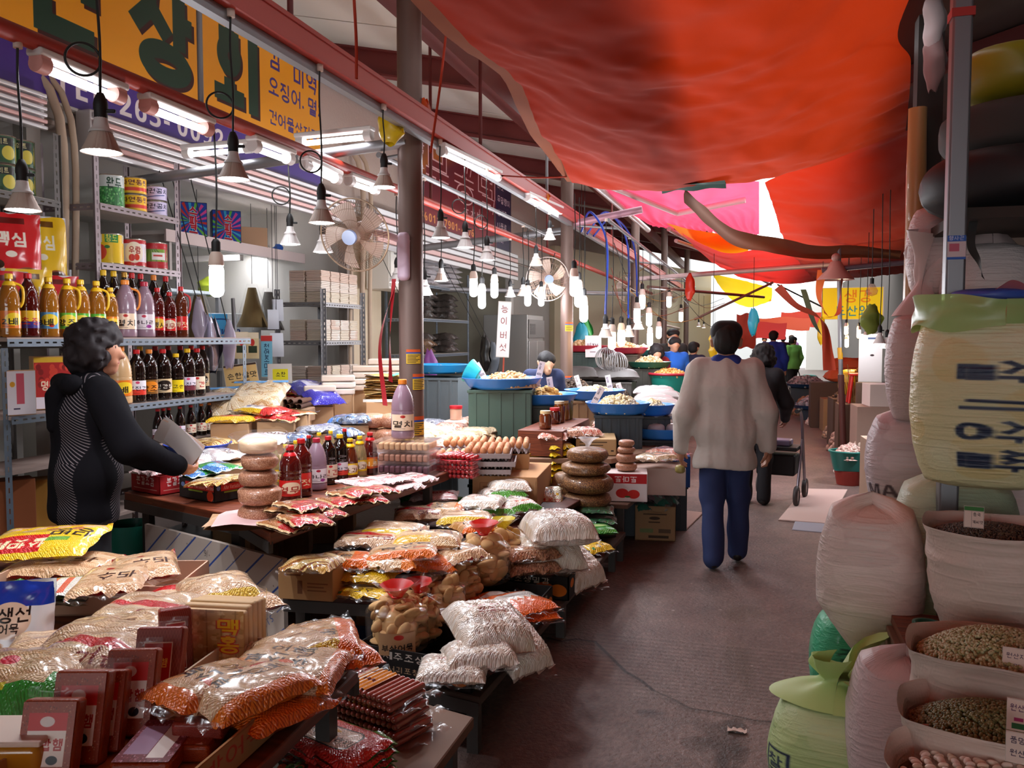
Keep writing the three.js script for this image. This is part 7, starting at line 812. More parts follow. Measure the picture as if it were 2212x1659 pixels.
// far nut stalls
const farTray=(px,py,d,r,col,l,cols)=>{const p=nutTray(px,py,d,r,cols??nutC,l,'nut heap in the '+l.split(' ').slice(0,3).join(' '),{col,n:260,s:.02,h:.14});crate(V(p.x,.003,p.z),r*1.3,p.y-.01,r*1.2,pick([0x4a4a44,0x5a4a3a,0x3a4a44]),'crate under the '+l);return p;};
farTray(1262,760,11.5,.32,0xb83040,'red round tray of nuts left of the handwritten card');farTray(1345,764,11.8,.36,0xb83048,'red round tray of nuts right of the handwritten card');farTray(1385,768,13,.3,0x2a5a54,'dark green tray of pale grain',palC);farTray(1402,795,11.5,.3,0x2a6a58,'green tray of pale nuts by the grey pole',palC);
{const p=atD(1282,772,11.2),uv=print('tvcard',70,90,(c,w,h)=>{fill(c,'#e8d8d8',0,0,w,h);han(c,'씨TV',6,30,22,'#3a2a30',.1);fill(c,'#8a7a80',20,66,24,4);});card(p,.22,.3,uv,.3,'white hand lettered card leaning among the far red trays',{lean:.2,name:'hand_sign'});}
{const p=atD(1446,830,11.2),g=thing('basin','teal basin with red rim full of yellow nuts','basin',V(p.x,p.y-.1,p.z));mesh('basin',lathe([[0,0],[.2,0],[.26,.24],[.27,.24],[.21,-.005]],32),M(0x1f8a7c,.4),g);mesh('rim',new THREE.TorusGeometry(.27,.018,8,40).rotateX(Math.PI/2).translate(0,.24,0),M(0xb02838,.4),g);heap(V(p.x,p.y+.1,p.z),.25,.1,260,.02,cashC,'yellow nut heap in the teal basin','nuts');crate(V(p.x,.003,p.z),.4,p.y-.11,.4,0x4a4038,'dark crate under the teal basin');}
crate(V(atD(1428,820,12.5).x,.003,atD(1428,820,12.5).z),.5,1.02,.4,0xe0a41c,'tall yellow crate behind the green tray');
for (const [px,py,r] of [[1310,775,.1],[1332,785,.1]]){const p=atD(px,py,10.3),g=thing('wire_ball','round wire mesh fish trap ball on the dark sacks','wire ball',p,0,'wire mesh balls');const w=[];for (let i=0;i<12;i++) w.push(new THREE.TorusGeometry(r*1.4,.004,4,28).rotateY(i*Math.PI/12));mesh('wires',joined(w),M(0xb0aeb0,.35,{metalness:.7}),g);}
for (const [px,py,w] of [[1320,812,.7],[1250,810,.5]]){const p=atD(px,py,10.4);const g=pouch('dark_sack','low dark sack beneath the '+(px>1300?'wire mesh balls':'far red trays'),'sack',V(p.x,p.y-.06,p.z),.2,w,.5,.16,U.bluegray,{mat:M(0x4a4644,.6)});crate(V(p.x,.003,p.z),w*.8,p.y-.07,.4,0x3a3836,'dark crate below the low dark sack by the '+(px>1300?'wire balls':'red trays'));}
// ---------- right side: grain sacks ----------
const sackBump=noiseTex(256,(u,v)=>g3(60+110*(1-Math.abs(noise(u*4,v*34))) ** 3+60*(1-Math.abs(noise(u*7+3,v*70,4))) ** 3+22*noise(u*90,v*90)));
sackBump.channel=1;
const sackMat=(c,o={})=>M(c,.5,{bumpMap:sackBump,bumpScale:.005,...o});
function sackG(w,d,h,o={}){// filled sack, base at y = 0; u = 0.5 faces +z
  const sd=o.seed??1,g=sheet(56,44,(u,v)=>{const a=(u-.5)*6.283,cx=Math.sin(a),cz=Math.cos(a),e=o.sq??.62;let f=Math.pow(Math.sin(Math.PI*(.05+.9*v)),o.p??.28);if (o.point) f*=Math.min(1,Math.pow(v/.42+.03,.7));f*=Math.min(1,Math.pow((1-v)/.07,.5))*Math.min(1,Math.pow(v/.04,.5));if (o.slump) f*=1+o.slump*Math.cos(v*5);
    const wr=.022*((1-Math.abs(noise(cx*2+sd,v*13,cz*2))) ** 4-.3)*(.3+.7*Math.abs(noise(u*4,v*3,sd+3)))+.03*noise(cx*1.5,v*3,cz*1.5+sd);return V(sgnPow(cx,e)*w/2*(f+wr),v*h+(o.ear??0)*Math.pow(Math.abs(cx),4)*Math.pow(v,8),sgnPow(cz,e)*d/2*(f+wr));});
  const p=g.attributes.position,u1=new Float32Array(p.count*2),uv=g.attributes.uv;for (let i=0;i<p.count;i++){u1[i*2]=uv.getX(i)*3;u1[i*2+1]=uv.getY(i)*h*2.2;} g.setAttribute('uv1',new THREE.BufferAttribute(u1,2));return g;
}
function sack(label,p,turn,w,d,h,m,o={}){const g=thing('grain_sack',label,'sack',p,faceEye(p)+turn*.4,o.group),geo=sackG(w,d,h,o);if (o.uv) uvTo(geo,o.uv);mesh('sack',geo,m,g);if (o.neck){const nk=sheet(40,14,(u,v)=>{const a=u*6.283,R=o.neck*(v<.4?1-v*1.9:.24+(v-.4)*.9)*(1+(.15+.5*v)*noise(u*9,v*2,o.seed)+.3*v*Math.sin(a*4+o.seed));return V(Math.sin(a)*R+v*v*.05,h*.95+v*o.nh*(1+.4*noise(u*5,v,8)),Math.cos(a)*R*.7);});mesh('neck',nk,M(o.nc??0xc9b3b0,.5),g);} return g;}
const sp=(c,w,h,f)=>print(c,w,h,f),atlasSack=(o={})=>M(0xffffff,.48,{map:atlasTex,bumpMap:sackBump,bumpScale:.005,...o});
const yelUv=sp('sackyel',240,200,(c,w,h)=>{const g=c.createLinearGradient(0,0,w,0);fill(c,'#d8d2a0',0,0,w,h);fill(c,'#cdd8a4',0,0,w,22);speck(c,w,h,['rgba(214,186,110,.35)','rgba(226,226,190,.35)'],60,8,26);c.save();c.translate(124,60);c.rotate(Math.PI/2);han(c,'찰기장쌀',0,-12,24,'#23304a',.13,false,1.25);c.restore();});
const grnUv=sp('sackgrn',180,160,(c,w,h)=>{fill(c,'#3fae7c',0,0,w,h);speck(c,w,h,['rgba(90,200,150,.3)','rgba(30,130,90,.3)'],60,6,20);c.save();c.translate(84,40);c.rotate(.12);han(c,'정직된콩',0,0,20,'#1c5a44',.12,true,1.4);c.restore();});
const madeUv=sp('sackmade',200,120,(c,w,h)=>{fill(c,'#c9b9bb',0,0,w,h);speck(c,w,h,['rgba(220,206,208,.5)','rgba(180,160,162,.4)'],50,6,20);c.font='bold 20px sans-serif';c.fillStyle='#5a4a50';c.fillText('MADE IN CHINA',66,92);});
const lgUv=sp('sacklg',200,160,(c,w,h)=>{fill(c,'#b9cf8a',0,0,w,h);fill(c,'#cfe0a4',0,0,w,40);speck(c,w,h,['rgba(210,224,160,.5)','rgba(150,180,100,.35)'],50,6,20);han(c,'기장',104,84,30,'#20304a',.12,true,1.05);c.strokeStyle='#26344c';c.lineWidth=2.5;c.strokeRect(62,70,22,80);han(c,'찰정',63,76,18,'#26344c',.1,true);c.font='18px sans-serif';c.fillStyle='#26344c';c.fillText('G',66,138);});
const wsUv=sp('sackwhite',160,160,(c,w,h)=>{fill(c,'#d9c6bc',0,0,w,h);speck(c,w,h,['rgba(232,216,206,.5)','rgba(196,172,162,.35)'],70,6,22);han(c,'쌀',118,40,20,'#c0503c',.1);});
// standing on the floor, drawn back to front
const dim=sackMat(0xc6b4b2),pink=sackMat(0xc9b3b0),pale=sackMat(0xcfc2c0);
const at=(px,py,d)=>atD(px,py,d),SX=(px,d,y)=>{const p=atD(px,729,d);p.y=y;return p;};
sack('pale sack low behind the pointed white sack, fallen open',SX(1955,3.9,0),.2,.46,.4,.78,pink,{seed:2});sack('pale mauve sack printed MADE, middle of the tall pile',SX(1968,3.7,.78),.15,.36,.36,.46,atlasSack(),{uv:madeUv,seed:3,ear:.03});sack('pale mauve sack, top of the tall pile with twisted neck',SX(1985,3.65,1.2),.1,.27,.3,.5,pink,{seed:4,neck:.12,nh:.36,ear:0});
sack('pale green sack beneath the big yellow sack',SX(2075,3.15,0),.1,.5,.44,1.08,sackMat(0xb9c4a6),{seed:5});sack('big yellowish sack with blue hand lettering and green lip',SX(2135,2.85,1.06),.05,.48,.42,.64,atlasSack(),{uv:yelUv,seed:6,p:.2});
{const p=SX(2135,2.85,1.66),g=thing('sack_lip','crumpled green plastic lip gathered on top of the yellow sack','plastic',p);mesh('lip',sheet(60,8,(u,v)=>{const a=u*6.283;return V(Math.sin(a)*.24*(1+.06*noise(u*14,v*3)),(v-.5)*.1+.02*noise(u*10,v*2,4),Math.cos(a)*.21*(1+.06*noise(u*14,v*3,7)));}),M(0xb4d488,.35,{transmission:.3,thickness:0}),g);}
ribbon([SX(2040,2.95,1.71),SX(2110,2.85,1.72),SX(2170,2.8,1.745),SX(2260,2.8,1.7)],.1,M(0xd4808c,.6),'pink_cloth','pink plastic sheet lying on the yellow sack','plastic');{const p=SX(2140,2.9,1.7);tag(mesh('blue_plastic',blobG(.13,.05,3),M(0x3a5ab4,.4)),'blue plastic bundle under the pink sheet','plastic').position.copy(p);}
sack('white woven sack with pointed lower corner leaning on the green sack',SX(1893,3.0,.37),-.1,.37,.32,.6,atlasSack(),{uv:wsUv,seed:7,point:1,ear:.05,p:.24});sack('bright green printed sack standing on the floor',SX(1852,3.35,0),.2,.32,.3,.46,atlasSack({clearcoat:.3}),{uv:grnUv,seed:8});sack('pale sack lying behind the green sack',SX(1965,3.3,0),.2,.36,.4,.46,pink,{seed:9});
sack('light green knotted sack with hand lettering in front',SX(1822,2.7,0),-.1,.42,.34,.4,atlasSack({transmission:.12,thickness:0}),{uv:lgUv,seed:10,p:.3,neck:.19,nh:.16,nc:0xb4d080});
sack('dim sack at the back of the right pile',SX(2260,3.6,0),.1,.6,.5,1.3,dim,{seed:11});sack('dim sack lying high at the back',SX(2190,3.5,1.3),.3,.6,.45,.55,dim,{seed:12,ear:.05});sack('dim sack on top near the grey pole',SX(2130,3.5,1.52),.5,.36,.36,.46,pale,{seed:13,neck:.12,nh:.2});sack('pale bag pressed behind the grey pole',SX(2030,3.7,1.75),.2,.3,.26,.42,dim,{seed:14});
// open sacks with beans
function openSack(label,p,turn,w,d,h,m,o={}){
  const g=thing('open_sack',label,'sack',p,turn),rim=(u,k)=>{const a=u*6.283;return 1+.05*noise(Math.sin(a)*2,Math.cos(a)*2,k)+(o.peak??.0)*Math.max(0,Math.cos(a-(o.pa??4))) ** 6;};
  const geo=sheet(60,40,(u,v)=>{const a=(u-.5)*6.283,cx=sgnPow(Math.sin(a),.7),cz=sgnPow(Math.cos(a),.7);let R,y;if (v<.72){const t=v/.72;R=Math.pow(Math.sin(Math.PI*(.08+.46*t)),.35)*(.965+.04*(1-Math.abs(noise(u*5,t*9,2))) ** 4);y=t*h;} else if (v<.86){const t=(v-.72)/.14;R=1+.035*Math.sin(t*3.14);y=h+.02*Math.sin(t*3.14)*1-.0*t;R-=.02*t;} else {const t=(v-.86)/.14;R=.96-.05*t;y=h-t*(o.depth??.1);} y+=(rim(u,o.seed??1)-1)*.6*h*Math.pow(Math.min(1,v/.72),6)*(v>.95?.4:1);return V(cx*w/2*R*(1+.03*noise(u*5,v*5,3)),y,cz*d/2*R);});
  const pp=geo.attributes.position,u1=new Float32Array(pp.count*2),uv=geo.attributes.uv;for (let i=0;i<pp.count;i++){u1[i*2]=uv.getX(i)*3;u1[i*2+1]=uv.getY(i)*h*2;} geo.setAttribute('uv1',new THREE.BufferAttribute(u1,2));mesh('sack',geo,m,g);return g;
}
const cream2=sackMat(0xd6c2b4);
const oval=(p,rx,rz,y,n,s,cols,label,cat,bump=.05)=>{const g=thing('bean_fill',label,cat,V(p.x,y,p.z));g.userData.kind='stuff';mesh('bed',sheet(30,8,(u,v)=>{const a=u*6.283;return V(Math.cos(a)*rx*v,bump*(1-v*v)-.004,Math.sin(a)*rz*v);}),M(cols[0],.8),g).userData.kind='stuff';const im=new THREE.InstancedMesh(new THREE.IcosahedronGeometry(1,1),M(0xffffff,.5),n),m4=new THREE.Matrix4(),q=new THREE.Quaternion(),col=new THREE.Color();im.name='beans';im.userData.kind='stuff';for (let i=0;i<n;i++){const a=rnd()*6.283,v=Math.sqrt(rnd());q.setFromEuler(new THREE.Euler(rnd()*6,rnd()*6,0));m4.compose(V(Math.cos(a)*rx*v,bump*(1-v*v)+rr(0,s*.6),Math.sin(a)*rz*v),q,V(s,s*rr(.85,1),s*rr(.85,1)));im.setMatrixAt(i,m4);im.setColorAt(i,col.setHex(pick(cols)));} im.castShadow=im.receiveShadow=true;g.add(im);return g;};
{const p=SX(2165,2.55,.62);openSack('tall open white sack of dark seeds on a board',p,-.15,.4,.36,.36,cream2,{seed:3,depth:.07});oval(p,.18,.16,.962,5000,.0028,[0x3a2a20,0x54402e,0x2a1c14,0x6a543c],'dark small seeds filling the tall white sack','seeds',.035);tag(mesh('sack_board',box(.62,.03,.5,p.x+.05,.602,p.z),woodMat),'wooden board under the seed sack','board');for (const dx of [-.18,.24]) tag(mesh('board_crate',box(.2,.584,.3,p.x+dx,.293,p.z-.05,.005),M(0x6a4a34,.8)),'brown box carrying the '+(dx<0?'lane side':'inner side')+' of the board','box');const t=atD(2005,1300,2.62),g=thing('tape_roll','green adhesive tape roll beside the seed sack','tape',V(t.x,.62,t.z));mesh('roll',lathe([[.028,0],[.045,0],[.045,.06],[.028,.06],[.028,0]],24),M(0x12604c,.3),g);}
const cu=(k,f)=>print(k,80,90,(c,w,h)=>{fill(c,'#e2cdbf',0,0,w,h);f(c,w,h);});
{const p=SX(2190,2.2,.22);openSack('open sack of pale green peas with folded pointed rim',p,-.25,.46,.4,.5,cream2,{seed:5,peak:.22,pa:-1.3,depth:.06});oval(p,.21,.18,.705,3200,.0052,[0xa8a474,0xb9b488,0x98955e,0xc4bf96],'pale green dried peas filling the middle sack','peas',.08);const q=SX(2190,1.95,.16);openSack('open sack of dark green peas in front of the pale pea sack',q,-.2,.44,.36,.5,cream2,{seed:7,peak:.2,pa:-1.5,depth:.09});oval(q,.2,.16,.625,3200,.005,[0x6a6a3a,0x7c7a48,0x5a5a2e,0x8a8856],'dark green dried peas filling the front sack','peas',.06);const r=SX(2190,1.75,.14);openSack('open sack of large white beans at the frame edge',r,-.2,.44,.34,.48,cream2,{seed:9,depth:.05});
  const bG=new THREE.SphereGeometry(1,12,8).scale(.0125,.0065,.008),bM=[M(0xefe4d2,.4),M(0xe6d8c0,.4),M(0xf4ecdf,.4)];for (let i=0;i<220;i++){const ix=(i % 15)-7,iz=Math.floor(i/15)-7,v=Math.hypot(ix/7.2,iz/7.2);if (v>1) continue;const m=tag(mesh('white_bean',bG,pick(bM)),'large white bean in the sack at the frame edge','bean','white beans in the sack');m.position.set(r.x+ix*.0262+rr(-.002,.002),r.y+.462+.03*(1-v*v),r.z+iz*.0205+rr(-.002,.002));m.rotation.set(rr(-.3,.3),rr(-1.3,1.3),rr(-.3,.3));m.position.y+=rr(0,.006);} oval(r,.19,.15,r.y+.44,10,.004,[0xd8c8ac],'bed of white beans below the loose ones','beans',.03);
  for (const [pp,y,l] of [[p,.22,'pale pea sack'],[q,.16,'dark pea sack'],[r,.14,'white bean sack']]) tag(mesh('support_box',box(.4,y-.004,.22,pp.x+.02,y/2,pp.z,.004),M(0x5a4434,.8)),'brown box under the '+l,'box');
  sack('small pale sack tip beside the pea sacks',SX(1975,2.5,.1),.3,.34,.3,.5,pink,{seed:15,ear:.04});
  const cd=(px,py,d,w,h,uv,l,t=-.2)=>{const a=atD(px,py,d);card(a,w*.7,h*.7,uv,t,l,{lean:.1});};
  cd(2103,1140,2.45,.075,.09,cu('cardg',(c)=>{fill(c,'#3a7a3a',0,0,80,18);c.strokeStyle='#8a7a70';c.strokeRect(2,20,76,68);fill(c,'#8a7a70',30,20,1.5,70);han(c,'중국',36,26,15,'#2a2420',.1);han(c,'깨씨앗',34,58,14,'#2a2420',.1);}),'green topped origin card stuck in the dark seeds');cd(2195,1460,2.12,.09,.1,cu('cardp',(c)=>{han(c,'원산지',10,16,18,'#5a4a58',.1);han(c,'품명',12,50,18,'#5a4a58',.1);}),'plain origin card in the pale peas');cd(2205,1580,1.85,.08,.1,cu('cardq',(c)=>{han(c,'원산',8,14,20,'#5a3a58',.1);fill(c,'#b0306a',20,52,26,10);fill(c,'#2a6a3a',14,68,40,16);}),'coloured origin card in the dark peas');cd(2205,1650,1.72,.08,.09,cu('cardr',(c)=>{han(c,'품명',10,12,20,'#3a3044',.1);han(c,'원산',10,50,20,'#3a3044',.1);}),'origin card in the white beans');}
// pole, rolled tarps and shelf above the sacks
{const p=SX(2056,3.0,0),g=thing('steel_pole','grey square steel pole rising from the sacks with a blue sticker','pole',V(p.x,0,p.z));mesh('shaft',box(.066,3.45,.066,0,1.725,0,.01),M(0x7c7c80,.4,{metalness:.5}),g);const uv=print('polest',50,70,(c,w,h)=>{fill(c,'#d9cdd0',0,0,w,h);fill(c,'#3a6ac0',0,0,w,18);fill(c,'#c86a80',6,24,26,22);fill(c,'#3a6ac0',0,62,w,8);han(c,'행사관',4,2,13,'#e8e8f4',.1);});mesh('sticker',uvTo(new THREE.PlaneGeometry(.06,.085).translate(0,1.9,.034),uv),pPaper,g);mesh('strap',box(.075,.03,.075,0,2.72,0),M(0xb03028,.6),g);
  const r=SX(1965,4.2,0),h=thing('rolled_tarp_post','tan plastic wrapped post standing beside the orange awning','post',V(r.x,0,r.z));mesh('roll',sheet(24,40,(u,v)=>{const a=u*6.283,R=.052+.012*noise(v*5,2)+.004*noise(u*6,v*9);return V(Math.cos(a)*R+.012*noise(v*4,1),v*2.72,Math.sin(a)*R);}),M(0xb58a58,.3,{clearcoat:.5}),h);const r2=SX(1990,4.3,0);tag(mesh('dark_post',box(.12,3.2,.12,r2.x,1.6,r2.z),M(0x2e2622,.8)),'dark wooden post behind the tan wrapped one','post');
  const s=SX(2180,3.3,2.05),sh=thing('dark_tarp_bundle','black tarpaulin bundle above the pale sacks','tarp',s);mesh('bundle',blobG(.34,.26,9),M(0x191719,.6),sh);const s2=SX(2190,3.4,2.28);tag(mesh('grey_tarp_bundle',blobG(.3,.24,5),M(0x35302c,.8)),'dark grey tarpaulin roll on the black one','tarp').position.copy(s2);const s3=SX(2165,3.4,2.52);tag(mesh('yellow_bag_bundle',blobG(.2,.22,7),M(0x8a7c14,.45,{transmission:.1,thickness:0})),'dim yellow plastic bag bundle under the right roof','bag').position.copy(s3);tag(mesh('loft_board',box(1.1,.04,.7,s.x+.3,2.03,s.z),M(0x3a302a,.8)),'dark loft board carrying the tarpaulin bundles','board');for (const dx of [-.2,.75]) tag(mesh('loft_post',box(.05,2.0,.05,s.x+.3+dx*.6,1.0,s.z-.3),M(0x3a302a,.8)),'dark post holding the '+(dx<0?'lane side':'wall side')+' of the loft board','post');ribbon([SX(2098,3.1,2.05),SX(2092,3.1,1.92),SX(2110,3.1,1.86),SX(2120,3.1,1.8)],.03,M(0x1c1816,.7),'black_strap','short black strap dangling before the pale sacks','strap');
  for (const [px,py,c2,l] of [[1998,60,0xb8a8a8,'torn pale plastic rag tied high on the dark post'],[2000,140,0x8a6a68,'brownish rag tied below the pale one']]){const q=SX(px,4.1,0),y=atD(px,py,4.1).y;wisp(V(q.x,Math.min(y,3.1),q.z),.1,.3,M(c2,.7),l,'rag',px);}}
// bell lamp and covered bulb under the right awnings
{const p=onZ(1805,605,-10),g=thing('bell_lamp','large unlit bell shaped lamp hanging from the dark bar','lamp',p);mesh('shade',lathe([[.02,.22],[.06,.2],[.1,.12],[.19,.02],[.2,0]],32),M(0xb58a80,.4),g);mesh('lens',lathe([[0,.01],[.1,.012],[.19,.015]],32),M(0x9a9298,.3),g);mesh('cap',new THREE.SphereGeometry(.05,16,12).translate(0,.25,0),M(0xa87a70,.5),g);mesh('stem',bar(V(0,.25,0),onZ(1805,580,-10).sub(p),.012,8),black,g);
  const q=onZ(1883,640,-9.5),b=thing('bulb_lamp','clear unlit bulb above a green bag on the right','lamp',q);mesh('bulb',lathe([[0,0],[.05,.02],[.06,.06],[.03,.12],[.02,.13]],20),M(0xf0e0d8,.05,{transmission:.9,thickness:0}),b);mesh('socket',cyl(.02,.02,.06,0,.13,0,12),blackRub,b);mesh('cord',bar(V(0,.19,0),V(0,3.0-q.y,0),.005,6),black,b);wisp(onZ(1882,690,-9.5),.2,.3,M(0x7a8a34,.5,{transmission:.2,thickness:0}),'olive green bag hanging under the clear bulb','plastic_bag',12);}
card(onZ(1840,690,-14),.9,.5,print('saenggang',140,80,(c,w,h)=>{fill(c,'#f0e018',0,0,w,h);han(c,'생강',50,6,32,'#e08a1c',.1);han(c,'도산외',30,46,26,'#2a8ac0',.1);}),-.1,'yellow hand lettered banner above the garlic stalls',{name:'banner'});
// ---------- garlic stalls on the right ----------
const clove=[0xe6d8cc,0xd8c4b4,0xcfb4a8,0xefe6dc],onion=[0xb0542a,0xc8663a,0x9a4422];
function bulbPile(px,py,d,r,h,n,s,cols,label,cat){const p=atD(px,py,d);return heap(V(p.x,0,p.z),r,h,n,s,cols,label,cat,{mound:cols[2 % cols.length]});}
bulbPile(1865,985,9.4,.3,.4,220,.035,clove,'white garlic bulbs heaped beside the dried stems','garlic');bulbPile(1762,850,17,.5,.35,200,.06,[0x9a7a5c,0xb89a78,0x8a6a4c],'far heap of brown garlic beside the shopping cart','garlic');bulbPile(1800,870,15,.45,.4,220,.045,clove,'far heap of pale garlic along the lane edge','garlic');bulbPile(1838,930,11.5,.3,.45,220,.04,[0xb08a78,0xc9a894,0x8a6a5c],'reddish garlic heap near the thin pole','garlic');bulbPile(1815,905,13,.25,.3,160,.04,[0x9a8070,0xb89c88,0x7a6050],'netted brown garlic heap by the thin pole','garlic');
{const p=onY(1838,1055,0),g=thing('garlic_basin','teal square basin of peeled pinkish garlic on a red pot','basin',V(p.x,.16,p.z-.25));mesh('basin',sheet(40,4,(u,v)=>{const a=u*6.283,s=.78+.22*v;return V(sgnPow(Math.cos(a),.5)*.2*s,v*.2,sgnPow(Math.sin(a),.5)*.17*s);}),M(0x1c6a62,.4),g);mesh('base',box(.3,.01,.25,0,.005,0),M(0x1c6a62,.4),g);mesh('rim',new THREE.TorusGeometry(.19,.012,6,40).rotateX(Math.PI/2).scale(1.06,1,.9).translate(0,.2,0),M(0x1f7a70,.4),g);tag(mesh('red_pot',cyl(.12,.15,.155,p.x,.002,p.z-.25,24),M(0x8a2a20,.5)),'dark red pot under the garlic basin','pot');heap(V(p.x,.28,p.z-.25),.17,.14,240,.017,[0xd8b8ac,0xe6d0c4,0xc49a90],'peeled pinkish garlic cloves in the teal basin','garlic');}
{const p=onY(1868,1000,0),g=thing('dried_garlic_bundle','tall bundle of dried brown garlic stems','garlic',V(p.x+.05,0,p.z-.9)),st=[];for (let i=0;i<160;i++){const a=rnd()*6.283,r=Math.sqrt(rnd())*.16,y0=rr(.2,.6);st.push(bar(V(Math.cos(a)*r,y0,Math.sin(a)*r),V(Math.cos(a)*r*1.3+rr(-.05,.05),y0+rr(.35,.7),Math.sin(a)*r*1.3),.006,4));} mesh('stems',joined(st),M(0x8a6434,.9),g).userData.kind='stuff';mesh('core',blobG(.17,.95,4),M(0x6e4e28,.95),g);const y=thing('yellow_bag','yellow plastic bag tucked behind the dried stems','bag',V(p.x-.08,.78,p.z-1.1));mesh('bag',blobG(.17,.36,6),M(0xd8b41c,.35,{transmission:.2,thickness:0}),y);tag(mesh('stem_box',box(.3,.78,.3,p.x-.08,.39,p.z-1.15),M(0x8a6a54,.85)),'brown box under the yellow bag','box');}
for (const [px,py,d,w,h,dd,c2,l] of [[1810,800,14,.7,.55,.5,0x8a6a4c,'wooden crate of the garlic stall'],[1850,820,12,.9,.7,.6,0x4a3428,'dark crate of dried goods at the garlic stall'],[1895,850,9.5,.7,.8,.5,0x9a7e70,'brown carton stack of the garlic stall'],[1905,900,8,.5,.6,.5,0xa8907c,'pale carton beside the tall mauve sacks'],[1820,1175,5.6,.32,.3,.3,0x7a4a2c,'small brown box beside the white sack']]){const p=atD(px,py,d);carton(V(p.x+.1,.002,p.z),w,h,dd,null,.05,l,{col:c2});if (px===1850) heap(V(p.x+.1,h,p.z),.4,.25,500,.03,[0x3a2418,0x54382a,0x2a1810],'dark brown dried jujubes heaped on the crate','dried fruit');if (px===1895){const q=V(p.x+.1,h+.003,p.z);const b=carton(q,.45,.25,.4,null,.1,'white carton on the brown stack',{col:0xd8c8c0});}}
for (let i=0;i<4;i++){const p=atD(1822+(i % 2)*26,778,14.5+i*.2);pouch('onion_net','orange net sack of onions, '+['front left','front right','rear left','rear right'][i]+' at the far stall','sack',V(p.x,.8+Math.floor(i/2)*.18,p.z),.1,.6,.5,.2,U.sesame,{mat:M(0xb8502a,.7),lump:.03,lf:8});} carton(V(atD(1835,790,14.6).x,.002,atD(1835,790,14.6).z),1.3,.79,.6,null,0,'dark bench under the onion nets',{col:0x4a342a});
{const p=atD(1862,775,11),g=thing('plastic_stool','bright red plastic stool on the garlic stall','stool',V(p.x,.71,p.z));mesh('seat',box(.32,.03,.28,0,.38,0,.01),M(0xd02018,.35),g);for (const sx of [-1,1]) for (const sz of [-1,1]) mesh('leg',bar(V(sx*.12,.37,sz*.1),V(sx*.16,0,sz*.13),.018,8),M(0xd02018,.35),g);carton(V(p.x,.002,p.z),.6,.7,.5,null,0,'brown box under the red stool',{col:0x5a4030});const q=atD(1880,775,10.6);card(V(q.x,q.y-.3,q.z),.28,.62,print('whiteboard',70,140,(c,w,h)=>{fill(c,'#ece6e2',0,0,w,h);fill(c,'#4a5a80',20,10,40,5);disc(c,'#3a2a28',40,62,6,3);}),0,'white paper board standing at the garlic stall',{name:'hand_sign'});carton(V(q.x,.002,q.z-.05),.3,q.y-.31,.2,null,0,'narrow box holding the white paper board',{col:0x6a5444});}
for (const [px,d,l] of [[1740,18,'blue tray of silver fish far along the lane'],[1768,16,'dark blue tray low by the far stalls']]){const p=atD(px,812,d);const g=thing('round_tray',l,'tray',V(p.x,px===1740?.5:.2,p.z));mesh('tray',lathe(trayPr(.5),36),M(0x24507c,.4),g);heap(V(p.x,(px===1740?.5:.2)+.02,p.z),.42,.2,260,.04,[0x9aa0a4,0xb8bcc0,0x6a7074],'silver heap in the '+l.split(' ').slice(0,3).join(' '),'fish');crate(V(p.x,.002,p.z),.6,(px===1740?.49:.19),.5,0x2a3a4a,'dark crate under the '+l.split(' ').slice(0,4).join(' '));}
{const p=onY(1823,992,0),g=thing('thin_pole','thin brown awning pole with yellow tape standing at the garlic stalls','pole',V(p.x,0,p.z));mesh('shaft',bar(V(0,.004,0),V(-.06,1.1,0),.04),M(0x5a2e28,.5),g);mesh('shaft',bar(V(-.06,1.08,0),V(-.12,2.75,0),.028),galv,g);mesh('tape',bar(V(-.07,1.3,0),V(-.08,1.45,0),.032),M(0xd8a01c,.5),g);mesh('foot',cyl(.08,.06,.02,0,0,0,16),M(0x5a2e28,.5),g);}
// far left awnings and hanging goods in the bright end
for (const [px,py,d,w,h,c2,l] of [[1612,715,22,.5,.9,0xa83a2c,'dark red hanging cloth beside the far shops'],[1640,715,26,1.6,.5,0xe04848,'pinkish red far awning in the daylight'],[1690,700,28,1.8,.4,0xe86a50,'orange far awning in the daylight'],[1730,690,30,1.4,.5,0xd85040,'red far awning near the white building']]){const p=atD(px,py,d);tag(mesh('far_awning',sheet(14,8,(u,v)=>V((u-.5)*w+p.x,p.y+(v-.5)*h-.1*Math.sin(u*9)*.3,p.z+(h<.6?(v-.5)*1.6:.1*noise(u*5,v*3)))),tarpMat(c2,.35)),l,'awning');}
for (const [px,py,c2,l] of [[1627,695,0x2ab0d0,'turquoise bag hanging near the yellow awning'],[1775,715,0xe0c81c,'yellow cloth hanging by the bright gap'],[1540,745,0xd8b41c,'yellow bag hanging on the far pole'],[1490,620,0xc8341c,'red plastic bag hanging from the far beam']]){const p=atD(px,py,13);hung(p,.14,.42,M(c2,.4,{transmission:.3,thickness:0}),l,V(p.x,2.95,p.z),'plastic_bag',px);}

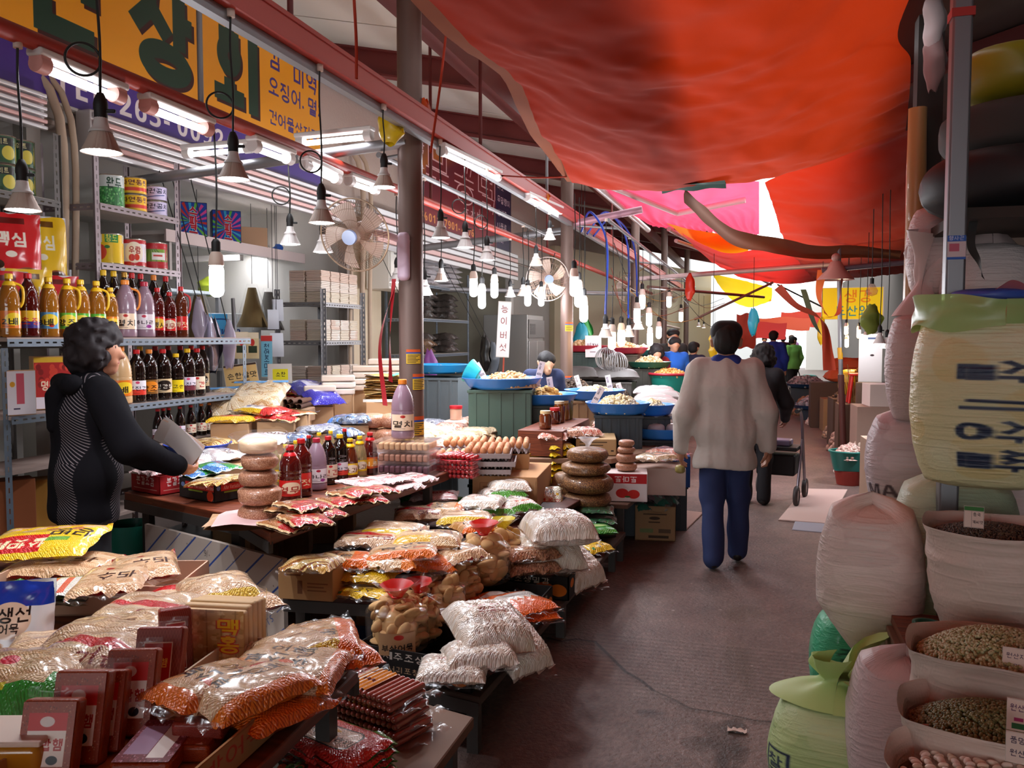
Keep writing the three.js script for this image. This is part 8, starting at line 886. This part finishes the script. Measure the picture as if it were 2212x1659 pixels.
// ---------- people ----------
// smooth union of tapered capsules, meshed with surface nets; bone = [a, ra, b, rb, depth squash]
function nets(bones,cell,k=.03,bump,cut=-9){
  const lo=V(9,9,9),hi=V(-9,-9,-9);for (const [a,ra,b,rb] of bones){for (const [p,r] of [[a,ra],[b,rb]]){lo.min(p.clone().subScalar(r+.03));hi.max(p.clone().addScalar(r+.03));}}
  const n=['x','y','z'].map((c)=>Math.ceil((hi[c]-lo[c])/cell)+2),[nx,ny,nz]=n,F=new Float32Array(nx*ny*nz),id=(i,j,l)=>(l*ny+j)*nx+i;
  const B=bones.map(([a,ra,b,rb,s=1])=>{const d=b.clone().sub(a);return [a.x,a.y,a.z,d.x,d.y,d.z,d.lengthSq()||1e-9,ra,rb,s];});
  for (let l=0;l<nz;l++) for (let j=0;j<ny;j++) for (let i=0;i<nx;i++){const x=lo.x+i*cell,y=lo.y+j*cell,z=lo.z+l*cell;let f=9;for (const q of B){const px=x-q[0],py=y-q[1],pz=z-q[2],t=Math.max(0,Math.min(1,(px*q[3]+py*q[4]+pz*q[5])/q[6])),ex=px-q[3]*t,ey=py-q[4]*t,ez=(pz-q[5]*t)*q[9],d=Math.sqrt(ex*ex+ey*ey+ez*ez)-q[7]-(q[8]-q[7])*t,h=Math.max(0,k-Math.abs(f-d))/k;f=Math.min(f,d)-h*h*k*.25;} F[id(i,j,l)]=Math.max(f+(bump?bump(x,y,z):0),cut+.012*noise(x*9,z*9)-y);}
  const pos=[],idx=[],vid=new Int32Array(nx*ny*nz).fill(-1);
  for (let l=0;l<nz-1;l++) for (let j=0;j<ny-1;j++) for (let i=0;i<nx-1;i++){let sx=0,sy=0,sz=0,c=0;const v=[];for (let q=0;q<8;q++) v.push(F[id(i+(q & 1),j+(q >> 1 & 1),l+(q >> 2))]);for (let q=0;q<8;q++) for (const e of [1,2,4]) if (!(q & e)){const r=q | e;if ((v[q]<0)!==(v[r]<0)){const t=v[q]/(v[q]-v[r]);sx+=(q & 1)+(e===1?t:0);sy+=(q >> 1 & 1)+(e===2?t:0);sz+=(q >> 2)+(e===4?t:0);c++;}} if (c){vid[id(i,j,l)]=pos.length/3;pos.push(lo.x+(i+sx/c)*cell,lo.y+(j+sy/c)*cell,lo.z+(l+sz/c)*cell);}}
  const quad=(a,b,c,d,s)=>{if (Math.min(a,b,c,d)<0) return;s?idx.push(a,b,c,a,c,d):idx.push(a,c,b,a,d,c);};
  for (let l=1;l<nz-1;l++) for (let j=1;j<ny-1;j++) for (let i=1;i<nx-1;i++){const s=F[id(i,j,l)]<0;if (s!==F[id(i+1,j,l)]<0) quad(vid[id(i,j-1,l-1)],vid[id(i,j,l-1)],vid[id(i,j,l)],vid[id(i,j-1,l)],s);if (s!==F[id(i,j+1,l)]<0) quad(vid[id(i-1,j,l-1)],vid[id(i-1,j,l)],vid[id(i,j,l)],vid[id(i,j,l-1)],s);if (s!==F[id(i,j,l+1)]<0) quad(vid[id(i-1,j-1,l)],vid[id(i,j-1,l)],vid[id(i,j,l)],vid[id(i-1,j,l)],s);}
  const g=new THREE.BufferGeometry();g.setAttribute('position',new THREE.Float32BufferAttribute(pos,3));const uv=[];for (let i=0;i<pos.length;i+=3) uv.push(pos[i],pos[i+1]);g.setAttribute('uv',new THREE.Float32BufferAttribute(uv,2));g.setIndex(idx);g.computeVertexNormals();return g;
}
const mix=(a,b,t)=>a.clone().lerp(b,t);
function hand(w,dir,palm,r=1){// wrist, pointing direction, palm side; four fingers and a thumb
  const d=dir.clone().normalize(),p=palm.clone().addScaledVector(d,-palm.dot(d)).normalize(),s=d.clone().cross(p),B=[[w,.024*r,w.clone().addScaledVector(d,.06*r),.028*r,1]],at2=(a,b,c)=>w.clone().addScaledVector(d,a*r).addScaledVector(s,b*r).addScaledVector(p,c*r);
  B.push([at2(.04,-.022,0),.015*r,at2(.075,-.028,0),.013*r],[at2(.04,.022,0),.015*r,at2(.072,.03,0),.012*r]);
  [[-.03,.03],[-.01,.036],[.01,.033],[.029,.025]].forEach(([o,L])=>{const k1=at2(.085,o,.004),k2=at2(.085+L,o,.018),k3=at2(.09+L*1.2,o,.045);B.push([k1,.0095*r,k2,.009*r],[k2,.009*r,k3,.0078*r]);});
  B.push([at2(.02,-.03,.008),.013*r,at2(.055,-.048,.025),.011*r],[at2(.055,-.048,.025),.011*r,at2(.085,-.04,.045),.009*r]);return B;
}
function person(label,base,turn,o){
  const H=o.h,S=H/1.7,c=o.cell??.012,lean=o.lean??0,J=(x,y,z)=>V(x*S,y*S,z*S+(y>.9?(y-.9)*lean*S:0));
  const hipY=o.sit?.5:.93,up=(y)=>y-.93+hipY,L={hip:J(0,up(.95),0),chest:J(0,up(1.27),-.01),neck:J(0,up(1.43),0),head:J(o.hx??0,up(1.58)-(o.nod??0)*.05,.02+(o.nod??0)*.07)};
  const A=[-1,1].map((s,i)=>{const q=o.arms?.[i];return {sh:J(s*.175,up(1.38),0),el:q?J(...q[0]):J(s*.25,up(1.1),-.03),wr:q?J(...q[1]):J(s*.25,up(.86),.06)};});
  const G=[-1,1].map((s,i)=>{const q=o.legs?.[i];return {hi:J(s*.09,up(.9),0),kn:q?J(...q[0]):o.sit?J(s*.1,.5,.4):J(s*.1,.5,.02),an:q?J(...q[1]):o.sit?J(s*.1,.08,.42):J(s*.1,.08,-.02)};});
  const g=thing('person',label,'person',base,turn),skin=M(o.skin??0xc08a6c,.55),f=nets,r=(x)=>x*S;
  const body=[[L.hip,r(.1),L.chest,r(.1),1.3],[L.chest,r(.1),L.neck,r(.05),1.2],[L.neck,r(.05),L.head,r(.055)]];A.forEach((a)=>body.push([a.sh,r(.045),a.el,r(.035)],[a.el,r(.036),a.wr,r(.025)]));G.forEach((a)=>body.push([a.hi,r(.07),a.kn,r(.05)],[a.kn,r(.05),a.an,r(.035)]));
  const hd=L.head,fa=o.face??0,fd=V(Math.sin(fa),-(o.nod??0)*.5,Math.cos(fa)).normalize(),fs=V(Math.cos(fa),0,-Math.sin(fa)),hp=(u,y,w)=>hd.clone().addScaledVector(fs,r(u)).addScaledVector(fd,r(w)).add(V(0,r(y),0));
  const headB=[[hp(0,.03,-.015),r(.088),hp(0,.01,.01),r(.085)],[hp(0,-.02,.03),r(.068),hp(0,-.085,.05),r(.038)],[hp(0,-.06,-.02),r(.06),L.neck,r(.055)],[hp(0,.0,.09),r(.012),hp(0,-.028,.108),r(.015)],[hp(-.02,-.062,.078),r(.012),hp(.02,-.062,.078),r(.012)],[hp(-.092,-.02,-.005),r(.016),hp(-.094,.015,-.012),r(.018)],[hp(.092,-.02,-.005),r(.016),hp(.094,.015,-.012),r(.018)]];
  const parts=[f(body,c*1.4,.03),f(headB,Math.min(c,.008*(o.far?2.5:1)),.02)];if (!o.far) A.forEach((a,i)=>parts.push(f(hand(a.wr,a.wr.clone().sub(a.el),o.palm?.[i]??V(i?-1:1,0,0),S),.0045,.01)));else A.forEach((a)=>parts.push(f([[a.wr,r(.026),a.wr.clone().add(a.wr.clone().sub(a.el).setLength(r(.12))),r(.028)]],.02,.02)));
  mesh('body',mergeGeometries(parts),skin,g);
  if (!o.far){for (const s of [-1,1]){const e=mesh('eye',new THREE.SphereGeometry(r(.0095),10,8),M(0x1c1412,.3),g);e.position.copy(hp(s*.03,.0,.083));} mesh('lips',f([[hp(-.018,-.06,.089),r(.006),hp(.018,-.06,.089),r(.006)]],.004,.01),M(0xa4584c,.5),g);}
  const wob=(amp,fq)=>(x,y,z)=>amp*noise(x*fq,y*fq*.7,z*fq),W=o.wide??1,tB=[[J(0,up(o.hem??.82),0),r(.165*W),L.chest,r(.17*W),1.35],[L.chest,r(.165*W),J(0,up(1.37),-.005),r(.12),1.25],[A[0].sh,r(.075),A[1].sh,r(.075)],[J(-.07,up(o.hem??.82),0),r(.135*W),J(.07,up(o.hem??.82),0),r(.135*W),1.15],[J(-.07,up(.96),0),r(.145*W),J(.07,up(.96),0),r(.145*W),1.15]];A.forEach((a)=>tB.push([a.sh,r(.075*W),a.el,r(.066*W)],[a.el,r(.066*W),mix(a.el,a.wr,.97),r(.048*W)]));
  const jm=o.topMap?M(0xffffff,.9,{map:o.topMap,specularIntensity:.3}):M(o.top,.85,{bumpMap:o.knit?fineBump:null,bumpScale:.002});const aB=o.topMap?tB.splice(5):[];mesh(o.topName??'jacket',f(tB,c,.045,o.fold?(x,y,z)=>.009*noise(x*26,y*3,z*26)+.008*noise(x*7,y*7,z*7):wob(.012,9),J(0,up((o.hem??.82)-.04),0).y),jm,g);for (const q of aB.length?[aB.slice(0,2),aB.slice(2)]:[]) mesh('sleeve',f(q,c,.03,wob(.012,12)),M(0x0d0b10,.9,{specularIntensity:.3}),g);
  const pB=[[J(-.07,up(.92),0),r(.115),J(.07,up(.92),0),r(.115),1.15]];G.forEach((a)=>pB.push([a.hi,r(.1),a.kn,r(.078)],[a.kn,r(.078),mix(a.kn,a.an,1.02),r(.07)]));mesh('trousers',f(pB,c,.04,wob(.008,12)),M(o.bottom??0x16151a,.85),g);
  G.forEach((a,i)=>mesh('shoe',f([[a.an.clone().add(V(0,-r(.035),-r(.03))),r(.038),a.an.clone().add(V(0,-r(.045),r(.13))),r(.03)]],Math.max(.01,c),.02),M(o.shoe??0x1a1716,.5),g));
  if (o.collar) mesh('collar',f([[J(-.05,up(1.43),-.02),r(.062),J(.05,up(1.43),-.02),r(.062),.95]],c,.02),M(o.collar,.8),g);
  if (o.hair){const hb2=o.perm?[[hp(0,.05,-.03),r(.12),hp(0,-.02,-.05),r(.115)],[hp(-.06,-.01,-.02),r(.08),hp(.06,-.01,-.02),r(.08)],[hp(0,.075,.045),r(.06),hp(0,.08,.03),r(.06)]]:[[hp(0,.04,-.022),r(.099),hp(0,-.005,-.04),r(.09)],[hp(-.045,.055,.035),r(.058),hp(.045,.055,.035),r(.058)]];if (o.bun) hb2.push([hp(0,-.03,-.1),r(.05),hp(0,-.14,-.12),r(.03)]);mesh('hair',f(hb2,Math.min(c,.01*(o.far?2:1)),.03,o.perm?(x,y,z)=>.016*noise(x*42,y*42,z*42):(x,y,z)=>.004*noise(x*60,y*20,z*60)),M(o.hair,.75),g);}
  if (o.cap){mesh('cap',f([[hp(-.03,.07,-.02),r(.078),hp(.03,.07,-.02),r(.078),1],[hp(-.03,.075,.03),r(.075),hp(.03,.075,.03),r(.075)],[hp(0,.05,.08),r(.04),hp(0,.04,.12),r(.035)]],.01,.03),M(o.cap,.85),g);}
  return g;
}
const yawTo=(v)=>Math.atan2(v.x,v.z),FH=V(FWD.x,0,FWD.z).normalize(),RT=V(-FH.z,0,FH.x),dirOf=(r,f)=>yawTo(RT.clone().multiplyScalar(r).addScaledVector(FH,f));
// woman in the striped black jacket behind the near table
const stripeTex=canvasTex(256,256,(c,w,h)=>{fill(c,'#0d0b10',0,0,w,h);for (let y=-60;y<h+60;y+=7) for (const [x,s] of [[30,1],[170,1]]){c.strokeStyle='rgba(196,178,178,.8)';c.lineWidth=1.4;c.beginPath();c.moveTo(x,y+40);c.lineTo(x+56,y);c.stroke();}});stripeTex.repeat.set(2,2);stripeTex.offset.set(.5,0);
{const p=atD(172,760,3.95).setY(0),g=person('woman with short permed hair in a black jacket with striped panels sorting papers',p,dirOf(.72,.62),{h:1.63,cell:.01,topMap:stripeTex,wide:1.2,hem:.78,skin:0xc4886a,hair:0x1c1014,perm:1,face:-.45,lean:.1,arms:[[[-.3,1.12,.12],[-.24,1.0,.36]],[[.27,1.12,.08],[.16,.98,.34]]],palm:[V(.6,.8,0),V(-.6,.8,0)]});
  mesh('hood',nets([[V(-.1,1.36,-.06),.05,V(.1,1.36,-.06),.05],[V(0,1.3,-.1),.055,V(0,1.16,-.12),.03]],.012,.04),M(0x0d0b10,.9,{specularIntensity:.3}),g);
  const hw=g.localToWorld?(g.updateMatrixWorld(true),g.localToWorld(V(-.235,.99,.44))):p;const q=thing('paper_sheaf','sheaf of printed papers held by the woman','paper',hw,dirOf(.3,.9));for (let i=0;i<4;i++){const s=mesh('sheet',sheet(6,6,(u,v)=>V((u-.5)*.16,v*.24-.02,.03*Math.sin(v*2+i*.3)+i*.004)),M([0xe2dad6,0xd6cfd2,0xe6c8b4,0xdcd6d0][i],.8),q);s.rotation.set(-.5,0,-.7-i*.05);}}
// man with the flat cap walking away
{const p=onY(1562,1222,0),g=person('man in a dark cap and light grey sweater walking away down the lane',p,Math.PI+.06,{h:1.67,cell:.01,top:0xc6beb5,topName:'sweater',knit:1,fold:1,wide:1.06,hem:.74,bottom:0x27345e,skin:0xa87458,hair:0x16120f,cap:0x151213,collar:0x23398c,nod:.1,shoe:0x17130f,legs:[[[-.1,.5,.08],[-.1,.09,.12]],[[.08,.5,.0],[.07,.09,-.12]]],arms:[[[-.27,1.1,-.03],[-.29,.84,.03]],[[.28,1.08,-.05],[.3,.82,.02]]]});
  g.updateMatrixWorld(true);const hw=g.localToWorld(V(.3,.7,.03));const b=thing('small_bag','small clear bag of yellowish fruit in the walking man hand','bag',hw);mesh('fruit',blobG(.035,.06,3).translate(0,-.07,0),M(0x9a8c4a,.4,{clearcoat:.6}),b);mesh('tie',sheet(10,4,(u,v)=>V(Math.cos(u*6.283)*(.008+.02*v),v*.05-.015,Math.sin(u*6.283)*(.008+.02*v))),film,b);}
// stooped woman with a walking frame
{const p=onY(1630,1088,0);person('stooped woman with dark permed hair in black walking beside the man',p,Math.PI-.3,{h:1.5,cell:.014,top:0x1d191c,wide:1.15,bottom:0x131115,skin:0xb07c60,hair:0x180f10,perm:1,lean:.22,nod:.5,face:.6,arms:[[[-.26,1.08,.18],[-.2,.9,.4]],[[.26,1.08,.18],[.2,.9,.4]]]});
  const w=onY(1678,1080,0),g=thing('walking_frame','wheeled walking frame with black seat beside the stooped woman','walker',w,Math.PI-.2),al=M(0x8f8a94,.35,{metalness:.7});for (const s of [-1,1]){mesh('rail',tube([V(s*.22,.1,.25),V(s*.22,.5,.1),V(s*.22,.85,-.05),V(s*.22,.9,-.2)],.014,20,8),al,g);mesh('leg',bar(V(s*.22,.1,-.22),V(s*.22,.6,.05),.014),al,g);mesh('grip',bar(V(s*.22,.9,-.2),V(s*.22,.9,-.32),.02),blackRub,g);for (const z of [-.24,.26]){mesh('wheel',new THREE.TorusGeometry(.075,.022,10,28).rotateY(Math.PI/2).translate(s*.22,.099,z),M(0x3a3230,.6),g);mesh('hub',bar(V(s*.22-.015,.099,z),V(s*.22+.015,.099,z),.05,16),M(0x8a7a74,.5),g);}} mesh('seat',box(.4,.04,.3,0,.52,0,.01),blackRub,g);mesh('basket',box(.36,.2,.28,0,.36,.02,.02),M(0x141214,.7),g);mesh('folded_bag',box(.26,.06,.2,0,.57,0,.02),M(0x8a7a9a,.5),g);}
// far walkers and vendors
const farP=(l,p,t,o)=>person(l,p,t,{cell:.022,far:1,...o});
farP('man in a bright blue jacket walking far down the lane',onY(1668,882,0),Math.PI-.1,{h:1.72,top:0x1c3a9c,hair:0x120e0e,bottom:0x14131a,wide:1.15});
{const p=onY(1712,856,0);farP('woman in a light green jacket pulling a shopping cart',p,Math.PI+.6,{h:1.6,top:0x7cc45c,hair:0x150f0e,face:-1.6,bottom:0x18161c,shoe:0x8a3a60,legs:[[[-.1,.5,.1],[-.1,.08,.16]],[[.1,.5,-.04],[.1,.08,-.12]]]});const q=onY(1735,852,0),g=thing('shopping_cart','two wheeled shopping cart with a green bag','cart',q,.3);mesh('handle',tube([V(-.3,.95,.1),V(-.1,.5,0),V(0,.08,0)],.014,12,6),steelDark,g);mesh('bag',blobG(.24,.4,4).translate(.16,.16,0),M(0x2a8a7c,.5),g);mesh('frame',box(.5,.02,.3,.15,.14,0),steelDark,g);for (const x of [-.05,.4]) mesh('wheel',new THREE.TorusGeometry(.075,.025,8,20).translate(x,.1,.15),blackRub,g);}
farP('person in a lilac patterned top far away in the daylight',onY(1708,826,0),Math.PI,{h:1.66,top:0xb48ac4,hair:0x4a342c,bottom:0x17151b});farP('person in black beside the lilac top',onY(1690,828,0),Math.PI,{h:1.64,top:0x1a181c,hair:0x120e0e});farP('far walker in green facing the market',onY(1650,822,0),0,{h:1.6,top:0x4a8a6a,hair:0x161010});
farP('vendor in a bright blue jacket sitting among the nut trays',atD(1455,800,12.6).setY(0),dirOf(.2,-1),{h:1.58,top:0x1b5fc0,hair:0x120e0e,wide:1.1});farP('dark haired vendor standing behind the blue jacket',atD(1452,790,14).setY(0),dirOf(.2,-1),{h:1.72,top:0x2a2826,hair:0x120e0e});farP('vendor in a red top bending over the trays',atD(1412,800,12.6).setY(0),dirOf(0,-1),{h:1.5,top:0x8a1c28,hair:0x150f0f,perm:1,nod:1.2,lean:.3});farP('vendor in a navy vest turned away',atD(1497,800,14).setY(0),dirOf(.5,.6),{h:1.5,top:0x1c2440,hair:0x120e0e});
{const p=atD(1172,820,8.6).setY(0);const g=person('woman in a navy top looking down behind the walnut tray',p,dirOf(.25,-1),{h:1.46,cell:.014,top:0x202a4c,skin:0xd2a284,hair:0x100c0d,bun:1,nod:.9,face:.1,lean:.12});}

scene.traverse((o)=>{if (o.isLight&&o.castShadow!==undefined&&!o.isRectAreaLight) o.castShadow=true;});
atlasTex.needsUpdate=true;
renderer.render(scene,camera);
